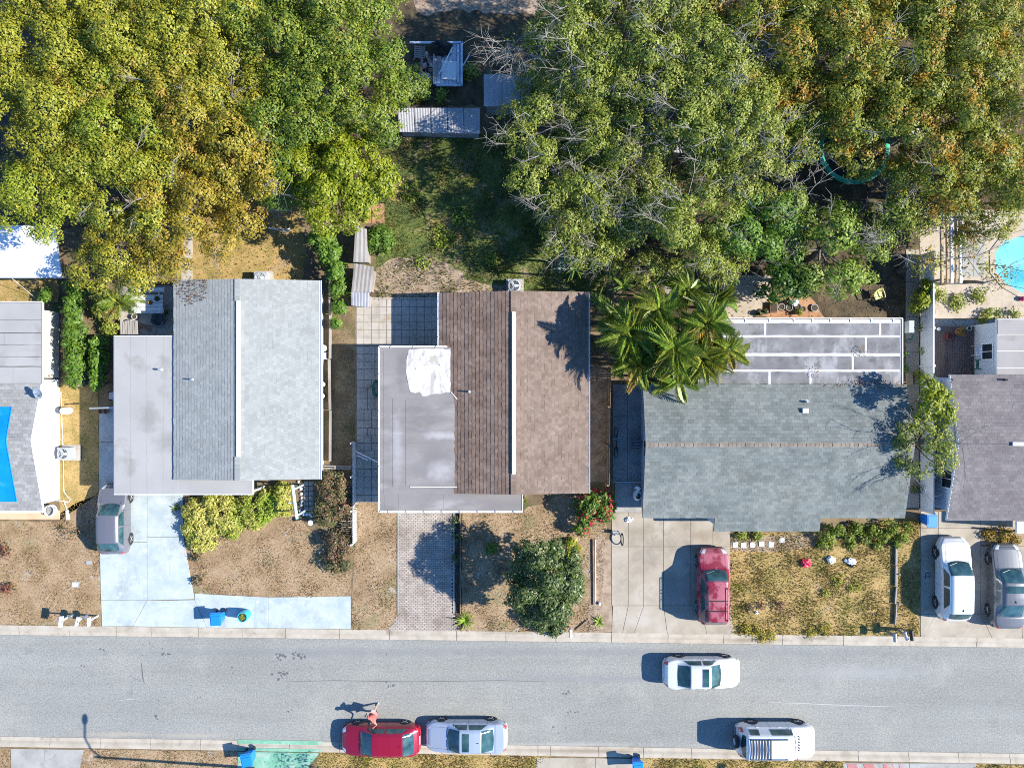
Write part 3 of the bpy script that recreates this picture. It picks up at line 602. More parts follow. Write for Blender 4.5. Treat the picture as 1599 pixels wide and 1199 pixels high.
def rosette(name, label, pxy, n, L, w, droop, leaf, cat='plant', z=0.0, seed=1, group=None, tint=(1, 1, 1), stem=0.0):
    g = np.random.default_rng(seed); c = P(pxy[0], pxy[1], z + stem); t = thing(name, label, cat, (c.x, c.y, z), group)
    me = blade_mesh(L, w, droop, LF[leaf]); me2 = blade_mesh(L*0.85, w, droop*1.4, LF[leaf])
    if stem:
        m = MB(); m.tube([(0, 0, -0.05), (0, 0, stem)], [0.06, 0.05], 6); link('trunk', mesh('trunk', m.v, m.f, MT['bark']), t)
    for i in range(n):
        o = bpy.data.objects.new('leaf', me if i % 2 else me2); COL.objects.link(o); o.parent = t; o.location = (0, 0, stem)
        o.rotation_euler = (g.normal()*0.2, -0.5*(1 - i/n) + 0.25, i*2.4 + g.normal()*0.2); s = g.uniform(0.75, 1.1); o.scale = (s, s, s)
        v = g.uniform(0.8, 1.2); o.color = (tint[0]*v, tint[1]*v, tint[2]*v, 1)
    return t

# ---------------------------------------------------------------- roofs
def shingles(parent, A, B, C, D, mat, expo=0.20, tab=0.30, seed=1, thick=0.03, name='shingle'):
    """courses of tabs on the plane A(eave) B(eave) C(ridge) D(ridge); every tab its own piece with a raised butt"""
    A, B, C, D = map(Vector, (A, B, C, D)); g = np.random.default_rng(seed)
    n = (B-A).cross(D-A).normalized()
    if n.z < 0: n = -n
    nc = max(1, round(((D-A).length + (C-B).length)/2/expo)); nt = max(1, round((B-A).length/tab))
    V = []; 
    def bil(u, v): return (A*(1-u) + B*u)*(1-v) + (D*(1-u) + C*u)*v
    verts = []; faces = []
    for i in range(nc):
        v0, v1 = i/nc, (i+1)/nc; off = 0.5 if i % 2 else 0.0
        edges = sorted(set([0.0, 1.0] + [min(1, max(0, (j + off + g.normal()*0.04)/nt)) for j in range(1 - int(off*2 > 0), nt)]))
        for u0, u1 in zip(edges[:-1], edges[1:]):
            if u1-u0 < 1e-4: continue
            d = (u1-u0)*0.008; jit = g.normal()*0.003; h = thick*g.uniform(0.7, 1.25)
            dv = (jit + (0.012 if g.random() < 0.35 and thick > 0.012 else 0))/expo/nc
            a, b = bil(u0+d, v0 + dv), bil(u1-d, v0 + dv); c, e = bil(u1-d, v1), bil(u0+d, v1)
            k = len(verts)
            verts += [a + n*h, b + n*h, c + n*0.003, e + n*0.003, a - n*0.004, b - n*0.004]
            faces += [(k, k+1, k+2, k+3), (k+4, k+5, k+1, k)]
    m = MB(); m.add(verts, faces)
    # keep faces outward
    o = m.build(name, mat, parent); o['kind'] = 'stuff'
    return o
def slab3(m, pts, th):
    """a sloping slab with upper surface pts and thickness th straight down"""
    m.prism([(p[0], p[1]) for p in pts], [p[2]-th for p in pts], [p[2] for p in pts])
def window(parent, c, ax, w, h, frame='white_plastic', depth=0.05, out=None):
    """wall window at c; ax = unit vector along the wall, out = outward normal"""
    ax = Vector(ax); out = Vector(out); c = Vector(c); up = Vector((0, 0, 1))
    m = MB()
    for s in (-1, 1):
        m.obox(c + ax*s*(w/2) + out*depth/2, ax*0.035, out*depth/2, up*(h/2 + 0.035))
        m.obox(c + up*s*(h/2) + out*(depth/2-0.002), ax*(w/2-0.035), out*depth/2, up*0.035)
    m.obox(c + out*(depth/2-0.006), ax*0.018, out*depth/2, up*(h/2-0.035))
    f = m.build('window', MT[frame], parent)
    m = MB(); m.obox(c + out*0.012, ax*(w/2-0.03), out*0.006, up*(h/2-0.03)); m.build('pane', MT['glass'], f)
    return f
def gutter(parent, a, b, mat='white', w=0.11, inward=(0, 0), clips=0.0):
    m = MB(); a, b = Vector(a), Vector(b)
    m.bar(a + Vector((0, 0, -0.06)), b + Vector((0, 0, -0.06)), w, 0.10)
    m.bar(a + Vector((0, 0, 0.01)) + Vector((*inward, 0))*w*0.45, b + Vector((0, 0, 0.01)) + Vector((*inward, 0))*w*0.45, 0.025, 0.05)
    o = m.build('gutter', MT[mat], parent)
    if clips:
        L = (b-a).length; n = max(2, int(L/clips)); d = (b-a)/L; x = d.cross(Vector((0, 0, 1)))
        for i in range(n):
            p = a + d*(L*(i + 0.5)/n); q = MB(); q.bar(p - x*w*0.62 + Vector((0, 0, 0.02)), p + x*w*0.62 + Vector((0, 0, 0.02)), 0.05, 0.03); q.build('gutter_clip', MT['steel'], o)
    return o
def vent_pipe(parent, p, r=0.05, h=0.35, mat='steel', name='vent_pipe'):
    m = MB(); m.lathe(p, [(r*2.0, -0.05), (r*1.8, 0.04), (r, 0.06), (r, h), (r*0.75, h), (r*0.75, h-0.04)], 10); return m.build(name, MT[mat], parent, smooth=False)

# ================================================================ the ground, road and kerbs
def nb(x): return 975.5 + x*20/1599      # back and front of the far kerb, front and back of the near kerb (photo pixels)
def nf(x): return 991.0 + x*20/1599
def sf(x): return 1149.0 + x*27/1599
def sb(x): return 1165.0 + x*27/1599
X0, X1 = -1600, 3200
# yards on both sides of the street; the pool is cut out of the northern one
POOL = px([(1602, 366), (1567, 376), (1552, 395), (1553, 425), (1570, 444), (1600, 461), (1640, 468), (1680, 450), (1690, 400), (1660, 366)])
def holed(name, ring, z, mat):
    V = [Vector((*p, z)) for p in ring] + [Vector((*p, z)) for p in POOL]
    T = tessellate_polygon([V[:len(ring)], V[len(ring):]])
    m = MB(); m.add(V, [tuple(t) if (V[t[1]]-V[t[0]]).cross(V[t[2]]-V[t[0]]).z > 0 else (t[0], t[2], t[1]) for t in T])
    tag(m.build(name, MT[mat]), kind='structure')
holed('ground', [(-500, -500), (500, -500), (500, 500), (-500, 500)], -0.135, 'soil')
yn = [P2(X0, nb(X0)), P2(X1, nb(X1)), (P2(X1, 0)[0], 120), (P2(X0, 0)[0], 120)]
holed('yard', yn, 0.0, 'soil')
sheet('yard', [P2(X0, 3000), P2(X1, 3000), P2(X1, sb(X1)), P2(X0, sb(X0))], 0.0, MT['soil'], thick=0.13)
def Q(x, y): return P2(x, y, ZR)
sheet('road', [Q(X0, sf(X0)), Q(X1, sf(X1)), Q(X1, nf(X1)), Q(X0, nf(X0))], ZR, MT['asphalt'])
# kerb segments: flat gutter pan, low rolled back
def kerb(fback, ffront, joints, seed):
    k = base('kerb'); g = random.Random(seed)
    xs = list(joints)
    while xs[0] > -700: xs.insert(0, xs[0] - 79)
    while xs[-1] < 2300: xs.append(xs[-1] + 79)
    for a, b in zip(xs[:-1], xs[1:]):
        a2, b2 = a + 0.35, b - 0.35; dz = g.uniform(-0.006, 0.006)
        A, B = P(a2, fback(a2)), P(b2, fback(b2)); Cc, D = P(b2, ffront(b2), ZR), P(a2, ffront(a2), ZR)
        def row(t, z): 
            p, q = A.lerp(D, t), B.lerp(Cc, t); return (p.x, p.y, z + dz), (q.x, q.y, z + dz)
        rows = [row(0, -0.12), row(0.0, 0.022), row(0.28, 0.024), row(0.42, -0.005), row(0.62, -0.078), row(0.98, -0.088), row(1.0, -0.13)]
        m = MB(); V = [p for r in rows for p in r]; n = len(rows)
        F = [(2*i, 2*i+1, 2*i+3, 2*i+2) for i in range(n-1)] + [tuple(2*i for i in range(n)), tuple(2*i+1 for i in reversed(range(n)))]
        m.add(V, F); m.build('kerb_segment', MT['kerb'], k)
    return k
kerb(nb, nf, [30, 108, 182, 236, 310, 378, 446, 530, 608, 713, 790, 868, 955, 1043, 1130, 1222, 1317, 1421, 1525], 3)
kerb(sf if False else sb, sf, [0, 78, 157, 235, 313, 372, 452, 530, 608, 690, 766, 840, 860, 935, 1005, 1080, 1160, 1245, 1340, 1419, 1497, 1577], 4)
# cracks, drips and scuffs on the asphalt: thin sheets 4 mm proud
def streak(name, pts, w, mat):
    m = MB(); P3 = [P(x, y, ZR) for x, y in pts]
    for i in range(len(P3)-1):
        d = (P3[i+1]-P3[i]).normalized(); x = Vector((-d.y, d.x, 0))*w/2
        a, b = (0.5 if i == 0 else 1), (0.5 if i == len(P3)-2 else 1)
        m.add([P3[i]-x*a + Vector((0, 0, .004)), P3[i]+x*a + Vector((0, 0, .004)), P3[i+1]+x*b + Vector((0, 0, .004)), P3[i+1]-x*b + Vector((0, 0, .004))], [(0, 3, 2, 1)])
    o = m.build(name, MT[mat]); o['kind'] = 'structure'
streak('road_crack', [(221, 1035), (222, 1046), (223, 1058), (225.5, 1066)], 0.06, 'crack')
streak('road_crack', [(202, 1055), (214, 1060), (223, 1065)], 0.025, 'crack')
streak('road_crack', [(237, 1046), (238, 1058)], 0.02, 'crack')
streak('road_scuff', [(186, 1093), (205, 1091), (218, 1090)], 0.05, 'scuff')
streak('road_scuff', [(1200, 1096), (1260, 1098), (1330, 1101), (1400, 1103)], 0.05, 'scuff')
streak('road_scuff', [(440, 1064), (520, 1062), (640, 1064), (780, 1062), (860, 1064)], 0.03, 'crack')
g = np.random.default_rng(5)
def spot_cluster(cx, cy, n, sp, r):
    m = MB()
    for _ in range(n):
        p = P(cx + g.normal()*sp*1.6, cy + g.normal()*sp, ZR); rr = r*g.uniform(0.3, 1.3); k = len(m.v); a0 = g.uniform(0, 6)
        m.add([(p.x + rr*math.cos(a0+a)*g.uniform(.6, 1.2), p.y + rr*math.sin(a0+a)*g.uniform(.6, 1.2), ZR + 0.004 + 0.0002*(k % 7)) for a in np.linspace(0, 6.28, 7)[:-1]], [(0, 1, 2, 3, 4, 5)])
    o = m.build('oil_spots', MT['crack']); o['kind'] = 'stuff'
for a in [(437, 1026, 16, 4, .08), (468, 1024, 16, 4, .08), (444, 1052, 14, 4, .09), (608, 1069, 5, 3, .10), (263, 1020, 6, 2.5, .07), (892, 1112, 6, 3, .06), (889, 1080, 8, 4, .06), (865, 1132, 4, 6, .06), (360, 1047, 2, 2, .08), (307, 1088, 2, 2, .08), (244, 1120, 3, 2, .07), (450, 1108, 3, 2, .07), (163, 1014, 3, 2, .07), (128, 1040, 2, 2, .07), (603, 1022, 2, 3, .05), (240, 1015, 8, 6, .04), (255, 1080, 14, 14, .03)]:
    spot_cluster(*a)

# ================================================================ lawns and beds
LAWN = {
 'a': px([(-120, 813), (94, 813), (94, 800), (156, 770), (157, 977), (-120, 974)]),
 'a2': px([(93, 596), (154, 602), (154, 770), (93, 812)]),
 'b': px([(284, 845), (340, 825), (455, 800), (549, 880), (549, 931), (430, 933), (303, 925)]),
 'c': px([(558, 782), (624, 782), (624, 960), (608, 983), (550, 983), (550, 930)]),
 'd': px([(724, 797), (815, 797), (905, 765), (948, 800), (938, 986), (712, 986), (712, 850)]),
 'e': px([(1142, 834), (1280, 830), (1412, 806), (1436, 815), (1436, 992), (1140, 990)]),
 'g': px([(600, 214), (945, 205), (945, 460), (590, 466), (585, 380)]),
 'h': px([(180, 340), (465, 290), (478, 400), (470, 440), (285, 440)]),
 'i': px([(500, 440), (556, 440), (556, 738), (500, 738)]),
 'j': px([(-120, 436), (90, 436), (90, 470), (-120, 472)]),
 'k': px([(560, -80), (850, -80), (850, 165), (560, 165)]),
 's0': px([(-120, 1166), (17, 1168), (14, 1260), (-120, 1260)]), 's1': px([(131, 1169), (372, 1173), (366, 1260), (112, 1260)]),
 's2': px([(500, 1175), (860, 1181), (834, 1200), (834, 1260), (480, 1260)]), 's3': px([(1000, 1183), (1318, 1189), (1326, 1260), (1000, 1260)]),
 's4': px([(1524, 1193), (1700, 1196), (1700, 1260), (1524, 1260)]),
}
def lawn(k, mat, z=0.006, seed=1, amp=0.09, name='lawn'): sheet(name, jag(LAWN[k], 0.4, amp, seed), z, MT[mat])
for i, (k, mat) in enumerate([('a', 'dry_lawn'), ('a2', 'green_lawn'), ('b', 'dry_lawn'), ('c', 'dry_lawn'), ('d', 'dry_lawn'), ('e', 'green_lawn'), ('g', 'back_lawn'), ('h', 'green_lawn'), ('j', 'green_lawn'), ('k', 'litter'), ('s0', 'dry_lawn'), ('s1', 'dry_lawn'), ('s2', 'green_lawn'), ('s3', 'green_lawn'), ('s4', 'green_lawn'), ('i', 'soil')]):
    lawn(k, mat, 0.006, i+1, 0.03 if k in ('c', 'a2', 's1', 's0') else 0.09)
# woodland floor under the big trees, right-hand back yards
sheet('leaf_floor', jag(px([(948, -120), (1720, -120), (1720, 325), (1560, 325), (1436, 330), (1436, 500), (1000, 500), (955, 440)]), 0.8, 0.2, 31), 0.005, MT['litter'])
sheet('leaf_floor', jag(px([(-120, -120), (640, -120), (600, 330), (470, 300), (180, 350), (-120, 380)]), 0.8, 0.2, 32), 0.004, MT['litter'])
sheet('mulch_bed', jag(px([(924, 842), (956, 842), (956, 985), (918, 990)]), 0.3, 0.05, 33), 0.012, MT['mulch'])
sheet('mulch_bed', jag(px([(1142, 842), (1282, 832), (1286, 848), (1225, 862), (1142, 860)]), 0.3, 0.06, 34), 0.012, MT['mulch'])
sheet('mulch_bed', jag(px([(707, 797), (720, 797), (722, 982), (706, 984)]), 0.3, 0.04, 35), 0.012, MT['dark_soil'])
sheet('mulch_bed', jag(px([(1170, 456), (1262, 460), (1290, 498), (1210, 499), (1165, 490)]), 0.3, 0.08, 36), 0.012, MT['terracotta'])
sheet('gravel_bed', jag(px([(1440, 499), (1556, 499), (1556, 512), (1462, 512), (1462, 625), (1440, 622)]), 0.3, 0.03, 37), 0.010, MT['gravel'])
sheet('gravel_bed', jag(px([(1531, 822), (1610, 822), (1610, 852), (1531, 850)]), 0.3, 0.03, 38), 0.010, MT['mulch'])
sheet('bare_ground', jag(px([(588, 418), (620, 402), (655, 398), (700, 412), (735, 440), (800, 446), (800, 456), (690, 462), (590, 466), (582, 440)]), 0.35, 0.16, 71), 0.012, MT['mulch'])
sheet('bare_ground', jag(px([(672, 345), (700, 335), (725, 348), (728, 372), (700, 388), (676, 378)]), 0.3, 0.14, 72), 0.012, MT['green_lawn'])
sheet('bare_ground', jag(px([(604, 288), (640, 282), (655, 300), (630, 318), (606, 310)]), 0.3, 0.14, 73), 0.012, MT['green_lawn'])
sheet('bare_ground', jag(px([(645, 0), (690, -10), (850, -10), (850, 20), (700, 18), (660, 25)]), 0.3, 0.16, 74), 0.012, MT['mulch'])
sheet('side_yard', px([(918, 570), (952, 570), (952, 752), (918, 752)]), 0.008, MT['mulch'])
grass('dry_grass', [LAWN[k] for k in ('a', 'b', 'c', 'd', 's0', 's1')], 420, 0.065, LF['grass_dry'], 41, 0.0, 0.022)
grass('weedy_grass', [LAWN[k] for k in ('e', 's2', 's3', 's4')], 480, 0.12, LF['grass_green'], 42, 0.0, 0.024)
grass('yard_grass', [LAWN[k] for k in ('a2', 'h', 'j', 'i')], 150, 0.08, LF['grass_green'], 43, 0.0, 0.018)
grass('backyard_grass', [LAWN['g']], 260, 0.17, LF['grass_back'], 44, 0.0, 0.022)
litter('fallen_leaves', [LAWN['g'], LAWN['k'], LAWN['h']], 8, LF['dead'], 45, 0.01, size=.045)
litter('fallen_leaves', [px([(950, 430), (1440, 430), (1440, 498), (1130, 498)])], 16, LF['dead'], 46, 0.02, size=.04)

# ================================================================ drives, patios and paths
d = base('driveway')           # pale painted drive of the grey house
slab_set(d, [px(c) for c in [
    [(155, 636), (192, 636), (192, 690), (155, 690)], [(155, 690), (192, 690), (192, 770), (155, 770)], [(155, 770), (230, 770), (230, 846), (155.5, 846)], [(155.5, 846), (230, 846), (230, 937), (158, 937)],
    [(158, 937), (230, 937), (208, 977.5), (159.5, 977.5)], [(230, 770), (286, 770), (287, 838), (230, 838)], [(230, 838), (287, 838), (304, 935), (230, 937)],
    [(230, 937), (304, 936), (323, 979.5), (208, 977.5)], [(304, 926), (420, 932), (420, 980.5), (323, 979.5), (304, 936)], [(420, 932), (548, 930), (548, 982), (420, 980.5)]]], 'slab', MT['white_paint_ground'], 0.03, 0.012)
d = base('driveway')           # clay paver drive of the brown house: a running bond of small bricks
m = MB(); rows = 0; y = P2(0, 985)[1]; g = random.Random(8)
pl = px([(623, 770), (708, 770), (708, 958), (716, 986), (606, 986), (623, 958)])
yt = P2(0, 770)[1]; i = 0
while y < yt:
    x = P2(604, 0)[0] + (0.11 if i % 2 else 0)
    while x < P2(718, 0)[0]:
        cx, cy = x + 0.105, y + 0.052
        if inside(pl, np.array([cx]), np.array([cy]))[0]:
            z = 0.03 + g.uniform(-0.004, 0.004)
            k = len(m.v); e = 0.006
            m.add([(x+e, y+e, z), (x+0.21-e, y+e, z), (x+0.21-e, y+0.105-e, z), (x+e, y+0.105-e, z), (x+e, y+e, -.01), (x+0.21-e, y+e, -.01), (x+0.21-e, y+0.105-e, -.01), (x+e, y+0.105-e, -.01)],
                  [(0, 1, 2, 3), (4, 5, 1, 0), (5, 6, 2, 1), (6, 7, 3, 2), (7, 4, 0, 3)])
        x += 0.22
    y += 0.11; i += 1
tag(m.build('paver', MT['paver'], d), kind='stuff')
sheet('joint_sand', pl, 0.012, MT['joint'], parent=d)
m = MB()
for s in (622, 708.5):
    m.bar(P(s, 772, 0.02), P(s, 958, 0.02), 0.10, 0.06)
m.build('edging', MT['grey_concrete'], d)
d = base('driveway')           # stained concrete drive of the grey-green house
xs = [955, 981, 1005, 1036, 1078.5, 1113, 1140]
cells = grid_cells(xs, [800, 853, 945]) + [px(c) for c in [[(957, 945), (981, 945), (972, 988), (955, 988)], [(981, 945), (1005, 945), (990, 989), (972, 988)], [(1005, 945), (1036, 945), (1042, 990), (990, 989)], [(1036, 945), (1092, 945), (1104, 990.5), (1042, 990)], [(1092, 945), (1140, 945), (1146, 991), (1104, 990.5)]]]
slab_set(d, cells, 'slab', MT['concrete'], 0.03, 0.012, 0.008, 12)
d = base('driveway')           # drive of the right-hand house
slab_set(d, grid_cells([1437, 1465, 1531, 1601, 1660], [798, 824]) + grid_cells([1437, 1465, 1531], [824, 900, 958]) + grid_cells([1531, 1601, 1660], [852, 958]) + [px(c) for c in [[(1437, 958), (1462, 958), (1441, 994), (1437, 994)], [(1462, 958), (1531, 958), (1549, 996), (1441, 994)], [(1531, 958), (1595, 958), (1596, 996.5), (1549, 996)], [(1595, 958), (1660, 958), (1660, 997), (1596, 996.5)]]], 'slab', MT['concrete'], 0.03, 0.012, 0.006, 13)
d = base('path')               # shaded side path between the two middle right houses
slab_set(d, grid_cells([957, 980, 1002], [600, 650, 700, 751]) + grid_cells([960, 1002], [751, 800]), 'slab', MT['grey_concrete'], 0.02, 0.012, 0.006, 14)
d = base('driveway')
slab_set(d, [px([(17, 1168), (70, 1168.5), (66, 1260), (19, 1260)]), px([(70, 1168.5), (131, 1169.5), (112, 1260), (66, 1260)])], 'slab', MT['grey_concrete'], 0.03, 0.012, 0.004, 15)
d = base('driveway')           # drive painted green down to the gutter
slab_set(d, [px([(372, 1172.5), (440, 1173.5), (436, 1260), (366, 1260)]), px([(440, 1173.5), (500, 1174.5), (482, 1195), (478, 1260), (436, 1260)])], 'slab', MT['green_paint'], 0.03, 0.012, 0.004, 16)
m = MB(); pa = [(372, 0.15), (372, 1)]
for a, b, t0, t1 in [(371, 501, 0.0, 0.30), (370, 503, 0.62, 1.0)]:
    pts = []
    for x, t in ((a, t0), (b, t0), (b, t1), (a, t1)):
        p = P(x, sb(x)).lerp(P(x, sf(x)), t); z = 0.035 if t < 0.35 else (-0.066 if t < 0.8 else -0.078)
        pts.append((p.x, p.y, z))
    m.add(pts, [(3, 2, 1, 0)])
tag(m.build('kerb_paint', MT['green_paint']), kind='structure')
d = base('driveway')
slab_set(d, [px([(838, 1182), (930, 1182.5), (930, 1260), (834, 1260)]), px([(930, 1182.5), (1002, 1184), (1000, 1260), (930, 1260)])], 'slab', MT['concrete'], 0.03, 0.012, 0.004, 17)
d = base('driveway')           # white drive with red painted blocks
slab_set(d, grid_cells([1316, 1420, 1524], [1190.5, 1260]), 'slab', MT['grey_concrete'], 0.03, 0.012, 0.002, 18)
m = MB(); g = random.Random(4)
MT['red_paint'] = noisy('worn_red_paint', [(0.35, (0.33, 0.30, 0.29)), (0.5, (0.36, 0.14, 0.13)), (0.7, (0.40, 0.13, 0.12))], 2.0, 5)
for a in (1322, 1348, 1378, 1403):
    for y in (1192, 1203): 
        q = px([(a, y), (a + (16 if a != 1403 else 5), y), (a + (18 if a != 1403 else 6), y + 7), (a + 2, y + 7)])
        k = MB(); k.prism(q, 0.032, 0.042); k.build('painted_block', MT['red_paint'], d)
d = base('patio')              # square paving behind and beside the brown house
g = random.Random(21)
xs = [556.5 + i*11.8 for i in range(12)]; ys = [467.5 + i*11.9 for i in range(7)]
for i in range(11):
    for j in range(6):
        q = shrink(px([(xs[i], ys[j]), (xs[i+1], ys[j]), (xs[i+1], ys[j+1]), (xs[i], ys[j+1])]), 0.014)
        m = MB(); m.prism(q, -0.05, [0.03 + g.uniform(-0.008, 0.008) for _ in q]); m.build('patio_tile', MT['tile'], d)
y = 541.0
while y < 778:
    x = 557.0; hgt = g.choice([11.8, 11.8, 17])
    while x < 590:
        w = g.choice([11.6, 11.6, 17.0]); w = min(w, 593 - x)
        if w > 3:
            q = shrink(px([(x, y), (x+w, y), (x+w, y+hgt), (x, y+hgt)]), 0.018); m = MB(); m.prism(q, -0.05, [0.03 + g.uniform(-0.008, 0.008) for _ in q]); m.build('patio_tile', MT['tile'], d)
        x += w
    y += hgt
sheet('joint_sand', px([(555, 464), (688, 464), (688, 542), (594, 542), (594, 779), (555, 779)]), 0.009, MT['joint'], parent=d)
m = MB(); g = random.Random(2)                     # scalloped edging bricks along the top of the patio
for i in range(18):
    m = MB(); m.prism(shrink(px([(572 + i*6.5, 464.5), (578.5 + i*6.5, 464.5), (578.5 + i*6.5, 467.5), (572 + i*6.5, 467.5)]), 0.01), -0.05, 0.08 + g.uniform(-.01, .01)); m.build('edging_brick', MT['tile'], d)
d = base('patio')              # small back patio of the grey house
slab_set(d, grid_cells([186, 217, 244, 272], [446, 486, 527]), 'slab', MT['tile'], 0.03, 0.012, 0.006, 19)
d = base('path')               # stepping squares in front of the grey house
for i in range(2):
    for j in range(7):
        q = shrink(px([(474 + i*8, 751 + j*7.8), (482 + i*8, 751 + j*7.8), (482 + i*8, 758.8 + j*7.8), (474 + i*8, 758.8 + j*7.8)]), 0.018)
        m = MB(); m.prism(q, -0.05, 0.02 + 0.004*((i+j) % 3)); m.build('paving_square', MT['grey_concrete'], d)
g = np.random.default_rng(3)
for x, y in [(466, 752), (469, 757), (470, 763), (470, 771), (471, 777), (471, 783), (470, 789), (468, 796), (469, 801), (474, 803), (479, 803), (484, 803), (487, 805)]:
    p = P(x, y, 0.05); r = g.uniform(0.08, 0.13); m = MB(); m.blob((p.x, p.y, 0.04), (r, r, 0.08), int(x*y) % 999, 8, 5, 0.12); m.build('border_stone', MT['white'], d, True)
d = base('path')               # row of square stepping stones by the grey-green house
for i, (x, y) in enumerate([(1148, 850), (1161, 851), (1175, 850), (1189, 849), (1204, 850), (1221, 843)]):
    q = px([(x-4, y-4), (x+4, y-4), (x+4, y+4), (x-4, y+4)]); m = MB(); m.prism(q, -0.03, 0.045); m.build('stepping_stone', MT['white'], d)
d = base('path')               # long pale walk beside the right-hand white fence
slab_set(d, grid_cells([1414, 1435], [390, 440, 495, 550, 600, 640, 690, 740, 793]), 'slab', MT['concrete'], 0.03, 0.01, 0.004, 22)
d = base('path')               # old slab walk behind the grey house
slab_set(d, grid_cells([283, 301], [330, 352, 374, 396, 418, 438]), 'slab', MT['tile'], 0.03, 0.012, 0.01, 23)
d = base('walkway')            # tan walk along the front of the white house
slab_set(d, grid_cells([-120, -60, 0, 46, 94], [796, 810.5]), 'slab', noisy('tan_concrete', [(0.3, (0.50, 0.33, 0.20)), (0.7, (0.60, 0.42, 0.28))], 0.8, 4, fine=(18, 0.1)), 0.06, 0.008, 0.003, 24)
d = base('patio')              # sandy paving round the pool
sheet('sand_paving', jag(px([(1437, 330), (1700, 330), (1700, 362), (1600, 363), (1565, 373), (1549, 394), (1550, 427), (1568, 447), (1600, 464), (1640, 471), (1700, 455), (1700, 497), (1437, 497)]), 0.6, 0.04, 61), 0.012, MT['sandpave'], parent=d)
slab_set(d, grid_cells([1503, 1520, 1537], [350, 378, 395, 415, 432]), 'slab', MT['grey_concrete'], 0.04, 0.012, 0.004, 25)
sheet('concrete_pad', px([(1130, 430), (1205, 430), (1200, 468), (1172, 498), (1128, 498)]), 0.014, MT['sandpave'])
sheet('concrete_pad', px([(1030, 422), (1066, 424), (1068, 456), (1040, 460)]), 0.014, MT['grey_concrete'])
for i, (x, y) in enumerate([(578, 333), (592, 331), (606, 330)]):
    pass
d = base('paving')
for x0, x1 in ((557, 580), (580, 601)):
    m = MB(); m.prism(shrink(px([(x0, 318), (x1, 318), (x1, 349), (x0, 349)]), 0.02), -0.04, 0.03); m.build('clay_slab', MT['terracotta'], d)

# ================================================================ the pool
t = thing('swimming_pool', 'turquoise freeform swimming pool with a pale rim', 'swimming pool', (*P2(1610, 415), 0))
n = len(POOL); m = MB()
m.add([(p[0], p[1], 0.02) for p in POOL] + [(p[0], p[1], -0.95) for p in POOL], [(i, n+i, n+(i+1) % n, (i+1) % n) for i in range(n)] + [tuple(range(n, 2*n))]); m.build('basin', MT['pool_wall'], t)
def offset(poly, d):
    cx = sum(p[0] for p in poly)/len(poly); cy = sum(p[1] for p in poly)/len(poly)
    return [(p[0] + (p[0]-cx)/math.hypot(p[0]-cx, p[1]-cy)*d, p[1] + (p[1]-cy)/math.hypot(p[0]-cx, p[1]-cy)*d) for p in poly]
out = offset(POOL, 0.30); inn = offset(POOL, -0.04)
for i in range(n):
    j = (i+1) % n; m = MB(); m.prism([inn[i], out[i], out[j], inn[j]], -0.02, 0.055); m.build('coping', MT['sandpave'], t)
wm, nt, N, L, b = _nt('pool_water')
gl = N.new('ShaderNodeBsdfGlossy'); gl.inputs['Roughness'].default_value = 0.03; tr = N.new('ShaderNodeBsdfTransparent'); tr.inputs['Color'].default_value = (0.75, 0.96, 0.99, 1)
fr = N.new('ShaderNodeLayerWeight'); fr.inputs['Blend'].default_value = 0.12; mx = N.new('ShaderNodeMixShader')
bn = N.new('ShaderNodeBump'); bn.inputs['Strength'].default_value = 0.25; bn.inputs['Distance'].default_value = 0.05; L.new(_noise(N, L, N.new('ShaderNodeNewGeometry').outputs['Position'], 2.2, 3), bn.inputs['Height'])
L.new(bn.outputs[0], gl.inputs['Normal']); pw = _math(N, L, 'MULTIPLY_ADD', fr.outputs['Facing'], 0.5); pw.node.inputs[2].default_value = 0.03
L.new(pw, mx.inputs[0]); L.new(tr.outputs[0], mx.inputs[1]); L.new(gl.outputs[0], mx.inputs[2]); L.new(mx.outputs[0], N['Material Output'].inputs['Surface'])
sheet('water', POOL, -0.12, wm, parent=t)

# ================================================================ houses
def wall_ring(parent, poly, z0, z1, mat, name='wall'):
    """one wall per side of a footprint (x,y list), 0.15 m thick, mitred by butting; z1 may be a list per corner"""
    n = len(poly); area = sum(poly[i][0]*poly[(i+1) % n][1]-poly[(i+1) % n][0]*poly[i][1] for i in range(n))
    if area < 0: poly = poly[::-1]
    for i in range(n):
        a, b = Vector((*poly[i], 0)), Vector((*poly[(i+1) % n], 0)); d = (b-a).normalized(); nrm = Vector((-d.y, d.x, 0))
        a2, b2 = a + d*0.002, b - d*0.152
        m = MB(); m.prism([(a2.x, a2.y), (b2.x, b2.y), ((b2 + nrm*0.15).x, (b2 + nrm*0.15).y), ((a2 + nrm*0.15).x, (a2 + nrm*0.15).y)], z0, z1); m.build(name, mat, parent)
def gable(parent, pts, th, mat, name='gable'):
    """a vertical gable wall from 3D points, extruded by vector th"""
    m = MB(); n = len(pts); th = Vector(th); V = [Vector(p) for p in pts] + [Vector(p) + th for p in pts]
    m.add(V, [tuple(range(n)), tuple(range(2*n-1, n-1, -1))] + [(i, n+i, n+(i+1) % n, (i+1) % n) for i in range(n)]); m.build(name, mat, parent)
def roof_pitch(parent, pts, mat, seed, expo=0.2, tab=0.3, th=0.14, name='roof', butt=0.022):
    m = MB(); slab3(m, [(p.x, p.y, p.z - 0.012) for p in pts], th); r = m.build(name, MT['under_roof'], parent)
    shingles(r, *pts, mat=MT[mat], expo=expo, tab=tab, seed=seed, thick=butt); return r
def fascia(parent, a, b, mat='white', h=0.16, w=0.03, drop=0.10):
    m = MB(); m.bar(Vector(a) - Vector((0, 0, drop)), Vector(b) - Vector((0, 0, drop)), w, h); return m.build('fascia', MT[mat], parent)

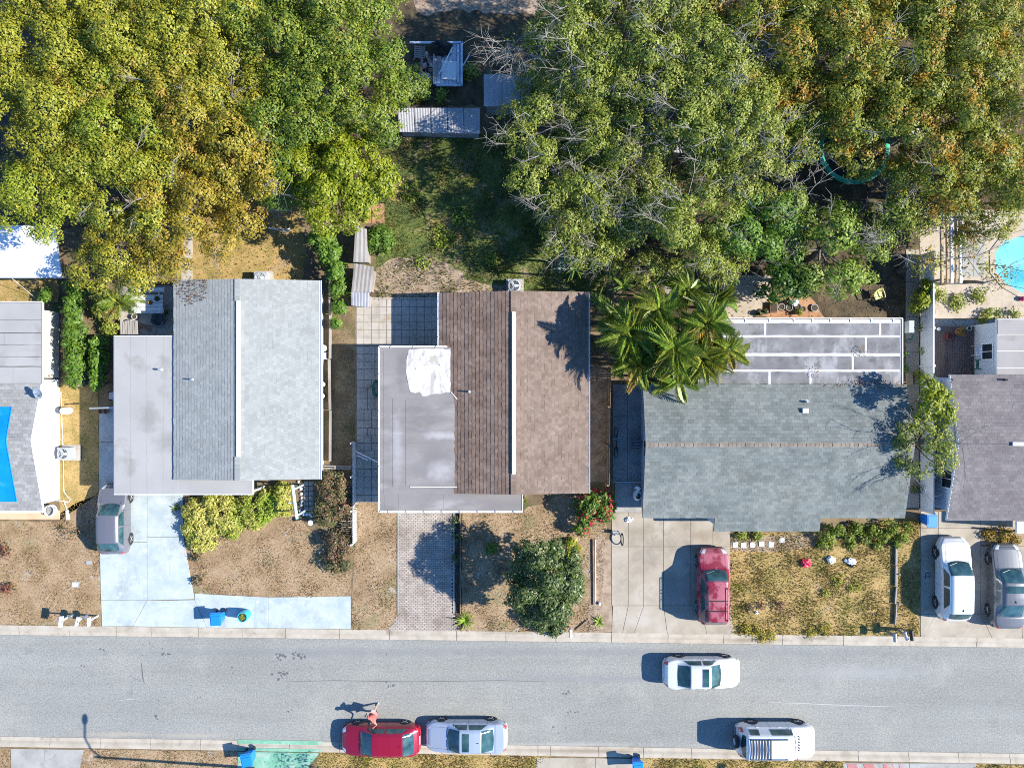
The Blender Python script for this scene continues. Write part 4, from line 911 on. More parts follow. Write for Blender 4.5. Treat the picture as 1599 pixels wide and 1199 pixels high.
# ---- grey house, second from the left
h2 = thing('grey_house', 'pale grey house with white ridge vent and flat carport roof on its left', 'house', P(390, 600))
RZ = 3.45
a, b, c, e = P(498, 748, 2.4), P(498, 438, 2.4), P(370, 435.5, RZ), P(370, 750, RZ)
roof_pitch(h2, [a, b, c, e], 'shing_grey', 11, 0.21, 0.2, butt=0.010)
a2, b2 = P(271, 437, 2.58), P(271, 749, 2.58)
roof_pitch(h2, [a2, b2, P(369.6, 750, RZ), P(369.6, 435.5, RZ)], 'shing_grey', 12, 0.19, 0.2, butt=0.015)
m = MB(); m.bar(P(372.5, 470, RZ + 0.05), P(372.5, 713, RZ + 0.05), 0.20, 0.10); m.build('ridge_vent', MT['white'], h2)
m = MB()
for i in range(40):
    y0 = 436 + i*0.87
for i, (y0, y1) in enumerate([(436, 470), (713, 750)]):
    k = int((y1-y0)/6)
    for j in range(k):
        ya, yb = y0 + (y1-y0)*j/k, y0 + (y1-y0)*(j+1)/k
        m.bar(P(370.5, ya + 0.2, RZ + 0.02), P(370.5, yb - 0.2, RZ + 0.025), 0.3, 0.03)
tag(m.build('ridge_cap', MT['shing_grey'], h2), kind='stuff')
fl = MB(); fl.prism([P2(x, y, 2.48) for x, y in [(177.5, 524), (284, 524), (284, 749), (395, 749), (395, 772.5), (177.5, 772.5)]], 2.30, 2.475); fr_ = fl.build('flat_roof', MT['white'], h2)
xs = [178.5, 203.4, 229.3, 254.8, 279.5]
for i in range(4):
    m = MB(); m.prism([P2(x, y, 2.48) for x, y in [(xs[i] + .25, 525), (xs[i+1] - .25, 525), (xs[i+1] - .25, 771.5), (xs[i] + .25, 771.5)]], 2.474, 2.492); m.build('roof_panel', MT['flat_grey'], fr_)
for q in ([(279.8, 526), (284, 526), (284, 748), (279.8, 748)], [(279.8, 748.4), (394, 750), (394, 771.5), (279.8, 771.5)]):
    m = MB(); m.prism([P2(x, y, 2.48) for x, y in q], 2.474, 2.487); m.build('roof_panel', MT['flat_grey'], fr_)
gutter(h2, P(500, 438, 2.36), P(500, 748, 2.36), inward=(1, 0), clips=1.2)
fascia(h2, P(270, 437, 2.56), P(270, 524, 2.56), 'trim_black')
fascia(h2, P(177, 524, 2.5), P(177, 772, 2.5), 'trim_black', 0.14, 0.03, 0.09)
q = [P2(x, y, 2.4) for x, y in [(281, 444), (489, 444), (489, 742), (281, 742)]]
wall_ring(h2, q, 0, 2.24, MT['bluewall'])
xr = P(370, 0, RZ).x
for yy, sgn in ((q[0][1], -1), (q[2][1], 1)):
    gable(h2, [(q[0][0], yy, 2.24), (q[1][0], yy, 2.24), (xr, yy, 3.22)], (0, 0.15*sgn, 0), MT['bluewall'])
for i, (x, y) in enumerate([(180.5, 530), (180.5, 768), (282, 768), (392, 768)]):
    p = P(x, y, 2.3); m = MB(); m.box(p.x-.05, p.y-.05, 0, p.x+.05, p.y+.05, 2.30); m.build('post', MT['white'], h2)
window(h2, (q[1][0], P(0, 520, 1.4).y, 1.4), (0, 1, 0), 1.2, 1.0, out=(1, 0, 0)); window(h2, (q[1][0], P(0, 650, 1.4).y, 1.4), (0, 1, 0), 1.2, 1.0, out=(1, 0, 0))
window(h2, (P(430, 0, 1.4).x, q[2][1], 1.4), (1, 0, 0), 1.6, 1.1, out=(0, -1, 0)); window(h2, (P(430, 0, 1.4).x, q[0][1], 1.4), (1, 0, 0), 1.4, 1.1, out=(0, 1, 0))
m = MB(); p = P(330, 0, 1.05); m.box(p.x-.45, q[2][1]-.04, 0.1, p.x+.45, q[2][1]-.002, 2.12); m.build('door', MT['wood_brown'], h2)
v = vent_pipe(h2, P(252, 577, 2.49), 0.06, 0.34); vent_pipe(h2, P(301, 592.5, 2.86), 0.045, 0.3)
m = MB(); m.lathe(P(252, 577, 2.495), [(0.42, 0), (0.42, 0.003), (0.41, 0.005), (0.0, 0.005)], 28); m.build('flashing', MT['flat_grey'], h2)
litter('fallen_leaves', [[P2(x, y, 2.7) for x, y in [(272, 438), (335, 438), (325, 470), (290, 478), (274, 455)]]], 110, LF['dead'], 51, lambda x, y: 2.60 + (x - a2.x)*0.235, h2, size=.04)
m = MB(); m.tube([P(140, 637.5, 1.9), P(180, 636, 2.2)], 0.05, 8); m.build('downpipe', MT['steel'], h2)

# ---- brown house in the middle
h3 = thing('brown_house', 'brown shingled house with white ridge vent and grey flat roof at its left', 'house', P(760, 620))
E, Rz = 2.25, 3.22
roof_pitch(h3, [P(919, 770, E), P(919, 456, E), P(802, 454, Rz), P(802, 772, Rz)], 'shing_brown_sun', 21, 0.2, 0.2, butt=0.014)
roof_pitch(h3, [P(686, 457.5, E), P(686, 770, E), P(801.6, 772, Rz), P(801.6, 454, Rz)], 'shing_brown_shade', 22, 0.215, 0.19, butt=0.021)
m = MB(); m.bar(P(802.3, 487, Rz + 0.05), P(802.3, 740, Rz + 0.05), 0.20, 0.10); m.build('ridge_vent', MT['white'], h3)
m = MB()
for y0, y1 in ((455, 487), (740, 772)):
    k = int((y1-y0)/6)
    for j in range(k): m.bar(P(801.8, y0 + (y1-y0)*j/k + .2, Rz + .015), P(801.8, y0 + (y1-y0)*(j+1)/k - .2, Rz + .02), 0.3, 0.03)
tag(m.build('ridge_cap', MT['shing_brown_sun'], h3), kind='stuff')
FZ = 2.46
m = MB(); m.prism([P2(x, y, FZ) for x, y in [(593.5, 542.5), (704, 542.5), (704, 612), (717, 625), (717, 770), (815, 770), (815, 797), (593.5, 797)]], FZ-0.2, FZ); f3 = m.build('flat_roof', MT['membrane'], h3)
def sheetp(parent, q, z0, z1, mat, name): 
    m = MB(); m.prism([P2(x, y, z1) for x, y in q], z0, z1); return m.build(name, MT[mat], parent)
for q in ([(613, 622), (633, 622), (633, 759), (613, 759)], [(633.5, 624), (715.5, 624.5), (715.5, 692), (633.5, 691)], [(633.5, 691.6), (715.5, 692.6), (715.5, 759), (633.5, 759)]):
    sheetp(f3, q, FZ - 0.002, FZ + 0.011, 'membrane', 'membrane_sheet')
for q in ([(600, 772), (622, 772), (622, 795), (600, 795)], [(622.5, 772), (692, 772), (692, 795), (622.5, 795)], [(692.5, 772), (812, 771.5), (812, 795), (692.5, 795)], [(599, 548), (611, 548), (611, 771), (599, 771)]):
    sheetp(f3, q, FZ - 0.002, FZ + 0.007, 'membrane', 'membrane_sheet')
sheetp(f3, jag([(638, 545), (703, 545), (703, 612), (681, 615), (659, 619), (655, 613), (641, 612), (636, 592), (634, 572)], 6, 1.2, 5), FZ + 0.0, FZ + 0.02, 'white_patch', 'white_coating')
m = MB(); m.bar(P(716.5, 626, FZ + .02), P(716.5, 760, FZ + .02), 0.05, 0.04); m.bar(P(640, 760, FZ + .015), P(716, 760, FZ + .015), 0.05, 0.03); m.bar(P(704, 612, FZ + .02), P(716.5, 626, FZ + .02), 0.05, 0.04); m.build('flashing', MT['seam_white'], f3)
m = MB(); p = P(719.5, 764.5, FZ); m.box(p.x-.16, p.y-.12, FZ, p.x+.16, p.y+.12, FZ + .06); m.build('drain_box', MT['dark_metal'], f3)
gutter(f3, P(592.3, 541, FZ), P(592.3, 799, FZ), inward=(-1, 0), clips=1.0)
gutter(f3, P(592, 798.6, FZ), P(816, 798.6, FZ), inward=(0, -1), clips=1.0)
gutter(f3, P(592, 541.5, FZ), P(698, 541.5, FZ), inward=(0, 1), clips=1.0)
m = MB(); m.bar(P(815.7, 770, FZ - .03), P(815.7, 797, FZ - .03), 0.06, 0.12); m.build('fascia', MT['white'], f3)
gutter(h3, P(685, 457, E - .02), P(685, 540, E - .02), inward=(-1, 0), clips=1.0); gutter(h3, P(919.6, 456, E - .02), P(919.6, 770, E - .02), inward=(1, 0), clips=1.0)
q3 = [P2(x, y, E) for x, y in [(694, 463), (910, 463), (910, 764), (694, 764)]]
wall_ring(h3, q3, 0, E - 0.2, MT['cream']); xr = P(802, 0, Rz).x
for yy, sgn in ((q3[0][1], -1), (q3[2][1], 1)): gable(h3, [(q3[0][0], yy, E - .2), (q3[1][0], yy, E - .2), (xr, yy, Rz - .26)], (0, 0.15*sgn, 0), MT['cream'])
q3b = [P2(x, y, FZ) for x, y in [(600, 550), (692, 550), (692, 788), (600, 788)]]
wall_ring(h3, q3b, 0, FZ - 0.21, MT['cream'])
for x in (620, 730): window(h3, (P(x, 0, 1.35).x, q3b[2][1] if x < 692 else q3[2][1], 1.35), (1, 0, 0), 1.3, 1.1, out=(0, -1, 0))
m = MB(); m.box(P(655, 0).x-1.2, q3b[2][1]-.05, 0.03, P(655, 0).x+1.0, q3b[2][1]-.002, 2.1); m.build('garage_door', MT['white'], h3)
for y in (520, 640): window(h3, (q3[1][0], P(0, y, 1.35).y, 1.35), (0, 1, 0), 1.2, 1.0, out=(1, 0, 0))
vent_pipe(h3, P(732.5, 611.5, 2.66), 0.045, 0.32)

# ---- grey-green house
h4 = thing('green_grey_house', 'long grey-green shingled house with tan ridge and seamed flat roof behind', 'house', P(1210, 690))
E4, R4 = 2.45, 3.55
xl, xrr = P(1003, 0, E4).x, P(1413, 0, E4).x
def W4(x, py, z): return Vector((x, P(0, py, z).y, z))
roof_pitch(h4, [W4(xl, 808.5, E4), W4(xrr, 808.5, E4), W4(xrr, 695, R4), W4(xl, 695, R4)], 'shing_teal', 31, 0.205, 0.31)
roof_pitch(h4, [W4(xrr, 600, 2.62), W4(xl, 600, 2.62), W4(xl, 694.6, R4), W4(xrr, 694.6, R4)], 'shing_teal', 32, 0.205, 0.31)
xa, xb = P(1115, 0, 2.3).x, P(1280, 0, 2.3).x
roof_pitch(h4, [W4(xa, 829.5, 2.26), W4(xb, 829.5, 2.26), W4(xb, 808.2, E4), W4(xa, 808.2, E4)], 'shing_teal', 33, 0.205, 0.31)
m = MB(); k = 62
for j in range(k):
    x0, x1 = xl + (xrr-xl)*j/k, xl + (xrr-xl)*(j+1)/k; y = P(0, 694.8, R4).y
    h = 0.02 + 0.012*(j % 2)
    m.add([(x0+.006, y-.17, R4-.03), (x0+.006, y, R4+h), (x0+.006, y+.17, R4-.03), (x1-.006, y-.17, R4-.035), (x1-.006, y, R4+h-.01), (x1-.006, y+.17, R4-.035)], [(0, 3, 4, 1), (1, 4, 5, 2), (0, 1, 2), (5, 4, 3)])
tag(m.build('ridge_cap', MT['ridge_tan'], h4), kind='stuff')
q4 = [W4(xl + .35, 800, E4), W4(xrr - .35, 800, E4), W4(xrr - .35, 606, E4), W4(xl + .35, 606, E4)]
q4 = [(p.x, p.y) for p in q4]; wall_ring(h4, q4, 0, 2.28, MT['bluewall'])
yr = P(0, 695, R4).y
for xx, sg in ((q4[0][0], 1), (q4[1][0], -1)): gable(h4, [(xx, q4[0][1], 2.28), (xx, q4[2][1], 2.40), (xx, yr, R4 - .26)], (0.15*sg, 0, 0), MT['bluewall'])
q = [(xa + .2, q4[0][1] - .003), (xb - .2, q4[0][1] - .003), (xb - .2, W4(0, 822, 2.26).y), (xa + .2, W4(0, 822, 2.26).y)]; wall_ring(h4, q, 0, 2.08, MT['bluewall'])
m = MB(); m.box(P(1030, 0).x, q4[0][1]-.05, 0.03, P(1098, 0).x, q4[0][1]-.003, 2.1); m.build('garage_door', MT['white'], h4)
window(h4, (P(1200, 0, 1.35).x, q[2][1], 1.35), (1, 0, 0), 1.8, 1.1, out=(0, -1, 0)); window(h4, (P(1345, 0, 1.35).x, q4[0][1], 1.35), (1, 0, 0), 1.6, 1.1, out=(0, -1, 0))
window(h4, (q4[0][0], P(0, 700, 1.4).y, 1.4), (0, 1, 0), 1.0, 0.9, out=(-1, 0, 0))
F4 = 2.50
m = MB(); m.prism([P2(x, y, F4) for x, y in [(1090, 499), (1408, 499), (1408, 607), (1090, 607)]], F4-.18, F4-.012); f4 = m.build('flat_roof', MT['seam_white'], h4)
rows = [(504.5, 523.5, [1092, 1195.5, 1375, 1405.5]), (527, 551.5, [1092, 1352.5, 1405.5]), (556, 577, [1092, 1332, 1405.5]), (580.5, 606, [1092, 1202, 1266, 1405.5])]
for y0, y1, xx in rows:
    for i in range(len(xx)-1):
        sheetp(f4, jag([(xx[i] + (1.8 if i else 0), y0), (xx[i+1] - 1.8*(i < len(xx)-2), y0), (xx[i+1] - 1.8*(i < len(xx)-2), y1), (xx[i] + (1.8 if i else 0), y1)], 12, 0.35, int(y0) + i), F4 - .016, F4, 'dark_membrane', 'roof_panel')
m = MB()
m.bar(P(1090, 497, F4), P(1409, 497, F4), 0.05, 0.08); m.bar(P(1409, 497, F4), P(1409, 607, F4), 0.06, 0.08)
m.build('fascia', MT['white'], f4)
for x in (1106, 1135, 1164, 1202, 1240, 1269, 1297, 1328, 1361, 1395):
    m = MB(); m.bar(P(x, 497.5, F4), P(x, 503, F4), 0.06, 0.05); m.build('gutter_clip', MT['white'], f4)
m = MB(); m.bar(P(1090, 500.3, F4 - .1), P(1408, 500.3, F4 - .1), 0.16, 0.04); m.build('gutter', MT['wood_brown'], f4)
q = [P2(x, y, F4) for x, y in [(1096, 506), (1402, 506), (1402, 604), (1096, 604)]]; wall_ring(h4, q, 0, F4 - .19, MT['bluewall'])
vent_pipe(h4, P(1259, 627, 2.86), 0.055, 0.3, 'white')
m = MB(); p = P(1257, 641, 3.05); m.box(p.x-.17, p.y-.13, 2.92, p.x+.17, p.y+.13, 3.18); m.build('roof_vent', MT['bluewall'], h4)
litter('fallen_leaves', [[P2(x, y, 2.6) for x, y in [(1275, 599), (1330, 598), (1345, 609), (1290, 608)]], [P2(x, y, 2.6) for x, y in [(1330, 590), (1415, 596), (1415, 612), (1340, 607)]], [P2(x, y, 2.5) for x, y in [(1266, 570), (1278, 570), (1276, 590), (1268, 592)]], [P2(x, y, 2.5) for x, y in [(1335, 540), (1352, 540), (1350, 556), (1337, 556)]]], 90, LF['dead'], 52, 2.66, h4, size=.045)

# ---- white house at the left edge
h1 = thing('white_house', 'white walled house with grey shingles and blue tarp at the left edge', 'house', P(20, 690))
R1 = 3.6; E1 = 2.5
xe = P(66.5, 0, E1).x; xw = -37.5
roof_pitch(h1, [W4(xw, 797, E1), W4(xe, 797, E1), W4(xe, 688, R1), W4(xw, 688, R1)], 'shing_light', 41, 0.2, 0.31)
roof_pitch(h1, [W4(xe, 598.5, 2.66), W4(xw, 598.5, 2.66), W4(xw, 687.6, R1), W4(xe, 687.6, R1)], 'shing_light', 42, 0.2, 0.31)
q1 = [(xw + .4, P(0, 790, E1).y), (P(93, 0).x, P(0, 790, E1).y), (P(93, 0).x, P(0, 592, 2.6).y), (xw + .4, P(0, 592, 2.6).y)]
wall_ring(h1, q1, 0, 2.33, MT['white']); y1r = P(0, 688, R1).y
gable(h1, [(q1[1][0], q1[1][1], 2.33), (q1[1][0], q1[2][1], 2.45), (q1[1][0], y1r, R1 - .22)], (-.15, 0, 0), MT['white'])
for pa, pb in ((W4(xe + .012, 797, E1), W4(xe + .012, 688, R1)), (W4(xe + .012, 688, R1), W4(xe + .012, 598.5, 2.66))): fascia(h1, pa, pb, 'white', 0.15, 0.025, 0.08)
m = MB(); m.bar(W4(xw, 798.6, E1 - .02), W4(xe, 798.6, E1 - .02), 0.12, 0.1); m.build('gutter', MT['white'], h1)
F1 = 2.72
x0f = P(66, 0, F1).x
m = MB(); m.prism([(xw, P(0, 472, F1).y), (x0f, P(0, 472, F1).y), (x0f, P(0, 599, F1).y), (xw, P(0, 599, F1).y)], F1-.2, F1-.014); f1 = m.build('flat_roof', MT['under_roof'], h1)
for y0, y1, cuts in [(473, 499, [-160, -40, 64.5]), (499.6, 519.4, [-160, -40, 64.5]), (520.6, 537.8, [-160, 6, 64.5]), (538.5, 556.6, [-160, -60, 64.5]), (557.4, 571.6, [-160, -60, 64.5]), (573, 598.5, [-160, 20, 64.5])]:
    for i in range(len(cuts)-1):
        sheetp(f1, jag([(cuts[i] + .5, y0), (cuts[i+1] - .3, y0), (cuts[i+1] - .3, y1), (cuts[i] + .5, y1)], 14, 0.22, int(y0) + i), F1 - .02, F1, 'flat_grey', 'roof_panel')
m = MB(); m.bar((xw, P(0, 471.5, F1).y, F1), (x0f, P(0, 471.5, F1).y, F1), .06, .08); m.bar(P(66.6, 472, F1), P(66.6, 598, F1), 0.06, 0.08); m.build('fascia', MT['white'], f1)
qa = [(xw + .4, P(0, 598, F1).y), (P(92, 0).x, P(0, 590).y), (P(92, 0).x, P(0, 488).y), (xw + .4, P(0, 480, F1).y)]; wall_ring(h1, qa, 0, F1 - .21, MT['cream'])
m = MB(); p = P(83, 587); m.box(p.x-.5, p.y-.08, 1.0, p.x+.42, p.y+.06, 1.08); m.build('ledge', MT['wood_brown'], h1)
t = thing('roof_tarp', 'bright blue tarp draped over the ridge of the white house', 'tarp', W4(xw, 700, R1))
NX, NY = 14, 24; V = []; g = np.random.default_rng(9)
for j in range(NY + 1):
    py = 635 + (783-635)*j/NY
    yN, yS, yR = P(0, 598.5, 2.66).y, P(0, 797, E1).y, y1r
    # follow the two pitches
    z = R1
    for _ in range(6):
        y = P(0, py, z).y; z = (R1 - (y-yR)/(yN-yR)*(R1-2.66)) if y > yR else (R1 - (yR-y)/(yR-yS)*(R1-E1))
    xr_ = P(19 - 9*min(1, (py-635)/53) if py < 688 else 10 + 17*(py-688)/95, 0, z).x
    for i in range(NX + 1):
        x = xw + 0.3 + (xr_-xw-0.3)*i/NX; V.append((x, P(0, py, z).y, z + 0.045 + 0.02*g.random()*(i < NX)))
m = MB(); m.add(V, [(j*(NX+1)+i, j*(NX+1)+i+1, (j+1)*(NX+1)+i+1, (j+1)*(NX+1)+i) for j in range(NY) for i in range(NX)]); m.build('tarp_sheet', MT['blue_tarp'], t, True)
m = MB(); ed = [V[j*(NX+1)+NX] for j in range(NY+1)]
m.tube([(x, y, z + .01) for x, y, z in ed], 0.025, 5); m.build('hem', MT['blue_tarp'], t)
t = thing('satellite_dish', 'grey satellite dish on the roof edge of the white house', 'satellite dish', P(66, 612, 3.0))
c = P(60, 613.5, 3.35); m = MB()
ax = Vector((-0.25, -0.35, 1)).normalized(); ux = ax.cross(Vector((0, 1, 0))).normalized(); uy = ax.cross(ux)
V = []; 
for i in range(7):
    r = 0.34*i/6
    for j in range(24):
        a = j*math.pi/12; V.append(Vector(c) + (ux*math.cos(a) + uy*math.sin(a))*r + ax*(r*r*0.5))
F = [(i*24+j, i*24+(j+1) % 24, (i+1)*24+(j+1) % 24, (i+1)*24+j) for i in range(6) for j in range(24)]
m.add(V, F); o = m.build('dish', MT['ac_grey'], t, True); sm = o.modifiers.new('thick', 'SOLIDIFY'); sm.thickness = 0.02
m = MB(); m.tube([P(64.5, 612, 2.78), P(62, 612.5, 3.1), Vector(c) - ax*.03], 0.025, 6); m.build('mast', MT['steel'], t)
m = MB(); m.tube([Vector(c) - ux*.3, Vector(c) - ux*.25 + ax*.45 + Vector((.2, 0, 0))], 0.015, 5); m.obox(Vector(c) - ux*.22 + ax*.45 + Vector((.2, 0, 0)), (.05, 0, 0), (0, .04, 0), (0, 0, .04)); m.build('feed_arm', MT['dark_metal'], t)

# ---- house at the right edge
h5 = thing('mauve_house', 'house with grey-violet shingles and a rear flat roof at the right edge', 'house', P(1560, 700))
R5 = 3.6; E5 = 2.4
xl5, xr5 = P(1479, 0, E5).x, 42.0
roof_pitch(h5, [W4(xl5, 812.5, E5), W4(xr5, 812.5, E5), W4(xr5, 693, R5), W4(xl5, 693, R5)], 'shing_violet', 51, 0.2, 0.31)
roof_pitch(h5, [W4(xr5, 585, 2.72), W4(xl5, 585, 2.72), W4(xl5, 692.6, R5), W4(xr5, 692.6, R5)], 'shing_violet', 52, 0.2, 0.31)
for pa, pb in ((W4(xl5 - .014, 812.5, E5), W4(xl5 - .014, 693, R5)), (W4(xl5 - .014, 693, R5), W4(xl5 - .014, 585, 2.72))): fascia(h5, pa, pb, 'white', 0.16, 0.025, 0.08)
q5 = [(P(1457, 0).x, P(0, 800, 2.2).y), (xr5 - .4, P(0, 800, 2.2).y), (xr5 - .4, P(0, 592, 2.5).y), (P(1457, 0).x, P(0, 592, 2.5).y)]
wall_ring(h5, q5, 0, 2.22, MT['bluewall']); yr5 = P(0, 693, R5).y
gable(h5, [(q5[0][0], q5[0][1], 2.22), (q5[0][0], q5[2][1], 2.42), (q5[0][0], yr5, R5 - .24)], (.15, 0, 0), MT['bluewall'])
window(h5, (q5[0][0], P(0, 747, 1.5).y, 1.5), (0, 1, 0), 1.1, 1.1, out=(-1, 0, 0))
# porch roof that reaches further towards the street
m = MB(); m.prism([P2(x, y, 2.3) for x, y in [(1588, 814), (1700, 814), (1700, 840), (1588, 832)]], 2.15, 2.3); m.build('porch_roof', MT['white'], h5)
m = MB(); p = P(1592, 829); m.box(p.x-.06, p.y-.06, 0, p.x+.06, p.y+.06, 2.15); m.build('post', MT['white'], h5)
m = MB(); m.bar(P(1581, 693, R5 + .06), P(1640, 693, R5 + .06), 0.2, 0.12); m.build('ridge_vent', MT['white'], h5)
F5 = 2.6
xf0 = P(1557, 0, F5).x
m = MB(); m.prism([(xf0, P(0, 498, F5).y), (xr5, P(0, 498, F5).y), (xr5, P(0, 590, 2.9).y), (xf0, P(0, 590, 2.9).y)], F5-.2, F5 - .013); f5 = m.build('flat_roof', MT['white'], h5)
for y0, y1 in [(499, 522), (522.6, 548), (548.6, 574), (574.6, 588)]:
    sheetp(f5, [(1558, y0), (1720, y0), (1720, y1), (1558, y1)], F5 - .02, F5 + (.05 if y0 == 499 else 0), 'rusty_membrane', 'roof_panel')
qb = [(xf0 + .06, P(0, 588).y), (xr5 - .4, P(0, 588).y), (xr5 - .4, P(0, 503, F5).y), (xf0 + .06, P(0, 503, F5).y)]; wall_ring(h5, qb, 0, F5 - .21, MT['bluewall'])
window(h5, (qb[0][0], P(0, 549, 1.6).y, 1.65), (0, 1, 0), 0.95, 1.0, out=(-1, 0, 0))
vent_pipe(h5, P(1568, 593, 2.78), 0.05, 0.3, 'dark_metal')
m = MB(); p = P(1556, 590, 2.5); 
for xx, nm in ((0, 'porch_light'),): m.box(p.x-.08, p.y-.05, 2.2, p.x+.02, p.y+.07, 2.4)
m.build('porch_light', MT['dark_metal'], h5)
litter('fallen_leaves', [[P2(x, y, 2.9) for x, y in [(1488, 590), (1500, 590), (1500, 600), (1490, 600)]], [P2(x, y, 3.2) for x, y in [(1494, 622), (1508, 622), (1502, 632), (1492, 632)]]], 30, LF['dead'], 53, 2.98, h5)
# eave shadow strip neighbour: small side wall between deck and house
t = thing('garden_wall', 'low white wall end at the bottom of the wooden deck', 'wall', P(1468, 597))
m = MB(); q = px([(1457, 590), (1482, 590), (1482, 604), (1457, 604)]); m.prism(shrink(q, 0), 0, 0.9); m.build('wall_block', MT['bluewall'], t)
m = MB(); m.prism([P2(x, y, .95) for x, y in [(1456, 590), (1483.5, 590), (1483.5, 606), (1456, 606)]], 0.9, 0.96); m.build('coping', MT['white'], t)

# ================================================================ cars
def lerp_tab(tab, x): return float(np.interp(x, [t[0] for t in tab], [t[1] for t in tab]))
STY = {   # hood/deck heights, roof line (fraction of height), greenhouse stations
 'sedan': dict(deck=[(0, .50), (.015, .60), (.06, .69), (.16, .79), (.29, .92), (.5, .94), (.80, .98), (.86, 1.02), (.965, .98), (.99, .86), (1, .62)], roof=[(.27, 0), (.43, .97), (.50, 1.0), (.60, .99), (.68, .94), (.845, 0)], ws=(.285, .425), rw=(.685, .83), sw=(.33, .76), br=0.13),
 'hatch': dict(deck=[(0, .50), (.015, .62), (.07, .74), (.18, .86), (.28, .97), (.5, .99), (.9, 1.02), (.965, .98), (.99, .84), (1, .60)], roof=[(.25, 0), (.42, .96), (.50, 1.0), (.66, .99), (.80, .93), (.955, 0)], ws=(.27, .415), rw=(.80, .93), sw=(.34, .86), br=0.12),
 'suv': dict(deck=[(0, .55), (.015, .72), (.06, .88), (.18, .98), (.27, 1.06), (.5, 1.08), (.9, 1.08), (.975, 1.05), (.99, .95), (1, .62)], roof=[(.25, 0), (.39, .97), (.46, 1.0), (.75, 1.0), (.90, .96), (.98, 0)], ws=(.268, .385), rw=(.91, .967), sw=(.32, .90), br=0.10),
 'cross': dict(deck=[(0, .52), (.015, .68), (.06, .82), (.18, .93), (.28, 1.02), (.5, 1.04), (.9, 1.06), (.965, 1.02), (.99, .88), (1, .60)], roof=[(.26, 0), (.42, .97), (.50, 1.0), (.68, .99), (.85, .93), (.965, 0)], ws=(.275, .415), rw=(.865, .95), sw=(.33, .83), br=0.12),
 'boxy': dict(deck=[(0, .62), (.01, .86), (.05, 1.02), (.18, 1.08), (.28, 1.12), (.5, 1.14), (.9, 1.14), (.975, 1.12), (.99, 1.02), (1, .70)], roof=[(.275, 0), (.345, .95), (.40, 1.0), (.75, 1.0), (.93, .97), (.975, 0)], ws=(.285, .34), rw=(.94, .968), sw=(.335, .90), br=0.07),
}
def catmull(P_, n):
    P_ = np.asarray(P_, float); k = len(P_); out = []
    for i in range(k-1):
        p0 = P_[max(i-1, 0)]; p1 = P_[i]; p2 = P_[i+1]; p3 = P_[min(i+2, k-1)]
        for j in range(n):
            t = j/n; out.append(p1 + 0.5*t*((p2-p0)*0.7 + t*(2*p0-5*p1+4*p2-p3 + (p1*3-p0-3*p2+p3)*t)*0.5) if False else (1-t)*p1 + t*p2 + 0.16*np.sin(math.pi*t)*0*(p2-p0))
    out.append(P_[-1]); return np.array(out)
class CarShape:
    def __init__(s, sty, L, W, H): s.d = STY[sty]; s.L, s.W, s.H = L, W, H
    def half(s, u):
        w = s.W/2; b = s.d['br']; e = 0.13
        if u < e: w *= 1 - 0.42*((e-u)/e)**2.2*(b/0.13)
        if u > 1-e: w *= 1 - 0.34*((u-1+e)/e)**2.2*(b/0.13)
        return w
    def ctrl(s, u):
        """control points of half a cross-section: sill to centre line, (y, z)"""
        d = s.d; w = s.half(u); zh = lerp_tab(d['deck'], u); top = s.H
        base = lerp_tab(d['deck'], min(max(u, d['roof'][0][0]), d['roof'][-1][0]))
        g = lerp_tab(d['roof'], u)*(top - base) if d['roof'][0][0] < u < d['roof'][-1][0] else 0.0
        k = min(1, g/0.40); k = k*k*(3-2*k)
        zb = zh - 0.05
        bel = min(zb, 0.9)
        return [(w*.90, .20), (w*.985, .30), (w*1.0, .30 + (bel-.30)*.5), (w*.985, zb - .05), (w*.94, zh - .005 + .01*k),
                (w*(.72 - .0*k) if k == 0 else w*(.72 + .02*k), zh + .02 + max(0, g - .07*k)), (w*(.52 + .08*k), zh + .032 + g), (w*.28, zh + .042 + g + .012*k), (0, zh + .046 + g + .016*k)]
    def sec(s, u, n=3):
        C = s.ctrl(u); out = []
        for i in range(len(C)-1):
            for j in range(n):
                t = j/n; out.append((C[i][0]*(1-t) + C[i+1][0]*t, C[i][1]*(1-t) + C[i+1][1]*t))
        out.append(C[-1]); return out
    def pt(s, u, v):
        """v 0..8 = control index from sill to centre; negative side by mirroring (v 8..16)"""
        sg = 1
        if v > 8: v = 16 - v; sg = -1
        C = s.ctrl(u); i = min(int(v), 7); t = v - i
        return Vector((s.L*(0.5 - u), sg*(C[i][0]*(1-t) + C[i+1][0]*t), C[i][1]*(1-t) + C[i+1][1]*t))
    def patch(s, m, u0, u1, v0, v1, nu=6, nv=8, off=0.006, uf=None):
        V = []
        for i in range(nu+1):
            for j in range(nv+1):
                v = v0 + (v1-v0)*j/nv
                a, b = (uf(j/nv) if uf else (u0, u1)); u = a + (b-a)*i/nu
                p = s.pt(u, v); e = 0.004
                n = (s.pt(min(u+e, 1), v) - s.pt(max(u-e, 0), v)).cross(s.pt(u, min(v+.06, 16)) - s.pt(u, max(v-.06, 0)))
                n = n.normalized() if n.length > 1e-9 else Vector((0, 0, 1))
                if n.dot(Vector((0, p.y, max(p.z - 0.6, 0.05)))) < 0: n = -n
                V.append(p + n*off)
        m.add(V, [(i*(nv+1)+j, i*(nv+1)+j+1, (i+1)*(nv+1)+j+1, (i+1)*(nv+1)+j) for i in range(nu) for j in range(nv)])
def paint(name, col, metal=0.2, rough=0.3, faded=None):
    if faded is None:
        return plain(name, col, rough, metal, 0.7)
    return noisy(name, [(0.3, col), (0.44, col), (0.52, faded), (0.62, faded)], 1.1, 3, rough=0.4, coord='obj', coat=0.3)
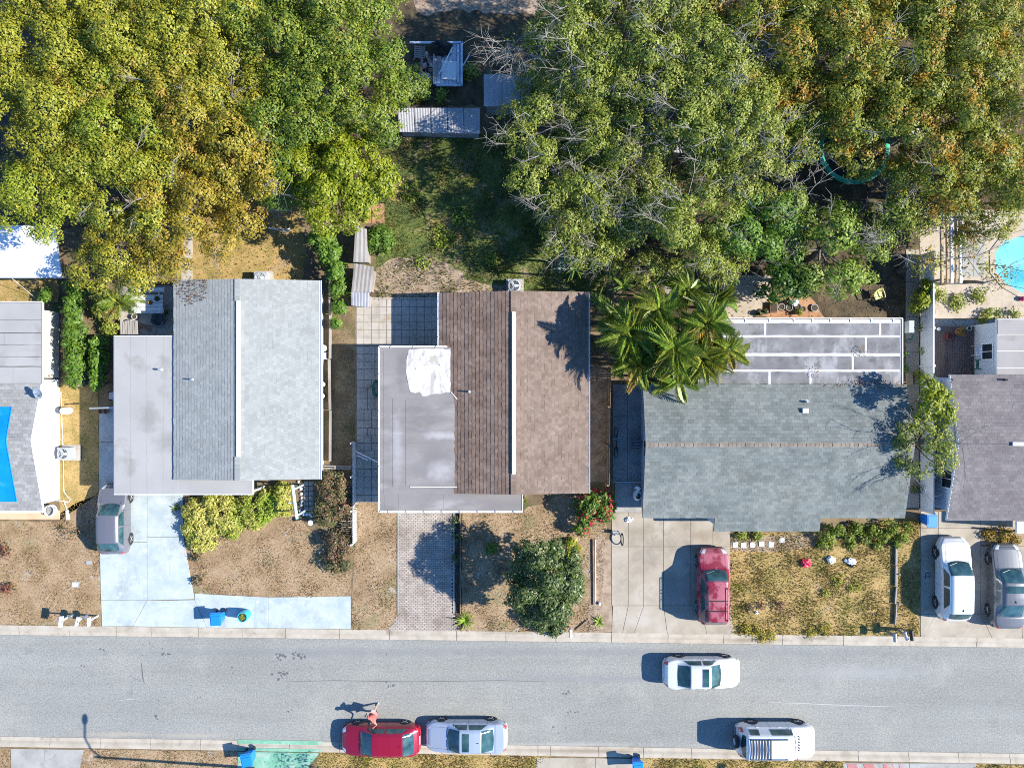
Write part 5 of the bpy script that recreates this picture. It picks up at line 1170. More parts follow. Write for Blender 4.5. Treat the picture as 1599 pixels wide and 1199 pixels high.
def car(name, label, sty, L, W, H, loc, head, col, cat='car', sunroof=False, rack=None, antenna=True, wheel=0.33, faded=None, metal=0.15, spare=False, roof_mat=None, vents=False, rough=0.3):
    """nose along +x before turning by head (radians)"""
    t = thing(name, label, cat, (0, 0, 0), 'parked cars'); S = CarShape(sty, L, W, H); pm = paint(name + '_paint', col, metal, rough, faded)
    us = sorted(set(list(np.linspace(0, 1, 61)) + [x for x, _ in S.d['deck']] + [x for x, _ in S.d['roof']])); n = 3
    secs = []
    for u in us:
        h = S.sec(u, n); x = L*(0.5-u); secs.append([(x, y, z) for y, z in h] + [(x, -y, z) for y, z in h[-2::-1]])
    k = len(secs[0]); m = MB(); V = [p for sct in secs for p in sct]
    F = [(i*k+j, i*k+j+1, (i+1)*k+j+1, (i+1)*k+j) for i in range(len(us)-1) for j in range(k-1)]
    F += [tuple(range(k-1, -1, -1)), tuple((len(us)-1)*k + j for j in range(k))] + [(i*k, (i+1)*k, (i+1)*k+k-1, i*k+k-1) for i in range(len(us)-1)]
    m.add(V, F); body = m.build('body', pm, t, True)
    d = S.d; ws, rw, sw = d['ws'], d['rw'], d['sw']
    bow = 0.022
    m = MB(); S.patch(m, *ws, 5.15, 10.85, 10, 24, 0.008, lambda q: (ws[0] - bow*math.sin(math.pi*q) + .008, ws[1] - bow*0.4*math.sin(math.pi*q))); wsh = m.build('windscreen', MT['car_glass'], t, True)
    m = MB()
    for s in (-1, 1):
        y0 = s*W*0.06; m.bar(S.pt(ws[0]+.002, 8 + s*0.3) + Vector((0, 0, .02)), S.pt(ws[0]+.03, 8 + s*2.2) + Vector((0, 0, .02)), 0.025, 0.02)
    m.build('wiper', MT['trim_black'], wsh)
    m = MB(); S.patch(m, *rw, 5.2, 10.8, 10, 24, 0.008, lambda q: (rw[0] + .004, rw[1] - .004 + bow*0.5*math.sin(math.pi*q))); m.build('rear_window', MT['car_glass'], t, True)
    for sd_ in (0, 1):
        cuts = [(sw[0], (sw[0]+sw[1])/2 - .03), ((sw[0]+sw[1])/2 - .012, sw[1])] if sty != 'boxy' else [(sw[0], .62), (.76, .89)]
        for i, (ua, ub) in enumerate(cuts):
            va, vb = 4.12, 4.86
            fa = lambda q, ua=ua, ub=ub, i=i: ((ua + (.075*q if i == 0 and sty != 'boxy' else 0.01*q)), (ub - (.07*q if i == 1 and sty in ('sedan', 'hatch', 'cross') else 0.005*q)))
            m = MB()
            if sd_ == 0: S.patch(m, ua, ub, va, vb, 6, 3, 0.008, fa)
            else: S.patch(m, ua, ub, 16-va, 16-vb, 6, 3, 0.008, fa)
            m.build('side_window', MT['car_glass'], t, True)
    # lamps, grille, bumpers
    for s in (0, 1):
        v = (3.2, 5.4) if s == 0 else (12.8, 10.6)
        m = MB(); S.patch(m, .012, .06, *v, 3, 4, 0.009); m.build('headlight', MT['light_clear'], t, True)
        v = (2.6, 4.6) if s == 0 else (13.4, 11.4)
        m = MB(); S.patch(m, .955, .993, *v, 3, 4, 0.009); m.build('tail_light', MT['light_red'], t, True)
    zf = 0.42
    m = MB(); m.box(L/2-.03, -W*.27, .34, L/2+.012, W*.27, .52); m.build('grille', MT['trim_black'], t)
    m = MB(); m.box(-L/2-.010, -.26, .62 if sty != 'boxy' else .72, -L/2+.02, .26, .73 if sty != 'boxy' else .83); m.build('number_plate', MT['white'], t)
    m = MB(); m.tube([(L/2-.16, -W*.43, .42), (L/2-.03, -W*.32, .40), (L/2+.0, 0, .40), (L/2-.03, W*.32, .40), (L/2-.16, W*.43, .42)], 0.05, 6); m.build('bumper', MT['trim_black'] if sty in ('suv', 'boxy') else pm, t, True)
    m = MB(); m.tube([(-L/2+.14, -W*.44, .44), (-L/2+.03, -W*.33, .42), (-L/2, 0, .42), (-L/2+.03, W*.33, .42), (-L/2+.14, W*.44, .44)], 0.05, 6); m.build('bumper', MT['trim_black'] if sty in ('suv', 'boxy') else pm, t, True)
    # panel joints: bonnet, boot, doors as thin dark lines
    m = MB()
    def line(pts, r=0.006): m.tube(pts, r, 4, cap=False)
    for s in (-1, 1):
        line([S.pt(u, 8 + s*2.9) + Vector((0, 0, .001)) for u in np.linspace(.035, ws[0]-.005, 7)])
        for u in (sw[0] + .02, (sw[0]+sw[1])/2 - .02, min(sw[1], .78)):
            line([S.pt(u, 8 + s*(8-v)) for v in (1.2, 2, 3, 3.9)])
    line([S.pt(.034, v) for v in np.linspace(5.1, 10.9, 9)]); 
    if sty == 'sedan': line([S.pt(.85, v) for v in np.linspace(4.6, 11.4, 9)])
    m.build('panel_joint', MT['trim_black'], t)
    for s in (-1, 1):
        u = sw[0] + .035; p = S.pt(u, 8 + s*3.9)
        m = MB(); m.blob((p.x + .05, p.y + s*.13, p.z + .03), (.07, .11, .08), 3, 8, 6, 0.0); m.bar((p.x+.03, p.y - s*.02, p.z), (p.x+.05, p.y + s*.08, p.z + .02), .05, .04); mi = m.build('mirror', pm if not roof_mat else roof_mat, t, True)
        for u in (sw[0] + .14, sw[1] - .14): 
            p = S.pt(u, 8 + s*4.6); m = MB(); m.box(p.x-.09, p.y-.018, p.z-.012, p.x+.09, p.y+.018, p.z+.012); m.build('door_handle', pm, t)
    # wheels
    fx, rx = L/2 - L*.19, -L/2 + L*.205
    for x in (fx, rx):
        for s in (-1, 1):
            yo = W/2*0.985 + 0.012; R = wheel
            m = MB(); m.lathe((x, s*(yo - .10) if s > 0 else s*(yo-.10), R), [(R*.62, -.11), (R*.93, -.11), (R, -.07), (R, .07), (R*.93, .11), (R*.62, .11)], 28, 'y'); ty = m.build('wheel', MT['tyre'], t, False)
            m = MB()
            yy = s*(yo - .004)
            for a in range(5):
                an = a*2*math.pi/5 + .3; dx, dz = math.cos(an), math.sin(an)
                m.bar((x, yy, R), (x + dx*R*.60, yy, R + dz*R*.60), .075, .02)
            m.lathe((x, yy, R), [(R*.62, -.012), (R*.66, .006), (R*.58, .008)] if s > 0 else [(R*.62, .012), (R*.66, -.006), (R*.58, -.008)], 24, 'y')
            m.build('rim', MT['rim'], ty)
            m = MB(); m.lathe((x, s*(W/2*.99 - .03), R + .01), [(R*1.16, -.05), (R*1.16, .034)] if s > 0 else [(R*1.16, .05), (R*1.16, -.034)], 28, 'y'); m.build('wheel_arch', MT['trim_black'], t)
    if sunroof:
        a = d['ws'][1]; m = MB(); S.patch(m, a + .03, a + .115, 6.05, 9.95, 4, 8, 0.010); m.build('sunroof', MT['car_glass'], t, True)
    if antenna:
        u = d['rw'][0] - .05 if sty != 'boxy' else .88; p = S.pt(u, 8); m = MB(); m.add([(p.x+.10, 0, p.z), (p.x-.08, -.03, p.z), (p.x-.08, .03, p.z), (p.x-.10, 0, p.z + .08)], [(0, 1, 3), (0, 3, 2), (1, 2, 3)]); m.build('antenna', MT['trim_black'], t)
    if rack:
        m = MB(); a, b = rack['u']; z = max(S.pt(u, 8).z for u in (a, (a+b)/2, b)) + .05
        for s in (-1, 1):
            p, q = S.pt(a, 8 + s*2.05), S.pt(b, 8 + s*2.05)
            for w in np.linspace(0, 1, 3): r = p.lerp(q, w); m.bar((r.x, r.y, r.z-.03), (r.x, r.y, z), .05, .05)
            k = MB(); k.tube([(p.x + .05, p.y, z - .03), (p.x, p.y, z), (q.x, q.y, z), (q.x - .05, q.y, z-.03)], 0.022, 6); k.build('roof_rail', MT['trim_black'], t, True)
        m.build('rail_foot', MT['trim_black'], t)
        for u in rack['bars']:
            p, q = S.pt(u, 8 - 2.05), S.pt(u, 8 + 2.05); k = MB(); k.bar((p.x, p.y + .02, z + .0), (q.x, q.y - .02, z + .0), rack.get('w', .045), .03); k.build('rack_bar', MT['trim_black'], t)
        if rack.get('frame'):
            k = MB(); u0, u1 = rack['frame']
            for u in (u0, u1):
                p, q = S.pt(u, 8 - 2.0), S.pt(u, 8 + 2.0); k.tube([(p.x, p.y, z + .05), (q.x, q.y, z + .05)], .02, 6)
            k.build('rack_frame', MT['trim_black'], t)
    if roof_mat is not None:
        m = MB(); S.patch(m, d['ws'][1] + .004, d['rw'][0] - .004, 5.3, 10.7, 10, 12, 0.007); m.build('roof_panel', roof_mat, t, True)
    if spare:
        m = MB(); R = .37; m.lathe((-L/2 - .14, .05, .98), [(R*.55, -.10), (R*.95, -.10), (R, -.05), (R, .06), (R*.93, .10), (R*.55, .10)], 26, 'x'); sp = m.build('spare_wheel', MT['tyre'], t)
        m = MB(); m.lathe((-L/2 - .14, .05, .98), [(R*.56, -.112), (R*.56, -.06)], 20, 'x'); m.build('rim', MT['ac_grey'], sp)
        m = MB(); m.box(-L/2 - .06, -.10, .85, -L/2 + .02, .2, 1.1); m.build('spare_bracket', MT['trim_black'], t)
    if vents:
        m = MB()
        for j in np.linspace(-.62, .62, 6):
            p = S.pt(.235, 8 - j*2.6); m.bar((p.x + .06, p.y - .03, p.z + .012), (p.x - .05, p.y + .05, p.z + .012), .06, .012)
        m.build('cowl_vent', MT['trim_black'], t)
    t.location = loc; t.rotation_euler = (0, 0, head)
    return t
def span(x0, x1, ya, yb):     # silhouette: far sill edge ya at z .3, near shoulder yb at z .9
    return (P(x0, 0, .6+ZR).x + P(x1, 0, .6+ZR).x)/2, (P(0, ya, .3+ZR).y + P(0, yb, .9+ZR).y)/2, P(x1, 0, .6+ZR).x - P(x0, 0, .6+ZR).x
PI = math.pi
cx, cy, L = span(1036, 1156, 1023, 1076.5)
car('white_sedan', 'white sedan with dark sunroof driving alone in the middle of the street', 'sedan', L, 1.82, 1.46, (cx, cy, ZR), 0, (0.56, 0.57, 0.575), sunroof=True, antenna=False)
cx, cy, L = span(533.5, 656, 1123.5, 1184.5)
car('red_hatchback', 'dark red hatchback parked at the near kerb beside the standing person', 'hatch', L, 1.84, 1.50, (cx, cy, ZR), PI, (0.27, 0.006, 0.028), metal=0.3)
cx, cy, L = span(665, 792, 1119, 1179)
car('silver_sedan', 'silver blue sedan with sunroof parked behind the red hatchback', 'sedan', L, 1.84, 1.46, (cx, cy, ZR), PI, (0.35, 0.40, 0.48), sunroof=True, metal=0.3)
cx, cy, L = span(1150, 1270, 1120, 1188)
car('white_offroader', 'white boxy off-road vehicle with black roof rack and rear spare wheel at the near kerb', 'boxy', L, 1.92, 1.84, (cx, cy, ZR), 0, (0.62, 0.62, 0.62), wheel=.38, spare=True, antenna=False, vents=True,
    rack=dict(u=(.44, .90), bars=[.66, .70, .735, .77, .805, .84, .875], w=.05, frame=(.65, .885)))
def vspan(y0, y1, xa, xb, za=.3, zb=.9): return (P(xa, 0, za).x + P(xb, 0, zb).x)/2, (P(0, y0, .6).y + P(0, y1, .6).y)/2, P(0, y0, .6).y - P(0, y1, .6).y
cx, cy, L = vspan(855, 973, 1085.5, 1140)
car('maroon_suv', 'faded maroon sport utility vehicle with roof bars on the stained concrete drive', 'suv', L, 1.84, 1.72, (cx, cy, .03), PI/2, (0.17, 0.012, 0.028), wheel=.36, faded=(0.29, 0.085, 0.11), metal=0.0, antenna=False, rack=dict(u=(.47, .88), bars=[.63, .76], w=.05))
cx, cy, L = vspan(839, 968, 1457, 1519)
car('white_crossover', 'white crossover parked nose to the house on the right-hand drive', 'cross', L, 1.86, 1.64, (cx, cy, .03), PI/2, (0.60, 0.61, 0.62), wheel=.36)
cx, cy, L = vspan(849, 980, 1540, 1601)
car('grey_sedan', 'grey sedan with sunroof cut by the right picture edge beside the white crossover', 'sedan', L, 1.84, 1.46, (cx, cy, .03), PI/2, (0.12, 0.125, 0.135), sunroof=True, metal=0.3)
cx, cy, L = vspan(756, 864.5, 205.5, 151.5)
car('grey_hatchback', 'grey hatchback half under the flat carport roof on the pale painted drive', 'hatch', L, 1.74, 1.50, (cx, cy, .03), PI/2, (0.15, 0.152, 0.175), metal=0.3, antenna=False)

# ================================================================ the person by the red car
def skin_body(name, V, E, R, mat, parent, sub=1, root=0):
    me = bpy.data.meshes.new(name); me.from_pydata(V, E, []); me.materials.append(mat)
    o = link(name, me, parent)
    sk = o.modifiers.new('skin', 'SKIN'); sk.use_smooth_shade = True
    for i, d in enumerate(me.skin_vertices[0].data):
        r = R[i]; d.radius = (r, r) if not isinstance(r, tuple) else r; d.use_root = (i == root)
    ss = o.modifiers.new('sub', 'SUBSURF'); ss.levels = sub; ss.render_levels = sub
    return o
t = thing('person', 'person in a salmon shirt walking beside the red hatchback with arms out', 'person', (0, 0, 0))
# local frame: facing -y (towards the car), x to the person's left ... metres, feet at z 0
V = []; E = []; R = []
def J(p, r, par=None):
    V.append(p); R.append(r); 
    if par is not None: E.append((par, len(V)-1))
    return len(V)-1
pel = J((0, 0, .92), (.15, .12)); sp = J((0, -.04, 1.10), (.145, .11), pel); ch = J((0, -.10, 1.30), (.17, .12), sp); nk = J((0, -.15, 1.47), .055, ch); hd = J((0, -.19, 1.56), .085, nk); tp = J((0, -.20, 1.66), .082, hd)
fingers = []
for s in (-1, 1):
    hp = J((s*.10, .0, .86), .095, pel); st = (.10 if s > 0 else -.20)
    kn = J((s*.11, -.06 - st*.9, .49), .062, hp); an = J((s*.11, .06 - st*1.5, .09), .042, kn); J((s*.12, -.08 - st*1.5, .04), .035, an)
    sh = J((s*.20, -.11, 1.38), .055, ch)
    if s > 0: el = J((.42, -.22, 1.22), .043, sh); wr = J((.40, -.44, 1.14), .030, el); hn = J((.39, -.52, 1.12), .036, wr)
    else: el = J((-.44, .02, 1.22), .043, sh); wr = J((-.42, -.20, 1.05), .030, el); hn = J((-.40, -.28, 1.03), .036, wr)
    fingers.append((s, hn))
    for i, (fx_, fl_) in enumerate([(-.030, .075), (-.010, .088), (.010, .082), (.028, .064)]):
        b = V[hn]; f1 = J((b[0] + fx_, b[1] - .045, b[2] - .005), .010, hn); J((b[0] + fx_*1.1, b[1] - .045 - fl_*.55, b[2] - .022), .008, f1)
    b = V[hn]; th = J((b[0] - s*.045, b[1] - .01, b[2]), .011, hn); J((b[0] - s*.06, b[1] - .05, b[2] - .01), .009, th)
body = skin_body('body', V, E, R, MT['skin'], t, 1, 0)
V2 = [(0, -.0, .90), (0, -.04, 1.10), (0, -.10, 1.30), (0, -.14, 1.42)]; E2 = [(0, 1), (1, 2), (2, 3)]; R2 = [(.225, .19), (.225, .19), (.245, .18), .085]
for s, el in ((1, (.34, -.17, 1.29)), (-1, (-.34, -.04, 1.29))):
    V2 += [(s*.21, -.11, 1.38), el]; k = len(V2); E2 += [(2, k-2), (k-2, k-1)]; R2 += [.09, .078]
skin_body('shirt', V2, E2, R2, MT['shirt'], t, 1, 0)
V3 = [(0, 0, .94), (.105, 0, .86), (.112, -.06-.05, .60), (-.105, 0, .86), (-.112, .04+.05, .60)]; skin_body('shorts', V3, [(0, 1), (1, 2), (0, 3), (3, 4)], [(.225, .185), .145, .11, .145, .11], MT['shorts'], t, 1, 0)
m = MB(); m.blob((0, -.18, 1.665), (.115, .128, .095), 4, 14, 9, 0.08); m.blob((0, -.10, 1.60), (.088, .055, .09), 5, 12, 8, 0.05); m.build('hair', MT['hair'], t, True)
m = MB(); m.blob((0, -.285, 1.60), (.016, .022, .022), 1, 8, 6, 0)
for s in (-1, 1): m.blob((s*.088, -.19, 1.60), (.012, .02, .032), 2, 8, 6, 0)
m.build('face', MT['skin'], t, True)
for s in (-1, 1):
    st = (.10 if s > 0 else -.20); m = MB(); m.blob((s*.115, -.03 - st*1.5, .045), (.052, .135, .05), 6, 10, 7, 0.02); m.build('shoe', MT['white_plastic'], t, True)
p = P(588, 1106, ZR); t.location = p; t.rotation_euler = (0, 0, math.radians(-35))

# ================================================================ trees
TG = 'trees in the back yards'
TR = [  # (leaf, px, py, Rpx, ztop, label, extra)
 ('gold', 35, 45, 98, 8.2, 'golden green oak filling the top left corner', {}),
 ('gold', 150, 40, 92, 8.6, 'golden oak at the top edge, second from the left corner', {}),
 ('gold', 262, 55, 95, 8.4, 'golden oak at the top edge with an orange tinge, third from the left corner', {}),
 ('gold', 352, 100, 80, 7.6, 'thin golden oak with pale branches beside the dark gap near the top', dict(twigs=10, tint=(1, .98, 1))),
 ('gold', 52, 180, 102, 8.6, 'large yellow oak at the left edge above the pale shade canopy', {}),
 ('gold', 168, 168, 92, 8.2, 'yellow oak between the top left corner and the grey house', dict(tint=(.85, 1, .9))),
 ('gold', 290, 175, 98, 8.0, 'orange tinged oak in the middle of the golden grove', dict(tint=(1.08, .92, 1), twigs=14)),
 ('gold', 32, 300, 76, 7.2, 'lime yellow oak overhanging the white shade canopy', dict(tint=(.92, 1.05, .9))),
 ('gold', 160, 285, 88, 7.6, 'yellow oak with a dark hollow on its left, above the hedge', dict(tint=(.95, 1, 1), twigs=6)),
 ('gold', 262, 292, 84, 7.2, 'orange brown oak above the slab walk of the grey house', dict(tint=(1.12, .88, 1), twigs=8)),
 ('gold', 372, 250, 64, 6.8, 'orange tinged oak at the right end of the golden grove', dict(tint=(1.10, .88, 1), twigs=8)),
 ('gold', 170, 388, 72, 5.6, 'yellow oak hanging over the top of the hedge', dict(tint=(1.0, .95, 1))),
 ('gold', 240, 388, 52, 5.0, 'rust tinged small oak beside the slab walk', dict(tint=(1.05, .85, 1.1))),
 ('gold', 352, 335, 62, 5.4, 'orange oak over the dry lawn behind the grey house', dict(tint=(1.14, .85, 1.05), twigs=6)),
 ('green', 440, 50, 88, 8.2, 'green oak at the top edge beside the golden grove', {}),
 ('green', 522, 42, 86, 8.4, 'bright green oak at the top edge left of the brown clearing', {}),
 ('green', 592, 55, 56, 7.4, 'green oak at the left side of the brown clearing', dict(tint=(.85, .95, 1))),
 ('green', 535, 130, 78, 7.8, 'green oak above the round lime tree', {}),
 ('green', 452, 152, 68, 7.2, 'green oak between the golden grove and the round lime tree', dict(tint=(.9, .95, 1))),
 ('green', 622, 130, 40, 4.5, 'small dark green tree left of the junk platform', dict(tint=(.7, .8, 1))),
 ('green', 590, 195, 42, 4.6, 'dark green tree at the left end of the corrugated shed', dict(tint=(.55, .7, .9))),
 ('green', 432, 282, 46, 4.6, 'dark green tree in the shade left of the round lime tree', dict(tint=(.6, .8, 1))),
 ('lime', 518, 264, 92, 6.2, 'round lime green tree with feathery foliage behind the grey house', dict(size=.08, dens=680, spacing=1.05, pr=.85, cr=.34, tint=(1.0, 1.0, .9))),
 ('olive', 905, 58, 88, 8.0, 'olive oak with bare pale twigs at the top edge right of the clearing', dict(twigs=22)),
 ('olive', 1005, 55, 94, 8.4, 'olive oak with pale limbs at the top edge, second right of the clearing', dict(twigs=22)),
 ('olive', 1108, 62, 92, 8.4, 'grey green oak at the top edge, third right of the clearing', dict(twigs=16)),
 ('olive', 850, 170, 66, 6.6, 'thin olive oak over the right end of the corrugated shed', dict(twigs=16, dens=330)),
 ('olive', 945, 158, 78, 6.2, 'olive oak with white dead twigs above the back fence corner', dict(twigs=24)),
 ('olive', 1052, 152, 78, 7.8, 'olive oak above the hidden pale shed roof', dict(twigs=18)),
 ('olive', 1152, 165, 84, 8.0, 'olive oak left of the green trampoline', dict(twigs=18)),
 ('olive', 880, 262, 74, 5.8, 'silvery oak spreading over the backyard lawn of the brown house', dict(twigs=26)),
 ('olive', 902, 345, 82, 5.8, 'grey green oak hanging above the right corner of the backyard lawn', dict(twigs=22)),
 ('olive', 990, 262, 74, 6.0, 'olive oak left of the pale shed roof', dict(twigs=18)),
 ('olive', 1002, 350, 92, 5.8, 'broad grey green oak above the feather palms', dict(twigs=20)),
 ('olive', 1090, 330, 78, 7.2, 'olive oak between the feather palms and the bright green tree', dict(twigs=16)),
 ('olive', 1182, 258, 62, 7.2, 'pale oak with a white dead limb left of the trampoline', dict(twigs=22, tint=(1.1, 1.05, 1.2))),
 ('bright', 1190, 348, 66, 6.0, 'bright green bushy tree behind the seamed flat roof', dict(size=.09, dens=520)),
 ('olive', 1310, 385, 78, 5.2, 'willowy grey green tree with fine twigs behind the seamed flat roof', dict(size=.10, twigs=9, dens=300, tint=(.85, 1.02, .9))),
 ('bright', 1245, 428, 46, 3.6, 'low dark green tree beside the flower pots', dict(size=.10, tint=(.65, .75, .8))),
 ('mixed', 1222, 60, 90, 8.2, 'green oak at the top edge above the trampoline', dict(twigs=6)),
 ('mixed', 1322, 62, 90, 8.6, 'orange flecked oak at the top edge, third from the right corner', dict(twigs=6)),
 ('mixed', 1425, 55, 94, 8.6, 'orange flecked oak at the top edge, second from the right corner', dict(twigs=6)),
 ('mixed', 1535, 60, 98, 8.6, 'orange and green oak in the top right corner', dict(twigs=6)),
 ('mixed', 1288, 170, 70, 7.2, 'green oak directly above the trampoline', dict(twigs=8, tint=(.85, .95, 1))),
 ('mixed', 1374, 166, 74, 7.2, 'orange spotted oak up and right of the trampoline', dict(twigs=6)),
 ('mixed', 1332, 172, 56, 6.8, 'green oak hanging over the upper half of the trampoline', dict(tint=(.9, .95, 1))),
 ('mixed', 1490, 158, 86, 8.0, 'golden tipped oak right of the small grey shed roof', dict(twigs=6)),
 ('mixed', 1572, 195, 84, 8.0, 'golden oak at the right edge above the pool', {}),
 ('mixed', 1488, 262, 72, 7.0, 'green and orange oak above the timber rafters', dict(twigs=8)),
 ('mixed', 1560, 300, 66, 5.4, 'golden oak overhanging the pool', {}),
 ('mixed', 1425, 262, 44, 5.6, 'thin green tree right of the trampoline', dict(twigs=14, dens=240)),
 ('olive', 1408, 345, 46, 5.0, 'sparse grey green tree left of the timber rafters', dict(twigs=20, dens=170)),
 ('mixed', 1448, 410, 34, 4.0, 'sparse yellowing tree along the white fence', dict(dens=170, twigs=8)),
 ('mixed', 1515, 400, 34, 4.2, 'thin golden sapling between the rafters and the pool', dict(dens=120, twigs=8)),
 ('mixed', 1552, 430, 26, 3.6, 'thin golden sapling at the pool edge', dict(dens=120, twigs=6)),
 ('gold', 85, -28, 86, 8.4, 'golden oak cut by the top picture edge near the left corner', {}),
 ('gold', 205, -25, 86, 8.4, 'golden oak cut by the top picture edge above the orange tinged oaks', {}),
 ('gold', 318, -22, 80, 8.2, 'golden oak cut by the top picture edge beside the first green oak', {}),
 ('green', 400, 0, 62, 7.6, 'green oak cut by the top picture edge, leftmost green one', {}),
 ('green', 480, -25, 70, 8.2, 'green oak cut by the top picture edge left of the brown clearing', {}),
 ('green', 565, -10, 56, 7.8, 'green oak cut by the top picture edge at the rim of the brown clearing', {}),
 ('green', 480, 100, 56, 7.4, 'green oak in the middle of the green group left of the clearing', {}),
 ('green', 420, 215, 52, 6.2, 'dark green oak filling the gap between golden grove and lime tree', dict(tint=(.7, .85, .9))),
 ('gold', 400, 150, 46, 6.6, 'small golden oak between the golden grove and the green oaks', dict(tint=(1, .92, 1))),
 ('gold', 100, 250, 66, 7.0, 'yellow oak between the shade canopy and the dark hollow', {}),
 ('gold', 225, 235, 66, 7.2, 'golden oak in the heart of the golden grove', {}),
 ('gold', 105, 110, 62, 7.6, 'golden oak between the four top left crowns', {}),
 ('gold', 225, 115, 62, 7.8, 'golden oak around the small pale gap in the grove', {}),
 ('olive', 950, -28, 80, 8.2, 'olive oak cut by the top picture edge right of the clearing', dict(twigs=14)),
 ('olive', 1060, -28, 80, 8.2, 'olive oak cut by the top picture edge above the pale limbs', dict(twigs=14)),
 ('mixed', 1168, -25, 80, 8.2, 'green oak cut by the top picture edge where the grey green crowns end', {}),
 ('mixed', 1272, -25, 80, 8.4, 'orange flecked oak cut by the top picture edge above the trampoline', {}),
 ('mixed', 1378, -25, 82, 8.4, 'orange flecked oak cut by the top picture edge, third from the right corner', {}),
 ('mixed', 1482, -25, 82, 8.4, 'orange flecked oak cut by the top picture edge, second from the right corner', {}),
 ('mixed', 1585, -20, 82, 8.4, 'orange flecked oak cut by the top right picture corner', {}),
 ('mixed', 1432, 118, 66, 7.6, 'green oak between the orange flecked crowns above the small grey shed', {}),
 ('mixed', 1545, 130, 60, 7.4, 'golden tipped oak between the right edge and the small grey shed', {}),
 ('mixed', 1540, 240, 56, 6.4, 'golden green oak over the upper end of the pool garden', {}),
 ('mixed', 1440, 320, 50, 5.2, 'green oak at the top of the timber rafters', dict(dens=260)),
 ('mixed', 1600, 265, 60, 6.4, 'golden oak cut by the right edge just above the pool', {}),
 ('olive', 1060, 235, 56, 6.2, 'olive oak just right of the pale ribbed shed', dict(twigs=14)),
 ('olive', 1120, 230, 60, 6.6, 'olive oak midway between pale shed and trampoline', dict(twigs=14)),
 ('olive', 940, 215, 62, 6.4, 'olive oak just right of the backyard fence corner', dict(twigs=16)),
 ('olive', 950, 310, 66, 6.0, 'grey green oak between the backyard lawn and the feather palms', dict(twigs=16)),
 ('olive', 1125, 395, 46, 4.6, 'grey green tree above the sandy pad', dict(twigs=14)),
 ('olive', 1238, 318, 44, 5.2, 'grey green tree below the trampoline', dict(twigs=14, tint=(.85, .95, .95))),
 ('olive', 1372, 352, 48, 5.0, 'twiggy grey green tree below the right side of the trampoline', dict(twigs=8, tint=(.9, 1, .95))),
 ('gold', -60, 120, 100, 8.4, 'golden oak cut by the left picture edge', {}),
 ('olive', 845, 125, 48, 4.6, 'grey green tree covering most of the shaded grey shed', dict(twigs=14)),
 ('olive', 802, 60, 34, 6.0, 'nearly bare grey tree at the top right of the clearing', dict(dens=40, twigs=26)),
]
for leaf, x, y, r, z, lab, kw in TR:
    kw = dict(kw); tint = kw.pop('tint', (1, 1, 1))
    if leaf == 'olive': kw.setdefault('dens', 520)
    if leaf in ('gold', 'green', 'olive', 'mixed'): r = r*1.13
    if leaf == 'olive' and kw.get('twigs', 0) > 12: kw.update(spacing=1.55, pr=1.0, cr=.36, size=.068); kw['dens'] = kw.get('dens', 380)*1.1; kw['twigs'] *= 2
    tree('oak_tree' if leaf in ('gold', 'green', 'olive', 'mixed') else 'leafy_tree', lab, (x, y), r, z, leaf, 'tree', TG, tint=tint, **kw)
tree('citrus_tree', 'dark glossy evergreen tree in the front garden of the brown house', (852, 924), 71, 6.0, 'citrus', 'tree', size=.085, dens=640, spacing=.72, pr=.75, cr=.32, hd=2.4)
tree('leafy_tree', 'lime yellow small tree at the upper end of the narrow side yard on the right', (1464, 630), 40, 5.4, 'lime', 'tree', size=.10, dens=420, spacing=1.0, pr=.6, cr=.3)
tree('leafy_tree', 'sparse twiggy tree leaning between the grey-green roof and the right house', (1464, 700), 54, 5.8, 'olive', 'tree', size=.07, dens=420, spacing=.85, pr=.55, cr=.27, twigs=36, twig_r=.012)
tree('street_tree', 'tree beyond the lower picture edge shading the green drive', (592, 1285), 52, 5.2, 'green', 'tree', dens=150)

# ---- palms
FR = [frond_mesh(1.7 + .15*s, 30, .62, .5 + .08*s, np.random.default_rng(int(s*2)), .065, side=sd) for s, sd in ((1, .3), (2, -.3), (3, .05), (2.5, .45), (1, -.4))]
PG = 'feather palms between the brown and the grey-green houses'
for i, (x, y, z, s, n, lab) in enumerate([
 (985, 520, 4.6, 1.0, 13, 'feather palm nearest the brown roof'), (1030, 485, 4.4, .95, 12, 'feather palm at the top of the palm clump'), (1052, 545, 5.2, 1.05, 14, 'tall feather palm in the middle of the palm clump'),
 (1105, 505, 5.0, 0.92, 13, 'feather palm at the upper right of the clump over the seamed roof'), (1098, 560, 4.6, 0.9, 12, 'feather palm hanging over the corner of the seamed roof'), (1000, 568, 4.0, .9, 11, 'feather palm above the shaded side path'),
 (1060, 590, 3.8, .85, 10, 'low feather palm at the bottom of the clump'), (1135, 545, 4.2, .75, 9, 'small yellowing feather palm furthest over the seamed roof'), (1020, 535, 3.6, .9, 10, 'low feather palm inside the clump'), (975, 560, 3.2, .7, 9, 'small feather palm beside the side fence'),
 (965, 500, 3.8, .8, 8, 'feather palm leaning towards the brown roof'), (1075, 455, 3.6, .75, 7, 'feather palm at the top right of the clump beside the grey slab'), (1120, 470, 3.8, .75, 8, 'feather palm leaning over the sandy pad')]):
    palm('feather_palm', lab, (x, y), z, n + 12, FR, 'palm', PG, seed=i+5, sc=s, lean=0.3, tint=(1.15, 1.05, 1) if i in (7, 4) else (1, 1, 1))
for i, (x, y, z, lab) in enumerate([(897, 420, 3.2, 'spiky green palm at the backyard corner of the brown house'), (973, 447, 3.0, 'spiky palm above the feather palms'), (935, 470, 2.6, 'spiky palm beside the back corner of the brown roof')]):
    rosette('spiky_palm', lab, (x, y), 18, .95, .05, .45, 'palm', 'palm', 0, i+3, stem=z)
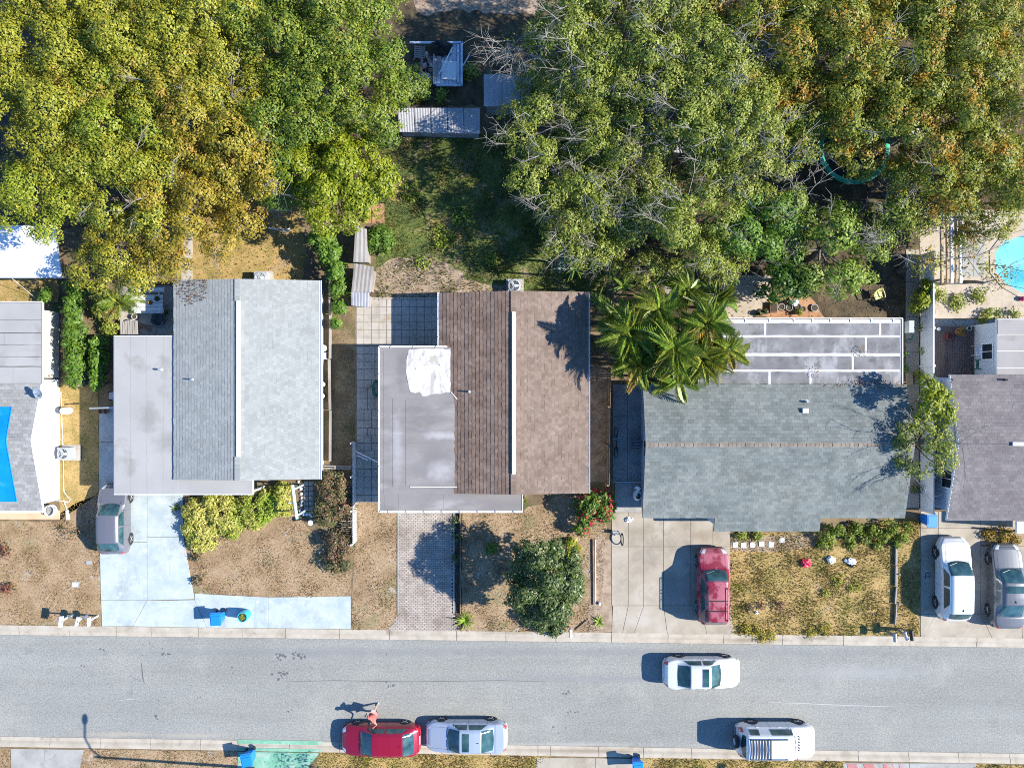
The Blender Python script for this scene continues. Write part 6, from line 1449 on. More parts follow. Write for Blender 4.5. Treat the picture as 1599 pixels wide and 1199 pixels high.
rosette('banana_plant', 'broad leaved plant above the feather palms', (1028, 438), 9, 1.6, .16, .6, 'bright', 'plant', 0, 9, stem=1.5)
palm('fan_palm', 'blue green palm in the shade of the backyard corner', (874, 400), 2.2, 9, [frond_mesh(1.1, 14, .5, .5, np.random.default_rng(9), .05, mat=LF['blue_palm'])], 'palm', None, seed=4, sc=.9)
palm('dead_palm', 'dull green drooping palm beside the patio of the grey house', (188, 472), 2.6, 16, [frond_mesh(1.5, 16, .55, .6, np.random.default_rng(12), .05)], 'palm', None, seed=8, sc=.95, tint=(1.1, 1.05, .8))

# ---- shrubs, hedges and small plants
shrub('yellow_bush', 'wide yellow green clipped bush in front of the grey house', [(305, 802, 26, 1.0), (345, 800, 34, 1.1), (395, 798, 34, 1.1), (430, 788, 26, 1.1), (312, 838, 28, .9), (360, 825, 22, .8), (440, 765, 14, 1.0), (328, 785, 16, 1.15), (410, 775, 16, 1.1), (295, 825, 14, .8)], 'yellow', 'bush', 560, .07, seed=2, tint=(1.3, 1.25, 1.1), clump=.26)
shrub('rusty_bush', 'rusty pink and green bush under the corner of the grey house', [(520, 765, 32, 1.4), (508, 800, 26, 1.3), (535, 795, 20, 1.3)], 'rust', 'bush', 620, .065, seed=3)
shrub('rusty_bush', 'rusty green bush below the wooden slat bench', [(528, 850, 24, 1.3), (520, 878, 20, 1.1), (536, 880, 16, 1.1)], 'rust', 'bush', 620, .065, seed=4, tint=(.95, .95, 1))
shrub('vine_shrub', 'bright green vine tumbling down the fence right of the grey house', [(497, 372, 20, 2.4), (512, 395, 22, 2.5), (525, 425, 20, 2.3), (528, 455, 14, 2.0), (527, 480, 13, 1.9), (524, 505, 8, 1.6)], 'bright', 'vine', 520, .10, seed=5)
shrub('hedge', 'tall green hedge left of the narrow plank fence', [(112, 448 + i*18, 17, 2.0) for i in range(9)], 'bright', 'hedge', 560, .09, seed=6, tint=(.9, .92, .9))
shrub('hedge', 'short green hedge right of the narrow plank fence', [(149, 535 + i*16, 13, 1.8) for i in range(5)], 'bright', 'hedge', 560, .09, seed=7, tint=(1, 1, .9))
shrub('garden_shrub', 'leafy green shrub beside the white shade canopy', [(68, 462, 12, 1.0)], 'bright', 'shrub', 560, .10, seed=8)
shrub('garden_shrub', 'mixed green plants left of the picnic table', [(162, 480, 24, 1.2), (170, 515, 16, .8), (150, 455, 16, 1.4)], 'olive', 'shrub', 420, .09, seed=9)
shrub('garden_shrub', 'round green bush in the backyard beside the plank piles', [(592, 375, 25, 1.4)], 'bright', 'bush', 500, .10, seed=10, tint=(.85, .85, .8))
shrub('flowering_shrub', 'shrub with red flowers at the front right corner of the brown house', [(920, 790, 26, 1.9), (945, 800, 20, 1.8), (912, 818, 20, 1.4), (950, 775, 14, 1.8)], 'bright', 'flowering shrub', 330, .10, flowers=(.38, 330), seed=11, tint=(.85, .8, .8))
shrub('garden_shrub', 'overgrown bush at the front right corner of the grey-green house', [(1294, 836, 14, 1.0), (1310, 828, 13, 1.2), (1326, 838, 11, .6), (1340, 826, 12, .7), (1352, 840, 12, .5), (1365, 828, 11, .8), (1380, 838, 13, 1.0), (1395, 826, 13, 1.2), (1410, 838, 12, 1.0), (1420, 826, 9, .9), (1402, 848, 10, .7), (1286, 850, 10, .5), (1330, 850, 9, .35), (1372, 852, 9, .35), (1300, 852, 8, .5)], 'bright', 'bush', 330, .075, tint=(1.35, 1.0, .8), seed=12, clump=.22)
shrub('orange_shrub', 'orange brown shrub at the corner of the right-hand drive', [(1570, 835, 14, .7), (1588, 842, 12, .7), (1548, 838, 12, .5)], 'gold', 'shrub', 520, .06, tint=(1.0, .7, 1), seed=13)
shrub('garden_shrub', 'tall weeds along the path of the grey-green house', [(1160, 836, 10, .4), (1185, 836, 10, .4)], 'olive', 'weeds', 360, .07, seed=14)
shrub('dark_shrub', 'dark wiry shrub below the lime yellow tree', [(1438, 690, 8, 1.0), (1432, 765, 7, .8), (1420, 640, 6, .7)], 'citrus', 'shrub', 400, .07, seed=15)
shrub('pale_bush', 'bright green bush where the white fence meets the pool garden', [(1440, 470, 18, 1.8), (1452, 448, 14, 1.6)], 'lime', 'bush', 360, .10, seed=16)
shrub('garden_shrub', 'sparse plants on the sandy ground below the timber rafters', [(1470, 462, 14, .5), (1500, 470, 16, .5), (1530, 462, 14, .6), (1560, 490, 10, .5), (1590, 490, 10, .7), (1545, 485, 10, .5)], 'olive', 'plants', 240, .07, seed=17, tint=(1, 1, .8))
shrub('dry_bush', 'dry reddish plant at the left picture edge of the front lawn', [(4, 860, 14, .7), (10, 920, 12, .5)], 'rust', 'shrub', 240, .06, tint=(1.1, .7, .8), seed=18)
shrub('dry_bush', 'dead wiry shrub below the coiled planter of the white house', [(98, 828, 14, .6), (115, 832, 10, .5)], 'rust', 'shrub', 90, .05, tint=(1, .9, .6), seed=19)
shrub('dry_bush', 'small rusty plant at the edge of the pale drive', [(307, 871, 9, .5), (309, 908, 10, .5)], 'rust', 'shrub', 420, .06, seed=20)
shrub('garden_shrub', 'small round plant on the dry front lawn', [(767, 856, 11, .6)], 'bright', 'shrub', 420, .07, seed=21, tint=(.9, .9, .8))
shrub('garden_shrub', 'yellow leaved plant left of the red flowering shrub', [(893, 848, 10, .5), (900, 860, 7, .4), (888, 868, 7, .4)], 'lime', 'plant', 200, .10, seed=22, tint=(1.2, 1.1, 1))
shrub('garden_shrub', 'low green plants along the paver drive', [(711, 812, 6, .4), (713, 838, 6, .4), (712, 870, 6, .3)], 'citrus', 'plants', 300, .06, seed=23)
shrub('garden_shrub', 'green weeds on the wall side of the seamed roof', [(1411, 552, 6, .7), (1412, 575, 5, .6)], 'bright', 'weeds', 300, .07, seed=24)
shrub('garden_shrub', 'small shrubs on the gravel beside the wooden deck', [(1446, 548, 8, .6), (1448, 512, 8, .7), (1437, 585, 6, .8), (1540, 498, 8, .6)], 'lime', 'plants', 300, .07, seed=25)
shrub('garden_shrub', 'grey green scrub below the junk platform', [(660, 148, 16, .5), (690, 150, 14, .5), (735, 110, 14, .6), (645, 110, 14, .7)], 'olive', 'weeds', 260, .09, seed=26)
shrub('garden_shrub', 'patchy weeds in the middle of the backyard lawn', [(690, 370, 22, .35), (720, 340, 16, .3), (640, 300, 18, .3), (660, 410, 14, .3), (770, 405, 14, .3)], 'olive', 'weeds', 130, .08, seed=27, tint=(.9, 1, .7))
shrub('weed_clump', 'long dry weeds spilling over the kerb below the weedy lawn', [(1165, 985, 12, .4), (1185, 990, 14, .45), (1205, 992, 12, .4), (1190, 998, 9, .3), (1268, 990, 10, .35), (1290, 985, 12, .35)], 'olive', 'weeds', 200, .06, tint=(1.35, 1.0, .7), seed=61, clump=.2)
shrub('weed_clump', 'green weed tuft on the weedy lawn nearest the bags', [(1310, 905, 12, .3), (1335, 915, 12, .3), (1290, 925, 9, .25)], 'olive', 'weeds', 120, .06, tint=(1.1, 1.05, .7), seed=62, clump=.22)
shrub('weed_clump', 'grey dead weed patch on the weedy lawn near the maroon car', [(1172, 950, 12, .3), (1190, 945, 9, .25), (1218, 945, 9, .3)], 'rust', 'weeds', 200, .06, tint=(.9, .8, .9), seed=63)
shrub('garden_shrub', 'glossy low branches of the evergreen tree over the kerb', [(845, 975, 16, .9), (868, 982, 14, .9), (825, 965, 12, .9)], 'citrus', 'shrub', 560, .08, seed=64)
for i, (x, y, n, L_, lab) in enumerate([(727, 968, 30, .95, 'yellow green strappy plant at the kerb end of the paver drive'), (935, 970, 20, .6, 'grassy green plant at the kerb right of the dark evergreen tree'), (667, 148, 16, .7, 'blue green agave below the junk platform'), (277, 793, 14, .45, 'small spiky plant between the pale drive and the yellow bush'), (1100, 590, 12, .5, 'drooping strappy plant under the feather palms'), (818, 782, 12, .4, 'dry spiky plant below the front corner of the brown house'), (708, 822, 10, .3, 'small dark spiky plant at the top of the paver drive'), (1440, 500, 12, .6, 'yellow strappy plant at the corner of the gravel bed')]):
    rosette('strappy_plant', lab, (x, y), n, L_, .035, .5, 'blue_palm' if i == 2 else 'palm', 'plant', 0, i + 11, tint=(1.4, 1.3, 1) if i in (0, 1, 7) else ((1.4, 1, 1.2) if i == 5 else (1, 1, 1)))

# ================================================================ fences, sheds, yard furniture and small things
def picket_fence(name, label, a, b, h, pitch, w, mat, cap=True, cat='fence', thick=.022, rails=(.25, .75), posts=2.4, top='flat'):
    """a, b: ground points (x, y); boards one by one, rails and posts"""
    A, B = Vector((*a, 0)), Vector((*b, 0)); d = (B-A); L = d.length; d /= L; nr = Vector((-d.y, d.x, 0))
    t = thing(name, label, cat, A)
    n = max(2, int(L/pitch)); g = random.Random(int(L*1000)); me = None
    m = MB(); m.obox((0, 0, h/2), d*w/2, nr*thick/2, Vector((0, 0, h/2)))
    me = mesh('picket', m.v, m.f, mat)
    for i in range(n):
        o = link('picket', me, t, tuple(d*(L*(i + .5)/n) + Vector((0, 0, g.uniform(-.02, .02)))))
    for r in rails:
        m = MB(); m.bar(A + nr*(thick/2+.02) + Vector((0, 0, h*r)), B + nr*(thick/2+.02) + Vector((0, 0, h*r)), .036, .08); m.build('rail', mat, t)
    k = max(1, round(L/posts))
    for i in range(k+1):
        p = A + d*(L*i/k) + nr*(thick/2 + .09); m = MB(); m.box(p.x-.045, p.y-.045, -.05, p.x+.045, p.y+.045, h + .06); m.build('post', mat, t)
    return t
picket_fence('picket_fence', 'white picket fence along the left side of the brown house', P2(556.5, 845), P2(556.5, 690), 1.05, .115, .075, MT['white'])
picket_fence('board_fence', 'brown board fence along the right side of the brown house', P2(946, 752), P2(948, 575), 1.75, .15, .14, MT['wood_brown'])
picket_fence('plank_fence', 'narrow weathered plank fence between the two hedges', P2(133.5, 602), P2(128, 470), .9, .16, .15, MT['wood_grey'], thick=.05)
t = thing('vinyl_fence', 'white vinyl fence along the pale walk right of the grey-green roof', 'fence', P(1437, 790))
ys = [795, 740, 685, 628, 572, 515, 458, 400]
for i, y in enumerate(ys):
    p = P(1437, y); m = MB(); m.box(p.x-.06, p.y-.06, 0, p.x+.06, p.y+.06, 1.55); m.build('post', MT['white'], t)
    if i: 
        q = P(1437, ys[i-1]); m = MB(); m.box(p.x-.02, p.y+(-.0)-abs(p.y-q.y)+.06, .05, p.x+.02, p.y-.06, 1.42); m.build('fence_panel', MT['white'], t)
        m = MB(); m.box(p.x-.035, q.y+.06, 1.42, p.x+.035, p.y-.06, 1.48); m.build('rail', MT['white'], t)
t = thing('low_fence', 'low weathered timber rail along the right side of the grey house', 'fence', P(515, 580))
for y0, y1 in ((430, 490), (491, 560), (561, 640), (641, 720)):
    m = MB(); m.bar(P(514 + (y0 % 3), y0, .22), P(515.5, y1, .22), .09, .35); m.build('plank', MT['wood_grey'], t)
t = thing('low_fence', 'low grey timber rails across the side yard above the rusty bush', 'fence', P(523, 728))
for y in (727, 730.5): m = MB(); m.bar(P(500, y, .3), P(549, y + 1.5, .3), .08, .08); m.build('plank', MT['wood_grey'], t)
for x in (501, 525, 548): p = P(x, 729, 0); m = MB(); m.box(p.x-.04, p.y-.04, 0, p.x+.04, p.y+.04, .45); m.build('post', MT['wood_grey'], t)
t = thing('garden_gate', 'pale metal gate bar across the shaded side path', 'gate', P(978, 752))
m = MB(); m.bar(P(957, 752, 1.1), P(1001, 752, 1.1), .04, .05); m.bar(P(957, 752, .2), P(1001, 752, .2), .04, .05); m.build('gate_rail', MT['steel'], t)
for i in range(12): m = MB(); p = P(959 + i*3.6, 752, 0); m.box(p.x-.01, p.y-.01, .2, p.x+.01, p.y+.01, 1.1); m.build('gate_bar', MT['steel'], t)

def rib_roof(parent, q, z, pitch, mat, name='roof_sheet', axis=0, dz=0.0, amp=.02):
    """ribbed sheet over a photo quad (tl, tr, br, bl); ribs run along axis 1 (top to bottom)"""
    tl, tr, br, bl = [P(x, y, z) for x, y in q]; bl.z -= dz; br.z -= dz
    n = max(3, int((tr-tl).length/pitch)); m = MB(); V = []
    for i in range(n*2+1):
        u = i/(n*2); h = amp if i % 2 else 0
        V += [tl.lerp(tr, u) + Vector((0, 0, h)), bl.lerp(br, u) + Vector((0, 0, h))]
    m.add(V, [(2*i, 2*i+1, 2*i+3, 2*i+2) for i in range(n*2)]); o = m.build(name, MT[mat], parent); s = o.modifiers.new('thick', 'SOLIDIFY'); s.thickness = .015
    return o
def shed(name, label, q, z, mat, wallmat, pitch=.2, sheets=1, dz=.15, cat='shed'):
    c = P(sum(p[0] for p in q)/4, sum(p[1] for p in q)/4); t = thing(name, label, cat, c)
    for i in range(sheets):
        a, b = i/sheets + .004, (i+1)/sheets - .004
        L = lambda p, r, u: (p[0] + (r[0]-p[0])*u, p[1] + (r[1]-p[1])*u)
        rib_roof(t, [L(q[0], q[1], a), L(q[0], q[1], b), L(q[3], q[2], b), L(q[3], q[2], a)], z + .01*(i % 2), pitch, mat, dz=dz)
    w = shrink([P2(x, y, z) for x, y in q], .12); wall_ring(t, w, 0, z - dz - .04, MT[wallmat]); return t
shed('corrugated_shed', 'corrugated metal shed at the top of the backyard of the brown house', [(620, 169), (750, 169), (750, 208), (622, 205)], 1.35, 'metal_grey', 'wood_grey', .14, 5)
shed('grey_shed', 'shaded blue grey shed roof right of the junk platform', [(755, 116), (842, 118), (842, 163), (755, 165)], 2.0, 'metal_grey', 'wood_grey', .3, 3)
shed('pale_shed', 'pale ribbed shed roof half hidden under the olive oaks', [(1030, 198), (1074, 202), (1070, 238), (1028, 236)], 2.3, 'metal_grey', 'wood_grey', .18, 3)
shed('small_shed', 'small blue grey shed roof in the oaks right of the trampoline', [(1421, 182), (1446, 175), (1446, 208), (1421, 214)], 2.2, 'metal_grey', 'wood_grey', .3, 1)
shed('lean_to', 'long weathered lean-to roof against the left fence of the backyard', [(555, 352), (573, 358), (574, 409), (551, 409)], 1.6, 'wood_grey', 'wood_grey', .22, 1, .1)
shed('lean_to', 'wider weathered lean-to roof below the round backyard bush', [(553, 411), (584, 417), (579, 456), (548, 456)], 1.5, 'wood_grey', 'wood_grey', .22, 1, .1)
shed('lean_to', 'short pale corrugated lean-to roof above the square patio', [(548, 456.5), (577, 457), (576, 480), (548, 477)], 1.4, 'metal_grey', 'wood_grey', .16, 1, .08)

# ---- junk platform in the clearing
t = thing('timber_platform', 'white and blue framed timber platform covered in junk in the brown clearing', 'platform', P(690, 100))
MT['blue_white'] = noisy('flaking_pale_blue_paint', [(0.35, (0.32, 0.40, 0.52)), (0.6, (0.58, 0.62, 0.66))], 2.0, 4, fine=(16, .15))
for i in range(7):
    x = 676 + i*6.3; m = MB(); m.prism([P2(a, b, .3) for a, b in ((x, 68), (x+5.7, 68), (x+5.7, 132), (x, 132))], .22, .30); m.build('deck_board', MT['blue_white'], t)
for a, b in (((640, 67), (721, 67)), ((721, 66), (721, 134)), ((715.5, 70), (715.5, 130)), ((681, 133.5), (721, 133.5))):
    m = MB(); m.bar(P(*a, .38), P(*b, .38), .11, .14); m.build('beam', MT['blue_white'], t)
t = thing('white_board', 'white board lying at the lower right of the junk platform', 'board', P(701, 114, .32))
m = MB(); m.prism([P2(x, y, .36) for x, y in ((690, 96), (714, 96), (713, 125), (689, 124))], .33, .36); m.build('board', MT['white'], t)
t = thing('black_tarp', 'crumpled black sheet heap on the junk platform', 'tarp', P(690, 77, .3))
m = MB(); c = P(690, 77, .35); m.blob((c.x, c.y, .42), (.62, .42, .32), 5, 16, 9, .3); c = P(682, 72, .35); m.blob((c.x, c.y, .38), (.32, .3, .25), 6, 12, 7, .3); m.build('sheet_heap', MT['net_black'], t, True)
for i, (a, b, lab) in enumerate([((681, 120), (686, 88), 'grey plank leaning on the junk platform, left one'), ((685, 117), (707, 74), 'long pale pole lying across the junk platform'), ((690, 113), (697, 96), 'short pale pole beside the white board'), ((676, 112), (681, 96), 'thin plank at the left edge of the junk platform'), ((722, 105), (733, 86), 'thin white rod on the grass right of the junk platform')]):
    t = thing('plank' if i in (0, 3) else 'pole', lab, 'plank' if i in (0, 3) else 'pole', P(*a, .5)); m = MB(); z = .06 if i == 4 else .52
    m.bar(P(*a, z), P(*b, z + .1*(i != 4)), .24 if i == 0 else .07, .04); m.build('plank' if i in (0, 3) else 'rod', MT['wood_grey'] if i in (0, 3) else MT['white'], t)
t = thing('wood_pallet', 'slatted wood pallet at the top left of the junk platform', 'pallet', P(655, 80))
for i in range(6): m = MB(); m.bar(P(647, 73 + i*3.2, .25), P(664, 74.5 + i*3.2, .25), .075, .025); m.build('slat', MT['wood_grey'], t)
for x in (648, 655, 663): m = MB(); m.bar(P(x, 72, .18), P(x, 91, .18), .08, .09); m.build('bearer', MT['wood_grey'], t)
g = np.random.default_rng(4); m = MB()
for i in range(46):
    p = P(g.uniform(648, 680), g.uniform(88, 128), .08); a = g.uniform(0, 3); s = g.uniform(.06, .28)
    m.obox((p.x, p.y, .06 + g.random()*.15), (math.cos(a)*s, math.sin(a)*s, g.normal()*.04), (-math.sin(a)*s*.4, math.cos(a)*s*.4, g.normal()*.03), (0, 0, .02))
tag(m.build('scrap_heap', noisy('scrap', [(0.3, (0.12, 0.08, 0.06)), (0.5, (0.34, 0.24, 0.20)), (0.65, (0.50, 0.45, 0.42))], 2.5, 3, island=.3)), kind='stuff')
t = thing('tan_board', 'tan square board on the ground below the junk platform', 'board', P(648, 140)); m = MB(); m.prism(px([(640, 132), (654, 131), (656, 147), (642, 150)]), .25, .29); m.build('board', MT['wood_tan'], t)
m = MB(); m.box(P(648, 141).x-.2, P(648, 141).y-.2, 0, P(648, 141).x+.2, P(648, 141).y+.2, .25); m.build('crate', MT['wood_grey'], t)

# ---- trampoline, canopy, rafters, swing
t = thing('trampoline', 'round trampoline with a green safety pad under the oaks', 'trampoline', P(1334, 232)); c = P(1334, 232, .85); R = 2.15
for k in range(8):
    m = MB(); V = []
    for i in range(7):
        a = (k + .01 + .98*i/6)*PI/4
        for r, z in ((R-.28, .86), (R-.14, .90), (R, .84)): V.append((c.x + r*math.cos(a), c.y + r*math.sin(a), z))
    m.add(V, [(i*3+j, i*3+j+1, (i+1)*3+j+1, (i+1)*3+j) for i in range(6) for j in range(2)]); m.build('safety_pad', MT['tramp_green'], t, True)
m = MB(); m.lathe((c.x, c.y, 0), [(R-.3, .80), (R-.3, .81)], 40); m.build('jumping_mat', MT['net_black'], t)
for k in range(6):
    a = k*PI/3 + .3; m = MB(); m.tube([(c.x + R*.97*math.cos(a), c.y + R*.97*math.sin(a), 0), (c.x + R*.97*math.cos(a), c.y + R*.97*math.sin(a), .84)], .03, 6); m.build('leg', MT['steel'], t)
t = thing('shade_canopy', 'large white shade canopy at the left edge in dappled tree shade', 'canopy', P(10, 405))
V = []; NX, NY = 12, 8
for j in range(NY+1):
    for i in range(NX+1):
        u, v = i/NX, j/NY; x = -80 + (86 + 11*v + 80)*u; y = 352 + 82*v; z = 2.45 - .10*math.sin(PI*u)*math.sin(PI*v) - .25*v
        V.append(P(x, y, z))
m = MB(); m.add(V, [(j*(NX+1)+i, j*(NX+1)+i+1, (j+1)*(NX+1)+i+1, (j+1)*(NX+1)+i) for j in range(NY) for i in range(NX)]); m.build('canopy_sheet', MT['white'], t, True)
m = MB(); m.tube([V[NY*(NX+1)+i] for i in range(NX+1)], .03, 6); m.tube([V[j*(NX+1)+NX] for j in range(NY+1)], .03, 6); m.build('frame', MT['steel'], t)
for x, y in ((95, 432), (85, 356), (-60, 432)): p = P(x, y, 2.1); m = MB(); m.tube([(p.x, p.y, 0), (p.x, p.y, 2.2)], .035, 7); m.build('post', MT['steel'], t)
m = MB(); m.tube([P(18, 434, 2.2), P(55, 465, .05)], .012, 4); m.build('guy_rope', MT['white'], t)
t = thing('timber_rafters', 'open timber rafters over the pool garden under the golden oaks', 'pergola', P(1488, 390))
for i, x in enumerate((1470, 1478, 1485, 1492, 1499)):
    m = MB(); m.bar(P(x, 335, 2.3), P(x + 1, 442, 2.3), .07 if i % 2 else .13, .16); m.build('rafter', MT['wood_tan'] if i not in (2, 4) else MT['white'], t)
for y in (340, 437): m = MB(); m.bar(P(1466, y, 2.14), P(1504, y, 2.14), .1, .14); m.build('beam', MT['wood_tan'], t)
for x, y in ((1467, 340), (1503, 340), (1467, 437), (1503, 437)): p = P(x, y, 2.1); m = MB(); m.box(p.x-.06, p.y-.06, 0, p.x+.06, p.y+.06, 2.07); m.build('post', MT['wood_tan'], t)
t = thing('swing', 'white swing seat hanging in the shade behind the grey house', 'swing', P(436, 358))
for a, b in (((419, 356), (452, 361)), ((433, 356), (447, 365)), ((444, 360), (453, 357))): m = MB(); m.bar(P(*a, .6), P(*b, .6), .07, .05); m.build('frame_bar', MT['white'], t)
for x in (427, 436, 446): m = MB(); m.tube([P(x, 357, .6), P(x - 1, 330, 2.2)], .008, 4); m.build('chain', MT['steel'], t)
m = MB(); m.bar(P(418, 328, 2.2), P(455, 329, 2.2), .06, .06); m.build('top_bar', MT['steel'], t)
for x in (418, 455): m = MB(); m.tube([P(x, 328.5, 2.2), P(x, 316, 0)], .025, 6); m.tube([P(x, 328.5, 2.2), P(x, 345, 0)], .025, 6); m.build('leg', MT['steel'], t)

# ---- air conditioners
def ac(label, x, y, w=.75, h=.78, pad=None):
    c = P(x, y, h); t = thing('air_conditioner', label, 'air conditioner', (c.x, c.y, 0), 'outdoor cooling units')
    m = MB(); m.box(c.x-w/2, c.y-w/2, .08, c.x+w/2, c.y+w/2, h-.05); m.build('housing', MT['ac_grey'], t)
    m = MB()
    for k in range(9):
        z = .15 + k*.065; e = w/2 + .006; m.box(c.x-e, c.y-e, z, c.x+e, c.y+e, z+.02)
    tag(m.build('louvre', MT['steel'], t), kind='stuff')
    m = MB(); m.lathe((c.x, c.y, 0), [(w*.5, h-.05), (w*.5, h), (w*.42, h+.02), (w*.40, h), (w*.40, h-.05)], 24); m.build('top_cover', MT['ac_grey'], t)
    m = MB(); m.lathe((c.x, c.y, 0), [(w*.40, h-.04), (w*.40, h-.035)], 24); m.build('fan_well', MT['black'], t)
    for k in range(3):
        a = k*2*PI/3; m = MB(); m.obox((c.x + math.cos(a)*w*.19, c.y + math.sin(a)*w*.19, h-.015), (math.cos(a)*w*.17, math.sin(a)*w*.17, 0), (-math.sin(a)*.07, math.cos(a)*.07, .02), (0, 0, .004)); m.build('fan_blade', MT['white_plastic'] if k == 0 else MT['steel'], t)
    m = MB()
    for r in (.15, .28, .37):
        m.tube([(c.x + r*w*math.cos(a), c.y + r*w*math.sin(a), h+.012) for a in np.linspace(0, 6.283, 17)], .006, 4, cap=False)
    for k in range(6):
        a = k*PI/3; m.bar((c.x, c.y, h+.013), (c.x + w*.42*math.cos(a), c.y + w*.42*math.sin(a), h+.013), .012, .008)
    m.build('fan_guard', MT['steel'], t)
    m = MB(); m.box(c.x-w/2-.12, c.y-w/2-.12, 0, c.x+w/2+(.2 if pad is None else pad), c.y+w/2+.12, .08); m.build('pad', MT['tile'], t)
ac('grey fan unit on a slab at the side of the white house', 98, 708.5, .72, .78, .3); ac('fan unit behind the top wall of the brown house', 803, 446, .75, .75); ac('fan unit behind the top wall of the pale grey house', 406, 434, .75, .72)

# ---- bins, barrel, mailboxes
def bin_(label, x, y, rot, mat='blue_bin', h=1.08, tip=None, grp='wheeled bins'):
    t = thing('wheelie_bin', label, 'bin', (0, 0, 0), grp)
    m = MB(); z0, z1 = .06, h-.09; a, b = .22, .29
    m.add([(-a, -a, z0), (a, -a, z0), (a, a, z0), (-a, a, z0), (-b, -b*1.1, z1), (b, -b*1.1, z1), (b, b*1.1, z1), (-b, b*1.1, z1)], [(3, 2, 1, 0), (0, 1, 5, 4), (1, 2, 6, 5), (2, 3, 7, 6), (3, 0, 4, 7)]); m.build('tub', MT[mat], t)
    m = MB(); m.box(-b-.03, -b*1.1-.03, z1, b+.03, b*1.1+.03, z1+.045); m.box(-b+.03, -b*1.1+.04, z1+.045, b-.03, b*.7, z1+.075); m.build('lid', MT[mat], t)
    m = MB(); m.bar((-b, b*1.1+.07, z1-.01), (b, b*1.1+.07, z1-.01), .05, .05); m.build('handle', MT[mat], t)
    for s in (-1, 1): m = MB(); m.lathe((s*.25, a+.06, .12), [(.12, -.03), (.12, .03)], 14, 'x'); m.build('wheel', MT['black'], t)
    p = P(x, y); t.location = (p.x, p.y, 0.03); t.rotation_euler = (0, 0, rot) if tip is None else tip
    return t
bin_('blue wheeled bin at the kerb beside the round planter barrel', 347, 959, 0.05); bin_('blue wheeled bin at the corner of the overgrown bush and the right house', 1441, 808, PI)
bin_('blue wheeled bin at the lower picture edge on the green drive', 394, 1174, .2); bin_('blue wheeled bin at the lower picture edge on the pale middle drive', 992, 1186, .1)
t = bin_('grey blue bin lying on its side against the carport', 176, 618, 0, 'steel', .85); t.location.z = .32; t.rotation_euler = (PI/2, 0, PI/2)
t = thing('planter_barrel', 'round cyan barrel planted with yellow flowers beside the blue bin at the kerb', 'planter', P(386, 957)); c = P(386, 957)
m = MB(); m.lathe((c.x, c.y, .03), [(.26, 0), (.30, .2), (.31, .5), (.29, .82), (.26, .82), (.25, .74)], 20); m.build('barrel', MT['cyan'], t, False)
m = MB(); m.lathe((c.x, c.y, .03), [(.25, .70), (.25, .76)], 16); m.build('soil', MT['dark_soil'], t)
g = np.random.default_rng(8); C = np.array([[g.uniform(-.14, .14), g.uniform(-.14, .14), .84] for _ in range(6)]); o = link('flower_tuft', quads('flower_tuft', leaf_quads(C, np.full(6, .12), 3000, .03, g), LF['yellow']), t); o['kind'] = 'stuff'
def mailbox(label, x, y, mat, rot, h=1.05, grp='kerbside mailboxes', big=1.0):
    t = thing('mailbox', label, 'mailbox', (0, 0, 0), grp)
    m = MB(); m.box(-.045, -.045, -.05, .045, .045, h-.08); m.build('post', MT['white'] if mat == 'white' else MT['wood_grey'], t)
    m = MB(); m.box(-.05, -.24, h-.10, .05, .16, h-.02); m.build('bracket', MT[mat], t)
    w, L = .085*big, .25*big; pr = [(-w, h-.02)] + [(w*math.cos(a), h + .09 + w*math.sin(a)) for a in np.linspace(PI, 0, 9)] + [(w, h-.02)]
    V = [(x_, -L-.03, z) for x_, z in pr] + [(x_, L-.03, z) for x_, z in pr]; n = len(pr)
    m = MB(); m.add(V, [tuple(range(n)), tuple(range(2*n-1, n-1, -1))] + [(i, n+i, n+(i+1) % n, (i+1) % n) for i in range(n)]); m.build('box', MT[mat], t)
    m = MB(); m.box(-w+.008, -L-.045, h-.01, w-.008, -L-.03, h+.14*big); m.build('door', MT[mat], t)
    m = MB(); m.box(w+.002, -.05, h+.04, w+.012, -.02, h+.20); m.box(w+.002, -.05, h+.16, w+.012, .05, h+.20); m.build('flag', MT['light_red'], t)
    p = P(x, y); t.location = (p.x, p.y, 0); t.rotation_euler = (0, 0, rot)
mailbox('large white mailbox with a forked post, leftmost at the far kerb', 114, 959, 'white', -.15, 1.2, big=1.25); mailbox('tilted white mailbox, middle of three at the left far kerb', 137, 960, 'white', -.25); mailbox('white mailbox nearest the pale painted drive', 153, 961, 'white', 0, .95)
mailbox('white mailbox at the kerb below the dark evergreen tree', 889, 978, 'white', 0); mailbox('grey green mailbox at the kerb below the weedy lawn', 1384, 985, 'ac_grey', .05, 1.0); mailbox('silver mailbox on a slanting bracket left of the black one', 1401, 983, 'steel', .3, .95); mailbox('black mailbox at the kerb near the right-hand drive', 1408, 981, 'black', .1, 1.1, big=1.15)
mailbox('mailbox beyond the lower picture edge whose shadow falls on the verge', 1166, 1204, 'black', PI, 1.1, big=1.4)
t = thing('street_lamp', 'street lamp beyond the lower picture edge whose shadow crosses the kerb', 'street lamp', (0, 0, 0))
